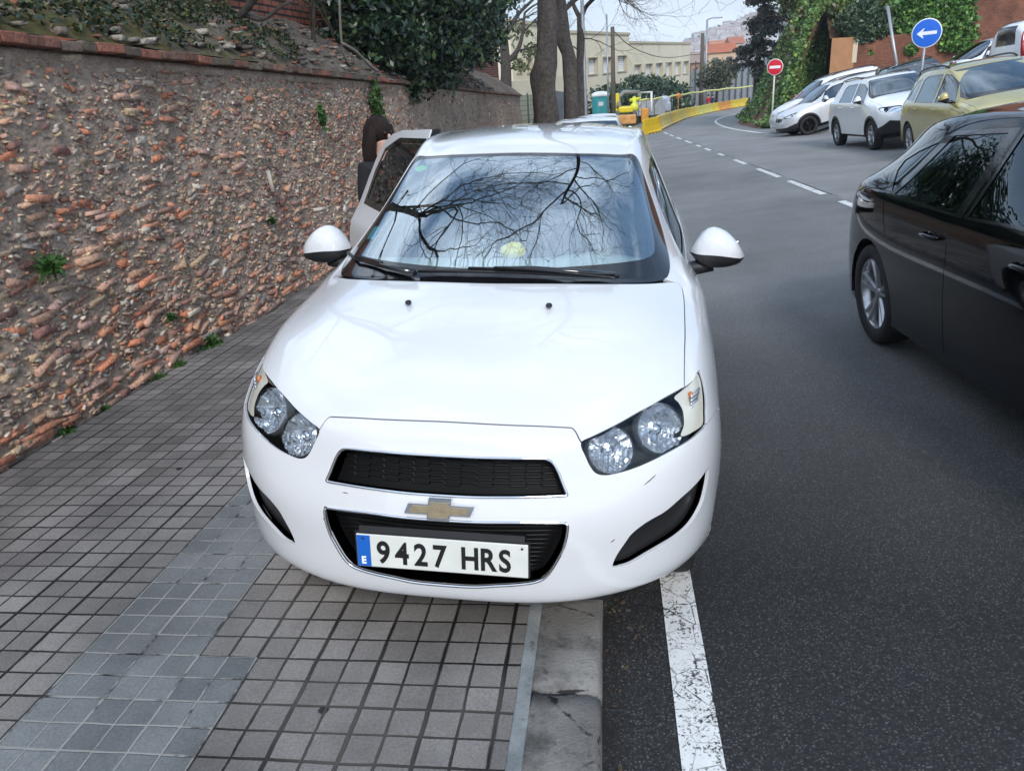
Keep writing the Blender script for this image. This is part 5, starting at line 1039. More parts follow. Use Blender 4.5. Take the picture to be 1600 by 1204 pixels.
P2 = blobs(9000, [(b[0], b[1], b[2], b[3]*.75) for b in B_], 5, .2); P2 = P2[P2[:, 0] > -5.2]; leaves('crown', P2, .10, mat('inner leaves', (1, 1, 1), .6, vcol=True), bush, ((.006, .014, .008), (.010, .02, .010)), 1.6, seed=6)
mb = MB(); rs = random.Random(5)
for k in range(7): branch(mb, (-4.2+rs.uniform(-.3, .3), 11+1.2*k, 1.7), (rs.uniform(0, .5), rs.uniform(-.4, .4), 1), .045, 1.5, 3, rs, spread=.7)
mb.build('stems', TW, bush)
P = [at(405+px, py, d) for px, py, d in ((125, 0, 9.6), (128, 60, 9.8), (135, 92, 10.0), (150, 108, 10.3), (180, 120, 10.8), (212, 126, 11.3))]
mb = MB(); mb.tube(bez(P, 6), [.016]*31, 5); mb.tube(bez([at(535, 68, 9.8), at(555, 80, 10.1), at(575, 100, 10.5), at(590, 112, 10.8)], 6), .02, 5); mb.build('hanging_stem', mat('pale bark', (.20, .17, .145), .9), bush)
# creeper sprigs hanging on the wall face under the bush
for i, (px, py, s) in enumerate(((590, 170, .10), (503, 182, .025))):
    d = at(px, py, 1)-Vector((0, 0, CZ)); p = Vector((0, 0, CZ))+d*((WX+.08)/d.x); r_ = np.random.default_rng(40+i); Pn = np.array(p)+r_.normal(0, 1, (500, 3))*np.array([.25, .9, 1.5])*s
    tag(leaves('creeper', Pn, .045, GRN, None, wd, seed=i), ['green creeper sprig hanging on the wall face above the head of the woman', 'tiny creeper sprig on the wall face left of the woman'][i], 'creeper', 'creepers on the rubble wall')
# bare trees
BK = mat('tree bark', (.060, .049, .042), .95, ns=11, na=.6, bump=1., bs=26, det=8)
def trunk_mesh(path, rad, name, parent, m=BK, seg=20, seed=0):
    P = bez(path, 8); n = len(P); R_ = np.interp(np.linspace(0, 1, n), np.linspace(0, 1, len(rad)), rad); mb = MB(); mb.tube(P, list(R_), seg)
    rr = random.Random(seed); ph = [rr.uniform(0, 6) for _ in range(4)]
    for i in range(n):
        c = P[i]
        for k in range(seg):
            j = i*seg+k; v = Vector(mb.v[j]); a = 2*math.pi*k/seg; f = 1+.05*math.sin(3*a+ph[0]+i*.3)+.04*math.sin(5*a+ph[1]-i*.21)+.03*math.sin(9*a+ph[2]+i*.5); mb.v[j] = tuple(c+(v-c)*f)
    return mb.build(name, m, parent)
def base_pt(px, py, d): p = at(px, py, d); p.z = G(p.x, p.y)-.05; return p
ta = thing('street_tree', 'thick bare street tree with a swollen trunk, nearest behind the white car', 'tree')
b0 = base_pt(852, 190, 20); tp = [b0, at(853, 185, 20), at(851, 150, 20), at(849, 118, 20), at(853, 90, 20), at(856, 50, 20), at(855, 0, 20), at(858, -60, 20), at(856, -130, 20)]
trunk_mesh(tp, [.40, .33, .30, .34, .27, .265, .25, .25, .22], 'trunk', ta, seed=1)
mb = MB(); fn2 = MB(); rs = random.Random(12)
limb = bez([at(856, -120, 20), Vector((-.9, 18, 8.0)), Vector((.3, 13.5, 8.7)), Vector((.75, 10, 8.6)), Vector((.35, 8.0, 8.5))], 10); mb.tube(limb, list(np.linspace(.16, .05, len(limb))), 10)
for t, dv, L_ in ((22, (-.4, -.6, .1), 2.2), (27, (.7, -.5, .1), 2.4), (30, (-.8, -.4, .0), 2.4), (34, (.5, -.8, -.05), 2.2), (38, (-.6, -.6, .05), 2.3), (40, (.1, -1, -.05), 2.3), (40, (.6, -.7, .15), 2.0), (36, (-.9, -.3, .0), 2.4), (38, (.8, -.4, .1), 2.2), (33, (.9, -.1, .1), 2.2)):
    branch(mb, limb[t], dv, .038, L_, 5, rs, spread=.55, kids=3, fine=fn2, minr=.005)
rs = random.Random(3)
for dv in ((1, -.2, .5), (-.8, .5, .6), (.2, .8, .8), (.6, -.8, .8), (-.6, -.7, .8)): branch(mb, at(856, -110, 20), dv, .12, 3.2, 4, rs, spread=.6, kids=2, fine=fn2, minr=.006)
mb.build('branches', BK, ta); fn2.build('twigs', TW, ta)
tb = thing('street_tree', 'leaning bare street tree just right of the thick swollen one', 'tree')
trunk_mesh([base_pt(893, 182, 24), at(893, 178, 24), at(891, 130, 24), at(890, 95, 24), at(882, 60, 24), at(878, 20, 24), at(872, -40, 24)], [.26, .23, .21, .22, .18, .17, .15], 'trunk', tb, seed=2)
mb = MB(); f2 = MB(); rs = random.Random(21); lp = bez([at(889, 90, 24), at(877, 66, 24), at(871, 40, 24), at(866, 0, 24), at(858, -50, 24)], 6); mb.tube(lp, list(np.linspace(.16, .10, len(lp))), 8)
for c_, dv in ((lp[20], (.2, .2, 1)), (at(872, -40, 24), (.4, 0, 1)), (at(878, 20, 24), (.9, 0, .7))): branch(mb, c_, dv, .09, 2.4, 4, rs, kids=2, fine=f2)
mb.build('branches', BK, tb); f2.build('twigs', TW, tb)
tc_ = thing('street_tree', 'slender bare street tree beside the grey lamp post, forking near the top of the picture', 'tree')
trunk_mesh([base_pt(907, 178, 26), at(907, 172, 26), at(906, 120, 26), at(907, 70, 26), at(907, 28, 26)], [.15, .13, .12, .125, .12], 'trunk', tc_, seed=3)
mb = MB(); f2 = MB(); rs = random.Random(31)
for pts in ([(907, 30, 26), (897, 10, 26), (886, -20, 26)], [(907, 30, 26), (915, 12, 26), (928, -2, 25.5), (945, -18, 25)]): q = bez([at(*p) for p in pts], 6); mb.tube(q, list(np.linspace(.085, .05, len(q))), 8)
for c_, dv in ((at(928, -2, 25.5), (1, -.2, .15)), (at(928, -2, 25.5), (1, .3, -.05)), (at(945, -18, 25), (1, -.1, -.1)), (at(886, -20, 26), (-.4, 0, 1)), (at(905, 80, 26), (-.9, .1, .4)), (at(906, 62, 26), (.9, 0, -.05)), (at(945, -18, 25), (.8, 0, -.3))): branch(mb, c_, dv, .03, 1.25, 4, rs, kids=2, fine=f2, spread=.6, droop=.03)
mb.build('branches', BK, tc_); f2.build('twigs', TW, tc_)
td = thing('gnarled_tree', 'gnarled bare tree growing at the far end of the rubble wall beside the brick house', 'tree')
mb = MB(); f2 = MB(); rs = random.Random(41); trunk_mesh([at(790, 150, 36), at(790, 110, 36), at(787, 60, 36), at(784, 30, 36), at(790, -10, 36)], [.30, .24, .20, .16, .13], 'trunk', td, seed=4)
for pts in ([(790, 100, 36), (808, 80, 36), (816, 55, 36), (820, 20, 36)], [(787, 60, 36), (800, 38, 36), (812, 20, 36), (838, -5, 36)]): q = bez([at(*p) for p in pts], 6); mb.tube(q, list(np.linspace(.14, .06, len(q))), 8)
for p_, dv in (((816, 55, 36), (.6, 0, .6)), ((812, 20, 36), (-.5, 0, .8)), ((800, 38, 36), (.5, .2, .3)), ((790, 0, 36), (-.5, .1, .8)), ((808, 80, 36), (.9, 0, .2)), ((788, 100, 36), (-.9, 0, .5)), ((820, 20, 36), (.7, 0, .5))): branch(mb, at(*p_), dv, .05, 1.8, 4, rs, kids=2, fine=f2, droop=.02)
mb.build('branches', BK, td); f2.build('twigs', TW, td)
r_ = np.random.default_rng(9); P = np.array([at(*q) for q in zip(r_.uniform(800, 850, 1500), r_.uniform(28, 112, 1500), r_.uniform(36, 40, 1500))]); k = (fb(P[:, 0]*2, P[:, 2]*2, 4) > .15); leaves('crown', P[k], .12, GRN, td, ((.09, .12, .04), (.06, .09, .03), (.12, .12, .06)), seed=9)
# a bare tree behind the wall whose crown spreads high over the pavement
te = thing('overhanging_tree', 'bare tree behind the rubble wall, its limb crossing before the brick house', 'tree')
mb = MB(); f2 = MB(); rs = random.Random(52); trunk_mesh([(-4.05, 7.3, 2.3), (-4.0, 7.4, 3.4), (-3.8, 7.2, 4.6), (-3.3, 6.8, 5.8)], [.10, .09, .07, .055], 'trunk', te, seed=6)
for c_, dv, L_ in (((-3.3, 6.8, 5.8), (.9, -.3, .25), 2.6), ((-3.3, 6.8, 5.8), (.7, .5, .4), 2.6), ((-3.8, 7.2, 4.8), (.8, -.6, .35), 2.4), ((-3.6, 7.0, 5.3), (.9, .1, .5), 2.6), ((-3.8, 7.2, 4.6), (.2, .8, .6), 2.0), ((-3.3, 6.8, 5.8), (.4, -.9, .4), 2.6), ((-3.3, 6.8, 5.8), (.95, -.7, .3), 2.6), ((-3.5, 7.0, 5.6), (1, .25, .15), 3.0), ((-3.4, 6.9, 5.7), (1, -.1, .5), 3.0), ((-3.8, 7.2, 4.7), (.7, -.9, .6), 2.6)): branch(mb, c_, dv, .038, L_, 5, rs, kids=3, fine=f2, minr=.005)
q = bez([at(415, -30, 7.9), at(395, 0, 8.0), at(378, 22, 8.1), at(355, 34, 8.2), at(330, 28, 8.2), at(300, 14, 8.3)], 5); mb.tube(q, list(np.linspace(.05, .014, len(q))), 7)
q = bez([at(378, 22, 8.1), at(410, 30, 8.2), at(440, 10, 8.2), at(480, -12, 8.3)], 5); mb.tube(q, list(np.linspace(.03, .01, len(q))), 6)
mb.build('branches', BK, te); f2.build('twigs', TW, te)
# ---------------------------------------------------------------- fences, posts, lamps
STL = mat('galvanised steel', (.32, .34, .36), .5, .6, ns=6, na=.15); WOOD = mat('weathered pole', (.10, .085, .07), .9, ns=12, na=.3); GRM = mat('green wire mesh', (.06, .10, .075), .6, .2)
lp = thing('lamp_post', 'slim grey steel lamp post standing in front of the slender bare tree', 'lamp post'); p = base_pt(915, 182, 27)
mb = MB(); mb.tube([p, p+Vector((0, 0, 1.1)), p+Vector((-.03, 0, 8.5))], [.10, .075, .05], 12); mb.build('post', STL, lp); mb = MB(); mb.tube([p+Vector((-.03, 0, 8.5)), p+Vector((.4, 0, 8.8)), p+Vector((1.2, 0, 8.9))], .03, 8); mb.build('arm', STL, lp); mb = MB(); mb.ball(p+Vector((1.4, 0, 8.9)), (.35, .12, .07), 12); mb.build('lamp_head', STL, lp)
fe = thing('mesh_fence', 'green wire mesh fence with grey panels between the wall end and the street trees', 'fence')
a, b_ = at(806, 190, 33), at(850, 190, 34); mb = MB(); zt_, zb_ = at(812, 150, 33).z, at(812, 190, 33).z-1.2
for i in range(40):
    t = i/39; x, y = a.x+(b_.x-a.x)*t, a.y+(b_.y-a.y)*t; mb.tube([(x, y, zb_), (x, y, zt_)], .012, 4)
for k in range(12): z = zb_+(zt_-zb_)*k/11; mb.tube([(a.x, a.y, z), (b_.x, b_.y, z)], .010, 4)
mb.build('mesh_panel', GRM, fe); mb = MB()
for t in (0, .5, 1): mb.tube([(a.x+(b_.x-a.x)*t, a.y-.03, zb_), (a.x+(b_.x-a.x)*t, a.y-.03, zt_+.1)], .035, 8)
mb.build('posts', GRM, fe)
gp = thing('grey_hoarding', 'grey metal sheet hoarding behind the street trees', 'fence'); p0, p1 = at(866, 142, 38), at(918, 148, 44)
n = 26; mb = MB()
for i in range(n):
    t0, t1 = i/n, (i+1)/n; A_, Bq = p0.lerp(p1, t0), p0.lerp(p1, t1); off = Vector((0, -.04 if i % 2 else 0, 0)); mb.add([A_+off+Vector((0, 0, -3)), Bq+off+Vector((0, 0, -3)), Bq+off, A_+off, A_+off+Vector((0, .1, -3)), Bq+off+Vector((0, .1, -3)), Bq+off+Vector((0, .1, 0)), A_+off+Vector((0, .1, 0))], [(0, 1, 2, 3), (5, 4, 7, 6), (3, 2, 6, 7), (0, 3, 7, 4), (1, 5, 6, 2)])
mb.build('sheet_panel', mat('grey sheet', (.16, .18, .20), .6, ns=2, na=.3), gp)
def pole(name, label, cat, px, pyt, pyb, d, r, m, group=None, ext=2.5):
    t = at(px, pyt, d); o = MB(); o.tube([(t.x, t.y, at(px, pyb, d).z-ext), (t.x, t.y, t.z)], [r*1.15, r*.85], 10); ob = o.build(name, m); tag(ob, label, cat, group); return t
pt1 = pole('utility_pole', 'dark wooden utility pole in front of the cream school, nearest of the poles', 'pole', 957, 42, 165, 50, .15, WOOD)
pole('thin_pole', 'thin grey steel pole left of the dark utility pole', 'pole', 948, 22, 165, 46, .055, STL)
pt2 = pole('utility_pole', 'tall dark pole right of the cream school', 'pole', 1098, 52, 142, 85, .24, WOOD)
sl = thing('street_lamp', 'tall grey street lamp with a short arm, right of the cream school', 'street lamp'); t = at(1105, 31, 95); mb = MB(); mb.tube([(t.x, t.y, t.z-12), (t.x, t.y, t.z)], [.2, .12], 10); mb.build('post', STL, sl); mb = MB(); mb.tube([t, t+Vector((.6, 0, .15)), t+Vector((1.3, 0, .15))], .07, 8); mb.build('arm', STL, sl); mb = MB(); mb.box(t+Vector((1.4, 0, .13)), (.9, .3, .14), bev=.04); mb.build('lamp_head', STL, sl)
mb = MB(); q = bez([pt1+Vector((0, 0, -.2)), at(985, 72, 60), at(1020, 87, 72), at(1050, 90, 80), at(1080, 86, 88), pt2+Vector((0, 0, -2.2))], 8); mb.tube(q, .035, 5); tag(mb.build('cable', WOOD), 'black cable sagging across the school front between the two dark poles', 'cable')
# ---------------------------------------------------------------- the cream school
CRM = mat('cream render', (.72, .655, .49), .9, ns=.35, na=.10, bump=.2, bs=6); CRD = mat('cream trim', (.50, .44, .31), .9); SHU = mat('white shutters', (.74, .76, .78), .7, ns=.8, na=.06)
sch = thing('school_building', 'long cream building with a row of white shuttered windows behind the yellow barriers', 'building')
FL = at(800, 100, 52); FA = at(915, 60, 68); FB = at(983, 60, 78); FC = at(1079, 68, 101)
zc_ = {0: at(915, 53, 68).z, 1: at(985, 68, 78).z}
def facade(p, q, z0, z1, wins, nm, depth=8., sch=sch, wm=SHU):
    """wall from p to q with real window openings; wins: (t0, t1, zlo, zhi)"""
    p, q = Vector((p.x, p.y, 0)), Vector((q.x, q.y, 0)); L_ = (q-p).length; d = (q-p)/L_; nrm = Vector((d.y, -d.x, 0))
    if nrm.y > 0: nrm = -nrm
    mb = MB(); W = lambda s, z, o=0.: p+d*s+nrm*o+Vector((0, 0, z))
    ed = sorted({0, L_}|{w_[0]*L_ for w_ in wins}|{w_[1]*L_ for w_ in wins}); ez = sorted({z0, z1}|{w_[2] for w_ in wins}|{w_[3] for w_ in wins})
    for i in range(len(ed)-1):
        for j in range(len(ez)-1):
            cs, cz_ = (ed[i]+ed[i+1])/2, (ez[j]+ez[j+1])/2
            if any(w_[0]*L_ < cs < w_[1]*L_ and w_[2] < cz_ < w_[3] for w_ in wins): continue
            mb.add([W(ed[i], ez[j]), W(ed[i+1], ez[j]), W(ed[i+1], ez[j+1]), W(ed[i], ez[j+1])], [(0, 1, 2, 3)])
    mb.add([W(0, z0), W(0, z1), W(0, z1, -depth), W(0, z0, -depth)], [(0, 1, 2, 3)]); mb.add([W(L_, z0), W(L_, z1), W(L_, z1, -depth), W(L_, z0, -depth)], [(3, 2, 1, 0)]); mb.add([W(0, z1), W(L_, z1), W(L_, z1, -depth), W(0, z1, -depth)], [(0, 1, 2, 3)])
    mb.build('wall', CRM, sch)
    mb = MB(); mb.add([W(-.1, z1, .12), W(L_+.1, z1, .12), W(L_+.1, z1+.22, .12), W(-.1, z1+.22, .12), W(-.1, z1, -.3), W(L_+.1, z1, -.3), W(L_+.1, z1+.22, -.3), W(-.1, z1+.22, -.3)], [(0, 1, 2, 3), (3, 2, 6, 7), (0, 3, 7, 4), (1, 5, 6, 2), (0, 4, 5, 1)]); mb.build('parapet', CRD, sch)
    for (a, c, zl, zh) in wins:
        s0, s1 = a*L_, c*L_; f = MB(); k = .07
        for (sa, sb, za, zb2) in ((s0-k, s1+k, zl-k*1.6, zl), (s0-k, s1+k, zh, zh+k), (s0-k, s0, zl, zh), (s1, s1+k, zl, zh)):
            f.add([W(sa, za, .1), W(sb, za, .1), W(sb, zb2, .1), W(sa, zb2, .1), W(sa, za, -.4), W(sb, za, -.4), W(sb, zb2, -.4), W(sa, zb2, -.4)], [(0, 1, 2, 3), (3, 2, 6, 7), (0, 4, 5, 1), (0, 3, 7, 4), (1, 5, 6, 2)])
        fo = f.build('window', CRD, sch); g = MB(); n = 7
        for i in range(n):
            za, zb2 = zl+(zh-zl)*i/n, zl+(zh-zl)*(i+1)/n-.02; g.add([W(s0, za, -.28), W(s1, za, -.28), W(s1, zb2, -.31), W(s0, zb2, -.31)], [(0, 1, 2, 3)])
        g.build('shutter', wm, fo)
def span(p, q, px0, px1, zt_px, zb_px):              # window rectangle measured on the facade
    p, q = Vector((p.x, p.y)), Vector((q.x, q.y)); r = []
    for px, py in ((px0, zt_px), (px1, zb_px)):
        d = at(px, py, 1)-Vector((0, 0, CZ)); e_ = q-p; den = d.x*e_.y-d.y*e_.x; s = (p.x*e_.y-p.y*e_.x)/den; t = ((d.x*s-p.x)*e_.x+(d.y*s-p.y)*e_.y)/e_.length_squared; r.append((t, CZ+d.z*s))
    return (r[0][0], r[1][0], r[1][1], r[0][1])
w1 = [span(FA, FB, *q) for q in ((918, 933, 91, 115), (941, 956, 90, 113), (964, 978.5, 88, 110.5))]
facade(FA, FB, -7, zc_[0], w1, 'a')
w2 = [span(FB, FC, *q) for q in ((990.5, 1001, 102.5, 124.5), (1007.5, 1018.5, 101, 122), (1024, 1034, 99.5, 119.5), (1040, 1049, 98.5, 117.5), (1054, 1063, 97, 115), (1067, 1075, 96, 113.5))]
zz = np.mean([[a[2], a[3]] for a in w2], 0); w2 = [(a[0], a[1], zz[0], zz[1]) for a in w2]
facade(FB, FC, -7, zc_[1], w2, 'b')
FM = at(860, 60, 60); w0 = [span(FL, FM, *q) for q in ((806, 815, 92, 112), (822, 831, 92, 112))]
facade(FL, FM, -6, at(830, 40, 56).z, w0, 'l'); facade(at(858, 60, 62.), at(916, 60, 68.), -6, zc_[0], [], 'm')
low = thing('yard_wall', 'low cream yard wall with a flat cap between the brick house and the street trees', 'wall'); mb = MB(); a, b_ = at(798, 127, 44), at(900, 130, 58)
dd_ = (b_-a).normalized(); nn2 = Vector((-dd_.y, dd_.x, 0)); mb.add([a+Vector((0, 0, -5)), b_+Vector((0, 0, -5)), Vector((b_.x, b_.y, a.z)), a, a+nn2*.3+Vector((0, 0, -5)), b_+nn2*.3+Vector((0, 0, -5)), Vector((b_.x, b_.y, a.z))+nn2*.3, a+nn2*.3], [(0, 1, 2, 3), (3, 2, 6, 7), (4, 7, 6, 5), (0, 3, 7, 4), (1, 5, 6, 2)]); mb.build('wall_body', CRM, low)
# grey plinth wall, white wall panels and fence right of the school
GW = mat('grey painted wall', (.36, .39, .42), .9, ns=.5, na=.12)
wp = thing('grey_wall', 'pale grey wall with dark uprights behind the pedestrians', 'wall'); a, b_ = at(1078, 112, 104), at(1200, 92, 96); mb = MB()
mb.add([Vector((a.x, a.y, -9)), Vector((b_.x, b_.y, -9)), b_, a, Vector((a.x, a.y+.5, -9)), Vector((b_.x, b_.y+.5, -9)), b_+Vector((0, .5, 0)), a+Vector((0, .5, 0))], [(0, 1, 2, 3), (3, 2, 6, 7), (5, 4, 7, 6)]); mb.build('wall_body', GW, wp)
for i in range(14): p = a.lerp(b_, i/13); mb = MB(); mb.box((p.x, p.y-.2, -3.2), (.14, .14, 9.5 if i % 3 else 8.6)); mb.build('upright', mat('dark uprights', (.05, .055, .06), .6) if i == 0 else bpy.data.materials['dark uprights'], wp)
HG = leaves
hedge = thing('hedge', 'dark green hedge in front of the cream school', 'hedge'); r_ = np.random.default_rng(4); Bh = []
for px in range(936, 1072, 6):
    d = 58+(px-936)*.24; top = 138-(14*math.sin((px-936)/45.)**2 if px > 985 else 0)+r_.uniform(-4, 3); p = at(px, top, d); Bh += [(p.x, p.y, p.z-.6, 1.0+r_.uniform(0, .4)), (p.x, p.y, p.z-1.9, 1.4), (p.x, p.y, p.z-3.2, 1.4)]
leaves('crown', blobs(14000, Bh, 8, .4), .26, DK, hedge, ((.03, .065, .028), (.042, .09, .036), (.02, .042, .022)), seed=8)
mb = MB(); rs = random.Random(1)
for b in Bh[::6]: mb.tube([(b[0], b[1], b[2]-5), (b[0], b[1], b[2])], [.08, .03], 5)
mb.build('stems', TW, hedge)
yt_ = thing('roadside_tree', 'thin olive green tree behind the two pedestrians', 'tree'); p = at(1118, 150, 90); mb = MB(); f2 = MB(); rs = random.Random(8); mb.tube([p+Vector((0, 0, -3)), p+Vector((.1, 0, .5)), p+Vector((.4, 0, 1.6))], [.16, .12, .09], 7)
for k in range(5): branch(mb, p+Vector((.2, 0, .8)), (rs.uniform(-1, 1), rs.uniform(-.5, .5), .7), .07, 1.6, 3, rs, fine=f2, minr=.012)
mb.build('trunk', BK, yt_); f2.build('twigs', TW, yt_); Bt = [(at(px, py, 90).x, 96+rs.uniform(-1, 1), at(px, py, 90).z, r) for px, py, r in ((1100, 118, 1.3), (1118, 108, 1.5), (1132, 112, 1.3), (1110, 130, 1.1), (1126, 128, 1.0), (1092, 128, .9))]
leaves('crown', blobs(2600, Bt, 8, .3), .20, GRN, yt_, ((.07, .09, .045), (.05, .07, .035), (.11, .11, .07)), seed=12)
# ---------------------------------------------------------------- road works
YEL = mat('yellow plastic', (.72, .50, .02), .5, ns=1.5, na=.18); PALE = mat('faded orange plastic', (.70, .50, .26), .6, ns=2, na=.15); LIM = mat('faded yellow plastic', (.62, .55, .10), .55, ns=2, na=.15); ORG = mat('orange plastic', (.65, .28, .04), .6, ns=2, na=.15)
bpts = smooth2([(1.75, 45.9), (2.73, 46.9), (3.86, 53.59), (5.2, 62.3), (7.47, 75.18), (10.0, 83.53), (12.99, 90.01), (16.28, 96.66)], 12, False)
seglen = np.r_[0, np.cumsum(np.linalg.norm(np.diff(bpts, axis=0), axis=1))]; tot = seglen[-1]; nb = 26
pos = lambda s: np.array([np.interp(s, seglen, bpts[:, 0]), np.interp(s, seglen, bpts[:, 1])])
def barrier_mesh(L_=2.0):
    prof = [(-.24, 0), (-.24, .10), (-.17, .17), (-.09, .45), (-.07, .80), (-.05, .84), (.05, .84), (.07, .80), (.09, .45), (.17, .17), (.24, .10), (.24, 0)]; mb = MB(); K = len(prof); v = [(-L_/2+.01, a, b) for a, b in prof]+[(-L_/2+.05, a*.97, b) for a, b in prof]+[(L_/2-.05, a*.97, b) for a, b in prof]+[(L_/2-.01, a, b) for a, b in prof]
    f = [(i*K+k, i*K+(k+1) % K, (i+1)*K+(k+1) % K, (i+1)*K+k) for i in range(3) for k in range(K)]+[tuple(range(K))[::-1], tuple(3*K+k for k in range(K))]; mb.add(v, f); return mb
proto = {}
cols = [('yellow', YEL), ('pale', PALE), ('faded', LIM), ('orange', ORG)]
seq = [0, 0, 1, 2, 2, 1, 0, 0, 0, 2, 0, 0, 2, 0, 0, 0, 0, 2, 2, 2, 0, 3, 3, 0, 0, 0]
ordn = ['first', 'second', 'third', 'fourth', 'fifth', 'sixth', 'seventh', 'eighth', 'ninth', 'tenth', 'eleventh', 'twelfth', 'thirteenth', 'fourteenth', 'fifteenth', 'sixteenth', 'seventeenth', 'eighteenth', 'nineteenth', 'twentieth', 'twenty-first', 'twenty-second', 'twenty-third', 'twenty-fourth', 'twenty-fifth', 'last']
adj = ['bright yellow', 'faded pinkish orange', 'faded greenish yellow', 'orange and yellow']; bmesh_ = None
for i in range(nb):
    s0 = tot*(i+.5)/nb; p = pos(s0); q = pos(s0+.2)-pos(s0-.2); ang = math.atan2(q[1], q[0])
    r0 = bpy.data.objects.new('traffic_barrier', None); COL.objects.link(r0); r0.location = (p[0], p[1], float(gz(p[0], p[1]))); r0.rotation_euler = (0, 0, ang)
    if bmesh_ is None:
        o = barrier_mesh(tot/nb*1.0).build('barrier_body', YEL); bmesh_ = o.data; bmesh_.materials.clear(); bmesh_.materials.append(None); b2 = MB()
        for x in (-.7, -.25, .25, .7): b2.box((x, 0, .03), (.2, .52, .08)); 
        o2 = b2.build('feet', mat('barrier foot', (.03, .03, .03), .8)); m2 = o2.data
    else: o = bpy.data.objects.new('barrier_body', bmesh_); COL.objects.link(o); o2 = bpy.data.objects.new('feet', m2); COL.objects.link(o2)
    o.parent = r0; o2.parent = r0; o.material_slots[0].link = 'OBJECT'; o.material_slots[0].material = cols[seq[i]][1]
    tag(r0, '%s plastic traffic barrier, %s of the curved row counted from its near end' % (adj[seq[i]], ordn[i]), 'barrier', 'plastic barriers along the road works')
# handrail of yellow tape on thin posts behind the barriers
tr_ = thing('tape_fence', 'wavy yellow tape strung on thin steel posts behind the plastic barriers', 'fence'); q = [at(px, py, d) for px, py, d in ((985, 157, 48), (1010, 156, 50), (1036, 153, 55), (1066, 148, 62), (1100, 143, 70), (1135, 139, 78), (1178, 135, 86))]
mb = MB(); mb.tube([p+Vector((0, 0, .03*math.sin(i*1.3))) for i, p in enumerate(bez(q, 6))], .07, 6); mb.build('tape', mat('tape yellow', (.78, .76, .25), .6), tr_)
for i, p in enumerate(bez(q, 2)[1:-1]): mb = MB(); mb.tube([p+Vector((0, .1, -1.0)), p+Vector((0, .1, .25))], .03, 6); mb.build('post', STL, tr_)
wt2 = thing('portable_toilet', 'portable toilet with a white roof and teal walls behind the parked white cars', 'portable toilet'); p = at(939, 181, 50); mb = MB(); mb.box(p+Vector((0, 0, .2)), (1.1, 1.1, 2.0), bev=.04); mb.build('cabin', mat('teal plastic', (.02, .22, .25), .5), wt2)
mb = MB(); v = []; mb.box(p+Vector((0, 0, 1.28)), (1.14, 1.14, .16), bev=.04); mb.ball(p+Vector((0, 0, 1.34)), (.55, .55, .16), 14); mb.build('roof', mat('white plastic roof', (.75, .76, .76), .5), wt2); mb = MB(); mb.box(p+Vector((.02, -.57, .35)), (.6, .04, 1.4), bev=.01); dr = mb.build('door', mat('teal door', (.04, .30, .33), .5), wt2); mb = MB(); mb.box(p+Vector((.02, -.60, .75)), (.3, .02, .25)); mb.build('notice', mat('white notice', (.7, .7, .7), .6), dr)
ex = thing('mini_excavator', 'small yellow excavator with a folded grey arm inside the road works', 'excavator'); p = at(978, 186, 47); DKM = mat('machine grey', (.08, .085, .09), .5, ns=5, na=.2); YM = mat('machine yellow', (.75, .60, .02), .45, ns=3, na=.15)
mb = MB(); 
for s in (-.5, .5): mb.tube([(p.x+s, p.y-.7, p.z), (p.x+s, p.y+.7, p.z), (p.x+s, p.y+.8, p.z+.18), (p.x+s, p.y+.7, p.z+.36), (p.x+s, p.y-.7, p.z+.36), (p.x+s, p.y-.8, p.z+.18)], .14, 8, closed=True)
mb.build('tracks', DKM, ex); mb = MB(); mb.box(p+Vector((0, .1, .55)), (.9, 1.0, .35), bev=.08); mb.box(p+Vector((-.5, .2, .95)), (.20, .22, 1.1), bev=.03); mb.build('body', YM, ex); mb = MB(); c0 = p+Vector((-.4, 0, .7)); mb.tube([c0, at(966, 153, 47), at(975, 144, 47), at(999, 144, 47)], [.16, .15, .14, .11], 8); mb.tube([at(999, 144, 47), at(998, 152, 47)], .09, 8); mb.build('arm', mat('arm grey', (.22, .22, .21), .55), ex); mb = MB(); mb.ball(at(991, 168, 46.5), (.28, .25, .28), 10); mb.tube([at(991, 152, 46.5), at(992, 184, 46.5)], .12, 8); mb.tube([at(984, 157, 46.5), at(1000, 154, 46.5)], .09, 8); mb.build('valve_stack', mat('lime yellow paint', (.70, .72, .06), .5), ex)
gf = thing('site_frame', 'white steel goal shaped frame in the road works', 'frame'); mb = MB(); mb.tube([at(1000, 175, 50), at(1000, 145, 50), at(1018, 144, 50), at(1018, 175, 50)], .09, 6); mb.build('frame_tube', mat('white steel', (.72, .73, .74), .5), gf)
ob_ = MB(); ob_.box(at(1007.5, 180, 45), (.42, .4, .75), bev=.04); tag(ob_.build('orange_bin', ORG), 'small orange box standing behind the near end of the barriers', 'box')
ob_ = MB(); ob_.box(at(975, 187, 45.5), (1.4, .8, .5), bev=.06); tag(ob_.build('orange_tub', mat('orange tub', (.60, .30, .10), .6, ns=4, na=.3)), 'low faded orange tub beside the near end of the barriers', 'tub')
ob_ = MB(); v = at(1036, 167, 55); ob_.box(v+Vector((0, 0, 0)), (1.1, .8, .7), bev=.15); ob_.ball(v+Vector((.1, 0, .45)), (.45, .35, .3), 10); tag(ob_.build('bulk_bag', mat('white and blue sacking', (.45, .50, .62), .8, ns=3, na=.3)), 'bluish white bulk bag in the road works behind the barriers', 'bag')
ob_ = MB(); ob_.box(at(1014, 168, 54), (2.2, .9, 1.0), bev=.03); tag(ob_.build('grey_container', mat('grey container', (.35, .37, .40), .6, ns=3, na=.2)), 'grey site container between the white frame and the bulk bag', 'container')
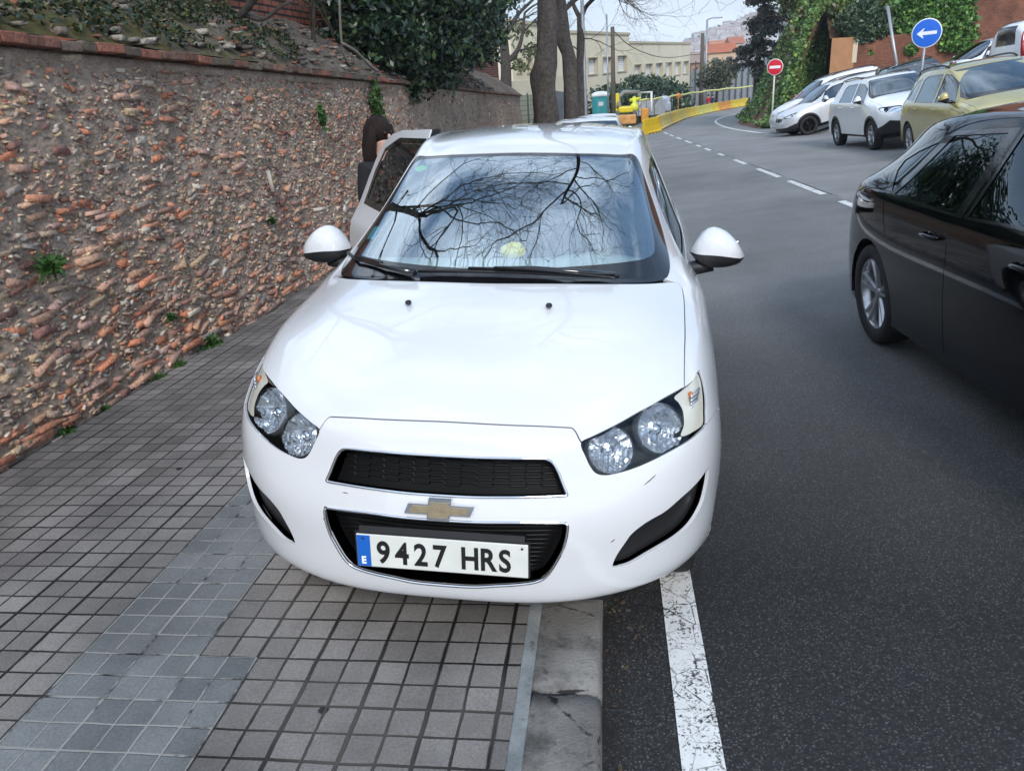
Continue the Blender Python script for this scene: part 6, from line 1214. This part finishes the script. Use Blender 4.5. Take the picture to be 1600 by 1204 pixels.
rd = MB(); rd.lathe([(0, .15), (.20, .13), (.22, 0), (0, 0)], at(1060, 150, 60), Matrix(((1, 0, 0), (0, 0, 1), (0, 1, 0))), 16); q = at(1060, 150, 60); rd.tube([q, q+Vector((0, 0, -2.5))], .03, 6); tag(rd.build('work_sign', mat('orange sign', (.60, .22, .05), .5)), 'small orange sign on a thin post above the barriers', 'sign')
# ---------------------------------------------------------------- far houses and the hill town
far_h = [(1108, 1150, 76, 112, 150, (.62, .44, .30), (.42, .13, .06), 'long ochre house with an orange tiled roof beyond the school'), (1080, 1104, 92, 118, 125, (.36, .20, .15), (.30, .22, .18), 'low brick coloured building right of the school'), (1143, 1162, 62, 100, 190, (.68, .60, .52), (.40, .15, .09), 'tall pale house with a red roof behind the ochre one'), (1112, 1140, 66, 80, 230, (.70, .66, .60), (.45, .20, .12), 'white house high behind the ochre one'), (1160, 1190, 78, 110, 160, (.66, .62, .58), (.4, .2, .12), 'white house partly behind the dark conifer')]
for i, (x0, x1, yt1, yb, d, c, rc, lab) in enumerate(far_h):
    root = thing('far_house', lab, 'house'); a, b_ = at(x0, yt1+6, d), at(x1, yt1+6, d); zt1 = (a.z+b_.z)/2; w_ = (b_-a).length; cx_, cy_ = (a.x+b_.x)/2, (a.y+b_.y)/2+5; z_b = zt1-14
    mb = MB(); mb.box((cx_, cy_, (z_b+zt1)/2), (w_, 10, zt1-z_b)); mb.build('wall', mat('far wall %d' % i, c, .9, ns=.2, na=.08), root); mb = MB()
    mb.add([(cx_-w_/2-.4, cy_-5.4, zt1), (cx_+w_/2+.4, cy_-5.4, zt1), (cx_+w_/2+.4, cy_+5.4, zt1), (cx_-w_/2-.4, cy_+5.4, zt1), (cx_-w_/2-.4, cy_, zt1+1.7), (cx_+w_/2+.4, cy_, zt1+1.7)], [(0, 1, 5, 4), (3, 4, 5, 2), (0, 4, 3), (1, 2, 5), (0, 3, 2, 1)]); mb.build('roof', mat('far roof %d' % i, rc, .9, ns=.6, na=.15), root)
    n = max(2, int(w_/2.6))
    for r1 in (0, 1):
        for k in range(n): m3 = MB(); m3.box((cx_-w_/2+w_*(k+.5)/n, cy_-5.02, zt1-1.6-2.9*r1), (w_/n*.4, .12, 1.5)); m3.build('window', bpy.data.materials.get('far window') or mat('far window', (.10, .11, .13), .4), root)
rgh = np.random.default_rng(14); HX = [(-700, 14), (0, 14), (90, 16), (110, 26), (165, 41), (260, 62), (420, 90), (800, 110), (1500, 90)]
hz = lambda X: np.interp(X, [a[0] for a in HX], [a[1] for a in HX])
sheet('hill', np.linspace(-600, 1500, 70), np.array([700., 780, 860, 940, 1020, 1120, 1400]), lambda X, Y: -12+(hz(X*1000/Y)+12)*np.clip((Y-700)/320, 0, 1)**.8+4*np.sin(X*.02)+3*np.sin(X*.055+Y*.03)-4, mat('hill green', (.055, .075, .045), .95, ns=.02, na=.4))
hb = [mat('town wall %d' % i, c, .9) for i, c in enumerate(((.60, .55, .54), (.68, .66, .66), (.56, .49, .47), (.63, .60, .58)))]; hrf = mat('town roof', (.42, .33, .30), .9)
cnt = 0; towns = []
for k in range(260):
    px = rgh.uniform(1055, 1185); d = rgh.uniform(760, 990); x = at(px, 70, d).x; y = d*1.03; hh = float(-12+(hz(x*1000/y)+12)*np.clip((y-700)/320, 0, 1)**.8-4)
    if d > 950 and rgh.random() < .6: continue
    towns.append((x, y, hh, rgh.uniform(6, 15), rgh.uniform(6, 13), k))
for x, y, hh, wd_, ht, k in towns[:150]:
    mb = MB(); mb.box((x, y, hh+ht/2-2), (wd_, 9, ht+4)); o = mb.build('town_house', hb[k % 4]); tag(o, 'tiny pale house on the distant hillside town', 'house', 'houses of the distant hill town')
    mb = MB(); mb.add([(x-wd_/2-.3, y-4.8, hh+ht), (x+wd_/2+.3, y-4.8, hh+ht), (x+wd_/2+.3, y+4.8, hh+ht), (x-wd_/2-.3, y+4.8, hh+ht), (x-wd_/2, y, hh+ht+2), (x+wd_/2, y, hh+ht+2)], [(0, 1, 5, 4), (3, 4, 5, 2), (0, 4, 3), (1, 2, 5)]); mb.build('roof', hrf, o)
Pn = np.stack([rgh.uniform(105, 420, 2600), rgh.uniform(960, 1090, 2600)], 1); Zn = -12+(hz(Pn[:, 0]*1000/Pn[:, 1])+12)*np.clip((Pn[:, 1]-700)/320, 0, 1)**.8; tag(leaves('hilltop_wood', np.column_stack([Pn, Zn+rgh.uniform(-3, 4, 2600)]), 7, GRN, None, ((.05, .08, .05), (.07, .10, .06)), 1.1, seed=5), 'green wood along the top of the distant hill', 'wood', kind='stuff')
# ---------------------------------------------------------------- embankment, conifer, brick retaining wall on the right
def bank_base(s):                                     # foot line of the bank, s = 0..1 from the cars to the bend
    P = np.array([(9.15, 36.1), (8.0, 35.3), (6.8, 34.9), (6.4, 36.8), (6.6, 42), (7.3, 48), (8.2, 53), (9.6, 58.5), (12, 64.5), (16, 71), (21, 77)]); t = np.linspace(0, 1, len(P)); return np.stack([np.interp(s, t, P[:, 0]), np.interp(s, t, P[:, 1])], -1)
sv_ = np.linspace(0, 1, 90); tv_ = np.concatenate([np.linspace(0, 6, 40), np.linspace(6.6, 22, 14)])
SS, TT = np.meshgrid(sv_, tv_, indexing='ij'); bp_ = bank_base(SS.ravel()).reshape(*SS.shape, 2)
def bank(S1, T1):
    b = bank_base(np.ravel(S1)).reshape(*np.shape(S1), 2); an = np.interp(np.asarray(S1), [0, .12, .22, .34, 1], [1.50, 1.3, .55, .05, -.2]); dx = np.cos(an); dy = np.sin(an)
    X = b[..., 0]+T1*dx; Y = b[..., 1]+T1*dy; g0 = gz(b[..., 0], b[..., 1])
    h = np.where(T1 < .8, .30*T1, .24+(T1-.8)*2.1); h = np.minimum(h, 7.5+.15*T1+0*h); h = h*(.9+.12*fb(S1*9, T1*.6, 3)); return X, Y, g0+h-.06
X_, Y_, Z_ = bank(SS, TT); v = np.stack([X_, Y_, Z_], -1).reshape(-1, 3); n_ = len(tv_); i, j = np.meshgrid(np.arange(len(sv_)-1), np.arange(n_-1), indexing='ij'); a = (i*n_+j).ravel()
o = mesh_obj('embankment', v, np.stack([a, a+n_, a+n_+1, a+1], 1).copy(), SOIL, None, True); tag(o, kind='structure')
r_ = np.random.default_rng(17)
def bank_leaves(n, seed, tlo, thi, thr, s0=0., s1=1.):
    r = np.random.default_rng(seed); s = r.uniform(s0, s1, n); t = tlo+(thi-tlo)*r.uniform(0, 1, n)**1.1; k = fb(s*28, t*1.3, 4)+.35*np.clip(t-1, 0, 2) > thr; s, t = s[k], t[k]; X, Y, Z = bank(s, t); lift = r.uniform(.02, .5, len(s))*(.5+.5*np.clip(fb(s*40, t*2, 3)+.6, 0, 1.6))
    return np.stack([X-lift*.75, Y-lift*.3, Z+lift*.55], 1)
IVY = mat('ivy leaves', (1, 1, 1), .42, vcol=True, spec=.5)
o = leaves('bank_ivy', np.concatenate([bank_leaves(46000, 1, .5, 5.5, .05), bank_leaves(15000, 4, .3, 5.5, -1.2, 0, .27)]), .13, IVY, None, ((.12, .23, .055), (.17, .31, .075), (.07, .14, .045), (.24, .35, .09), (.11, .18, .08)), 1.3, seed=21); _q = np.random.default_rng(8); _g = np.array([at(*t) for t in zip(_q.uniform(1262, 1301, 5000), _q.uniform(-8, 118, 5000), _q.uniform(33.2, 34.2, 5000))]); leaves('bank_ivy', _g, .13, IVY, None, ((.09, .18, .045), (.12, .23, .06), (.05, .11, .035)), 1.3, seed=23); tag(bpy.data.objects['bank_ivy.001'] if 'bank_ivy.001' in bpy.data.objects else bpy.data.objects['bank_ivy'], 'curtain of ivy hanging beside the orange end of the brick wall', 'ivy', kind='stuff'); tag(o, 'dense green ivy and weeds covering the embankment left of the brick wall', 'ivy', kind='stuff')
o = leaves('bank_brambles', bank_leaves(9000, 2, 2.4, 5.8, .75, 0, .6), .13, IVY, None, ((.22, .17, .08), (.27, .20, .10), (.14, .12, .06)), 1.8, seed=22); tag(o, 'patches of dry brown undergrowth on the upper embankment', 'undergrowth', kind='stuff')
# trees on top of the bank
for i, (px, py, d, n, lab, cs, sz) in enumerate(((1240, -10, 44, 5200, 'yellow green tree on top of the embankment, above the no entry sign', ((.16, .20, .05), (.11, .15, .04), (.20, .20, .08)), .13), (1320, -40, 44, 5200, 'olive tree on top of the embankment, left of the round grey bush', ((.13, .16, .05), (.09, .12, .04)), .13))):
    t_ = thing('bank_tree', lab, 'tree'); p = at(px, py, d); mb = MB(); f2 = MB(); rs = random.Random(60+i); mb.tube([p+Vector((.3, .2, -4)), p+Vector((.1, 0, -1.5)), p], [.18, .14, .08], 8)
    for k in range(4): branch(mb, p+Vector((0, 0, -1.6)), (rs.uniform(-1, 1), rs.uniform(-.6, .6), .8), .07, 1.6, 3, rs, fine=f2)
    mb.build('trunk', BK, t_); f2.build('twigs', TW, t_); leaves('crown', blobs(n, [(p.x+rs.uniform(-1.6, 1.6), p.y+rs.uniform(-1, 1), p.z+rs.uniform(-1.4, 1.3), rs.uniform(.6, 1.0)) for _ in range(9)], 30+i, .3), sz, IVY, t_, cs, seed=30+i)
cf = thing('conifer', 'dark drooping conifer behind the ivy embankment', 'tree'); p = at(1183, 110, 52); mb = MB(); top = at(1200, -60, 52); mb.tube([p+Vector((0, 0, -5)), p, p.lerp(top, .5), top], [.25, .2, .14, .03], 8); PL = []; r_ = np.random.default_rng(3); twg = MB()
for k in range(46):
    t = r_.uniform(.0, 1); c = p.lerp(top, t); a = r_.uniform(0, 6.28); L_ = (1-t*.75)*r_.uniform(1.2, 2.3); e_ = c+Vector((math.cos(a)*L_, math.sin(a)*L_*.8, .15-.35*L_*.6)); m_ = c.lerp(e_, .5)+Vector((0, 0, .15)); q = bez([c, m_, e_], 5); twg.tube(q, list(np.linspace(.045, .012, len(q))), 5)
    for u in q[2:]:
        nn = 34; PL.append(np.array(u)+r_.normal(0, 1, (nn, 3))*np.array([.20, .20, .10])+np.array([0, 0, -.12]))
mb.build('trunk', BK, cf); twg.build('limbs', mat('pinkish twigs', (.22, .17, .16), .9), cf); leaves('crown', np.concatenate(PL), .11, GRN, cf, ((.05, .075, .06), (.075, .10, .08), (.035, .05, .045), (.17, .14, .13)), 2.2, seed=44)
RB = brick_mat('retaining brick', (.27, .105, .060), (.22, .085, .05), (.13, .065, .045), .25, .07, 'XZ', .008)
rw = thing('brick_retaining_wall', 'reddish brown brick retaining wall behind the parked cars on the right', 'wall')
A0 = at(1300, 60, 31.0); A1 = at(1515, 58, 31.6); A2 = at(1760, 40, 32.6); zb_ = -2.5
low_t = lambda t: A0.z+.12*math.sin(t*7)*0
mb = MB(); th_ = .5
def wallbox(a, b_, z0, z1a, z1b, m, nm, par, off=0.):
    mb = MB(); o_ = Vector((0, off, 0)); a, b_ = Vector((a.x, a.y, 0))+o_, Vector((b_.x, b_.y, 0))+o_; mb.add([a+Vector((0, 0, z0)), b_+Vector((0, 0, z0)), b_+Vector((0, 0, z1b)), a+Vector((0, 0, z1a)), a+Vector((0, .6, z0)), b_+Vector((0, .6, z0)), b_+Vector((0, .6, z1b)), a+Vector((0, .6, z1a))], [(0, 1, 2, 3), (3, 2, 6, 7), (5, 4, 7, 6), (0, 3, 7, 4), (1, 5, 6, 2)]); return mb.build(nm, m, par)
wallbox(A0, A1, zb_, A0.z, A1.z+.25, RB, 'low_section', rw); wallbox(A1, A2, zb_, 7.2, 7.6, RB, 'tall_section', rw, -.003)
stu = mat('orange render', (.40, .20, .095), .9, ns=3, na=.15, bump=.2, bs=40); Ae = A0.lerp(A1, .17); wallbox(A0+Vector((0, -.03, 0)), Ae+Vector((0, -.03, 0)), zb_, A0.z+.0, A0.z-.02, stu, 'rendered_end', rw)
m4 = MB(); q = A0.lerp(A1, .17); m4.box((q.x, q.y-.05, A0.z-.55), (.18, .02, .85)); tag(m4.build('notice', mat('pale notice', (.62, .52, .38), .8)), 'pale paper notices pasted on the orange end of the brick wall', 'notice')
# greenery above and over the wall
o = thing('wall_ivy', 'bright green ivy spilling over the brick retaining wall behind the blue arrow sign', 'ivy'); Bv = []
for px, py, r in ((1440, 30, .55), (1465, 20, .6), (1490, 30, .55), (1500, 55, .45), (1475, 50, .45), (1415, 45, .4), (1405, 25, .5), (1420, 5, .6), (1455, -5, .7), (1490, 0, .6), (1480, 65, .3), (1422, 78, .18), (1356, 82, .12), (1498, 70, .25)): p = at(px, py, 31.6); Bv.append((p.x, p.y-.2, p.z, r*1.4))
leaves('leaves', blobs(15000, Bv, 4, .5, .5), .14, IVY, o, ((.07, .17, .03), (.10, .24, .045), (.05, .11, .03), (.17, .28, .05)), 1.2, seed=51); mb = MB(); rs = random.Random(9)
for k in range(6): branch(mb, (Bv[k][0], Bv[k][1]+.3, Bv[k][2]-.5), (rs.uniform(-1, 1), -.2, .6), .02, .8, 2, rs)
mb.build('stems', TW, o)
o = thing('round_bush', 'round grey green bush growing on top of the brick wall, left of the leaning pole', 'bush'); Bv = []; rs = random.Random(4)
for px, py, r in ((1345, 40, .52), (1365, 30, .48), (1328, 35, .42), (1350, 20, .45), (1372, 45, .35), (1340, 55, .32), (1358, 56, .25)): p = at(px, py, 31.2); Bv.append((p.x, p.y, p.z, r*1.4))
leaves('leaves', blobs(10000, Bv, 4, .4, .7), .105, IVY, o, ((.06, .10, .05), (.08, .125, .065), (.035, .06, .035)), 1.8, seed=52); mb = MB()
for k in range(5): branch(mb, (Bv[0][0], Bv[0][1], Bv[0][2]-.7), (rs.uniform(-.6, .6), rs.uniform(-.4, .4), 1), .025, .8, 2, rs)
mb.build('stems', TW, o)
sl2 = thing('slope_growth', 'tangled green and yellowish slope vegetation above the brick retaining wall', 'vegetation'); r_ = np.random.default_rng(6); wl_ = lambda X: A0.y+(X-A0.x)*(A1.y-A0.y)/(A1.x-A0.x)
X1 = r_.uniform(A0.x+.1, A1.x+.3, 22000); T1 = r_.uniform(0, 7, 22000)**1.0; Y1 = wl_(X1)+.7+T1*.8; Z1 = A0.z+.15+T1*.95+.45*fb(X1, T1, 4)+r_.uniform(0, .4, 22000); k = fb(X1*1.7, T1*1.3, 3) > -.75
leaves('leaves', np.stack([X1, Y1, Z1], 1)[k], .16, IVY, sl2, ((.09, .15, .035), (.06, .10, .03), (.13, .20, .045), (.18, .17, .07)), 1.5, seed=53); sl2['kind'] = 'stuff'
sheet('slope', np.linspace(A0.x+.1, A1.x+.5, 10), np.array([0., .6, 2, 4, 8]), lambda X, Y: A0.z-.12+Y*1.05, SOIL)
_o = bpy.data.objects['slope']
for v_ in _o.data.vertices: v_.co.y += wl_(v_.co.x)+.55
lpz = MB(); lpz.tube([at(1404, 118, 29.5), at(1396, 70, 29.5), at(1387, 10, 29.5)], .06, 8); tag(lpz.build('leaning_pole', mat('silver pole', (.42, .43, .44), .45, .6)), 'leaning silver pole before the brick wall, left of the blue sign', 'pole')
# ---------------------------------------------------------------- road signs
def disc(c, r, n, m, name, par, t=.012, o=0.):
    M_ = Vector((-n.x, -n.y, 0)).normalized().to_track_quat('Z', 'Y').to_matrix(); b = MB(); b.lathe([(0, t), (r*.97, t), (r, t*.6), (r, 0), (0, 0)], Vector(c)+Vector((-n.x, -n.y, 0)).normalized()*o, M_, 40); return b.build(name, m, par), M_
bs = thing('arrow_sign', 'round blue road sign with a white arrow pointing left', 'road sign'); c = at(1448, 52, 20); n = (c-Vector((0, 0, CZ))); g_ = G(c.x, c.y)
mb = MB(); mb.tube([(c.x-.0, c.y+.03, g_), (c.x, c.y+.03, c.z+.2)], .032, 10); mb.build('post', STL, bs); W_ = mat('sign white', (.80, .82, .84), .4)
pl_, M_ = disc(c, .355, n, W_, 'sign_plate', bs); disc(c, .332, n, mat('sign blue', (.01, .13, .62), .4), 'blue_face', pl_, .004, .0125)
ar = [(-.20, 0), (-.07, .10), (-.05, .10), (-.085, .035), (.20, .035), (.20, -.035), (-.085, -.035), (-.05, -.10), (-.07, -.10)]
b = MB(); u = M_@Vector((1, 0, 0)); zax = Vector((0, 0, 1)); nz = -Vector((n.x, n.y, 0)).normalized(); rx = zax.cross(nz); b.add([c+nz*.0205+rx*x*1.17+zax*(y+.04*x)*1.17 for x, y in ar], [(0, 1, 2, 3), (0, 3, 6, 7, 8)]); b.add([c+nz*.0205+rx*x*1.17+zax*(y+.04*x)*1.17 for x, y in ((-.085, .035), (.20, .035), (.20, -.035), (-.085, -.035))], [(3, 2, 1, 0)]); b.build('arrow', W_, pl_)
ns_ = thing('no_entry_sign', 'round red no entry sign with a white bar, at the foot of the embankment', 'road sign'); c = at(1211, 105, 31); n = (c-Vector((0, 0, CZ)))
mb = MB(); mb.tube([(c.x, c.y+.03, G(c.x, c.y)-.2), (c.x, c.y+.03, c.z+.2)], .035, 10); mb.build('post', mat('pale post', (.55, .58, .48), .5), ns_)
pl_, M_ = disc(c, .31, n, W_, 'sign_plate', ns_); disc(c, .29, n, mat('sign red', (.62, .01, .03), .4), 'red_face', pl_, .004, .0125); nz = -Vector((n.x, n.y, 0)).normalized(); rx = zax.cross(nz)
b = MB(); b.add([c+nz*.0205+rx*x+zax*y for x, y in ((-.21, -.05), (.21, -.05), (.21, .05), (-.21, .05))], [(0, 1, 2, 3)]); b.build('white_bar', W_, pl_)
# ---------------------------------------------------------------- people
def skin_chain(verts, edges, rad, m, name, parent, lv=2, root=0):
    me = bpy.data.meshes.new(name); me.from_pydata([tuple(v) for v in verts], edges, []); me.materials.append(m); o = bpy.data.objects.new(name, me); COL.objects.link(o)
    md = o.modifiers.new('s', 'SKIN'); md.use_smooth_shade = True; me.skin_vertices[0].data[root].use_root = True
    for i, r in enumerate(rad): me.skin_vertices[0].data[i].radius = r if hasattr(r, '__len__') else (r, r)
    sb = o.modifiers.new('d', 'SUBSURF'); sb.levels = lv; sb.render_levels = lv
    dg = bpy.context.evaluated_depsgraph_get(); dg.update(); m2 = bpy.data.meshes.new_from_object(o.evaluated_get(dg)); o.modifiers.clear(); o.data = m2; m2.polygons.foreach_set('use_smooth', [True]*len(m2.polygons)); o.parent = parent; return o
def person(label, loc, face, coat, legs, hairc, H=1.68, arms=((.05, -.12), (.05, .12)), hair='long', group=None):
    rt = thing('person', label, 'person', loc, (0, 0, face), group=group); s = H/1.7; skinm = mat('skin %s' % label[:14], (.55, .34, .26), .55)
    # the figure faces -y; one continuous skinned body
    V = [(0, .01, .92), (0, .02, 1.10), (0, .02, 1.30), (0, .02, 1.42), (0, .0, 1.50), (0, -.01, 1.60)]; Rr = [(.135, .10), (.115, .09), (.135, .10), (.09, .07), (.05, .05), (.07, .085)]; E = [(0, 1), (1, 2), (2, 3), (3, 4), (4, 5)]
    def ch(par, pts):
        for p, r in pts: V.append(p); Rr.append((r, r)); E.append((par, len(V)-1)); par = len(V)-1
        return par
    for sx, stp in ((-1, .06), (1, -.08)): ch(0, [((sx*.09, 0, .84), .09), ((sx*.095, -.02+stp*.5, .48), .06), ((sx*.095, stp, .10), .04), ((sx*.10, stp-.10, .04), .035), ((sx*.105, stp-.17, .03), .028)])
    for sx, (fw, _) in ((-1, arms[0]), (1, arms[1])):
        w = ch(2, [((sx*.16, .02, 1.38), .055), ((sx*.20, .03, 1.12), .042), ((sx*.20, -.10-fw, .90), .030), ((sx*.20, -.14-fw, .85), .026)])
        hx = sx*.20
        for k in range(4): ch(w, [((hx+(k-1.5)*.018, -.17-fw, .80-.004*abs(k-1.5)), .009), ((hx+(k-1.5)*.019, -.175-fw, .765+.006*abs(k-1.5)), .008), ((hx+(k-1.5)*.018, -.165-fw, .745+.008*abs(k-1.5)), .007)])
        ch(w, [((hx-sx*.035, -.165-fw, .83), .010), ((hx-sx*.045, -.18-fw, .805), .008)])
    V = [tuple(a*s for a in v) for v in V]; Rr = [(a*s, b*s) for a, b in Rr]; body = skin_chain(V, E, Rr, skinm, 'body', rt)
    f = MB(); f.ball((0, -.098*s, 1.585*s), (.012*s, .018*s, .022*s), 8); f.ball((0, -.088*s, 1.545*s), (.022*s, .010*s, .007*s), 8); f.build('nose_and_mouth', skinm, body)
    for sx in (-1, 1): f = MB(); f.ball((sx*.03*s, -.085*s, 1.615*s), .011*s, 8); f.build('eye', bpy.data.materials.get('eye dark') or mat('eye dark', (.02, .015, .01), .2), body)
    # clothes follow the body, slightly larger
    C_ = [(0, .01, .80), (0, .01, .96), (0, .02, 1.12), (0, .02, 1.30), (0, .02, 1.41)]; Cr = [(.17, .125), (.155, .12), (.14, .11), (.155, .12), (.115, .085)]; Ce = [(0, 1), (1, 2), (2, 3), (3, 4)]
    for sx, (fw, _) in ((-1, arms[0]), (1, arms[1])):
        b0 = len(C_); C_ += [(sx*.17, .02, 1.37), (sx*.20, .03, 1.12), (sx*.20, -.09-fw, .915)]; Cr += [(.072, .072), (.058, .058), (.046, .046)]; Ce += [(3, b0), (b0, b0+1), (b0+1, b0+2)]
    skin_chain([tuple(a*s for a in v) for v in C_], Ce, [(a*s, b*s) for a, b in Cr], coat, 'coat', rt)
    T_ = [(0, .01, .90)]; Tr = [(.14, .11)]; Te = []
    for sx, stp in ((-1, .06), (1, -.08)): b0 = len(T_); T_ += [(sx*.09, 0, .80), (sx*.095, -.02+stp*.5, .48), (sx*.095, stp, .13)]; Tr += [(.10, .10), (.075, .075), (.06, .06)]; Te += [(0, b0), (b0, b0+1), (b0+1, b0+2)]
    skin_chain([tuple(a*s for a in v) for v in T_], Te, [(a*s, b*s) for a, b in Tr], legs, 'trousers', rt)
    for sx, stp in ((-1, .06), (1, -.08)): f = MB(); f.ball((sx*.10*s, (stp-.07)*s, .045*s), (.05*s, .135*s, .05*s), 12); f.build('shoe', bpy.data.materials.get('shoe') or mat('shoe', (.02, .02, .02), .6), rt)
    h = MB(); h.ball((0, .018*s, 1.632*s), (.094*s, .108*s, .100*s), 18)
    if hair == 'long':
        for sx in (-1, 1): h.tube([(sx*.072*s, -.02*s, 1.66*s), (sx*.092*s, -.01*s, 1.58*s), (sx*.095*s, .03*s, 1.45*s), (sx*.085*s, .05*s, 1.30*s)], [.030*s, .036*s, .045*s, .02*s], 10)
        h.tube([(0, .07*s, 1.66*s), (0, .10*s, 1.52*s), (0, .10*s, 1.36*s), (0, .09*s, 1.22*s)], [.07*s, .085*s, .09*s, .04*s], 12)
    if hair == 'long':                               # loose strands from the parting over the sides and back
        rh = random.Random(6)
        for k in range(150):
            a = rh.uniform(-2.5, 2.5)+math.pi/2; ca, sa = math.cos(a), math.sin(a); u = rh.uniform(.96, 1.06)
            if sa < -.55: continue
            dl = rh.uniform(1.15, 1.34)
            h.tube([(rh.uniform(-.01, .01), .01+.03*sa, 1.735*s), (.060*ca*u*s, (.02+.07*sa*u)*s, 1.712*s), (.096*ca*u*s, (.02+.108*sa*u)*s, 1.64*s), (.104*ca*u*s, (.03+.10*sa*u)*s, 1.52*s), ((.11*ca*u+rh.gauss(0, .012))*s, (.04+.10*sa*u)*s, (dl+1.5)/2*s), ((.105*ca*u+rh.gauss(0, .02))*s, (.05+.09*sa*u)*s, dl*s)], [.004, .006, .007, .007, .006, .002], 4)
    h.build('hair', hairc, rt); return rt
dkc = mat('black coat', (.010, .010, .012), .85, ns=20, na=.2); hr_ = mat('dark brown hair', (.022, .013, .011), .7, ns=120, na=.6, spec=.2, bump=.6, bs=160)
p = at(592, 193, 5.35); person('woman with long dark hair and black coat behind the open white car door', (p.x, p.y, float(sw(p.y))), R(56), dkc, mat('dark trousers', (.02, .022, .03), .9), hr_, H=(p.z+.02-float(sw(p.y)))/1.0)
for i, (px, c, lab) in enumerate(((1107, (.45, .03, .05), 'distant pedestrian in a red jacket beyond the barriers, left of the pair'), (1113.5, (.02, .03, .08), 'distant pedestrian in dark navy clothes beyond the barriers, right of the pair'))):
    t = at(px, 147.5, 80); person(lab, (t.x, t.y, t.z-1.72), R(160), mat('jacket %d' % i, c, .8), mat('far trousers %d' % i, (.03, .04, .07), .9), hr_, hair='short', group='pedestrians beyond the barriers')
# thin air haze over the far hill
hb_ = MB(); hb_.box((450, 695, 50), (2500, 1510, 180)); hz_m = bpy.data.materials.new('haze'); hz_m.use_nodes = True; t = hz_m.node_tree; t.nodes.clear(); o_ = N(t, 'ShaderNodeOutputMaterial'); v_ = N(t, 'ShaderNodeVolumePrincipled'); v_.inputs['Color'].default_value = (.82, .90, 1, 1); v_.inputs['Density'].default_value = .0005; t.links.new(v_.outputs[0], o_.inputs['Volume'])
tag(hb_.build('haze', hz_m), kind='stuff', label='pale haze softening the distant hill town', cat='haze')
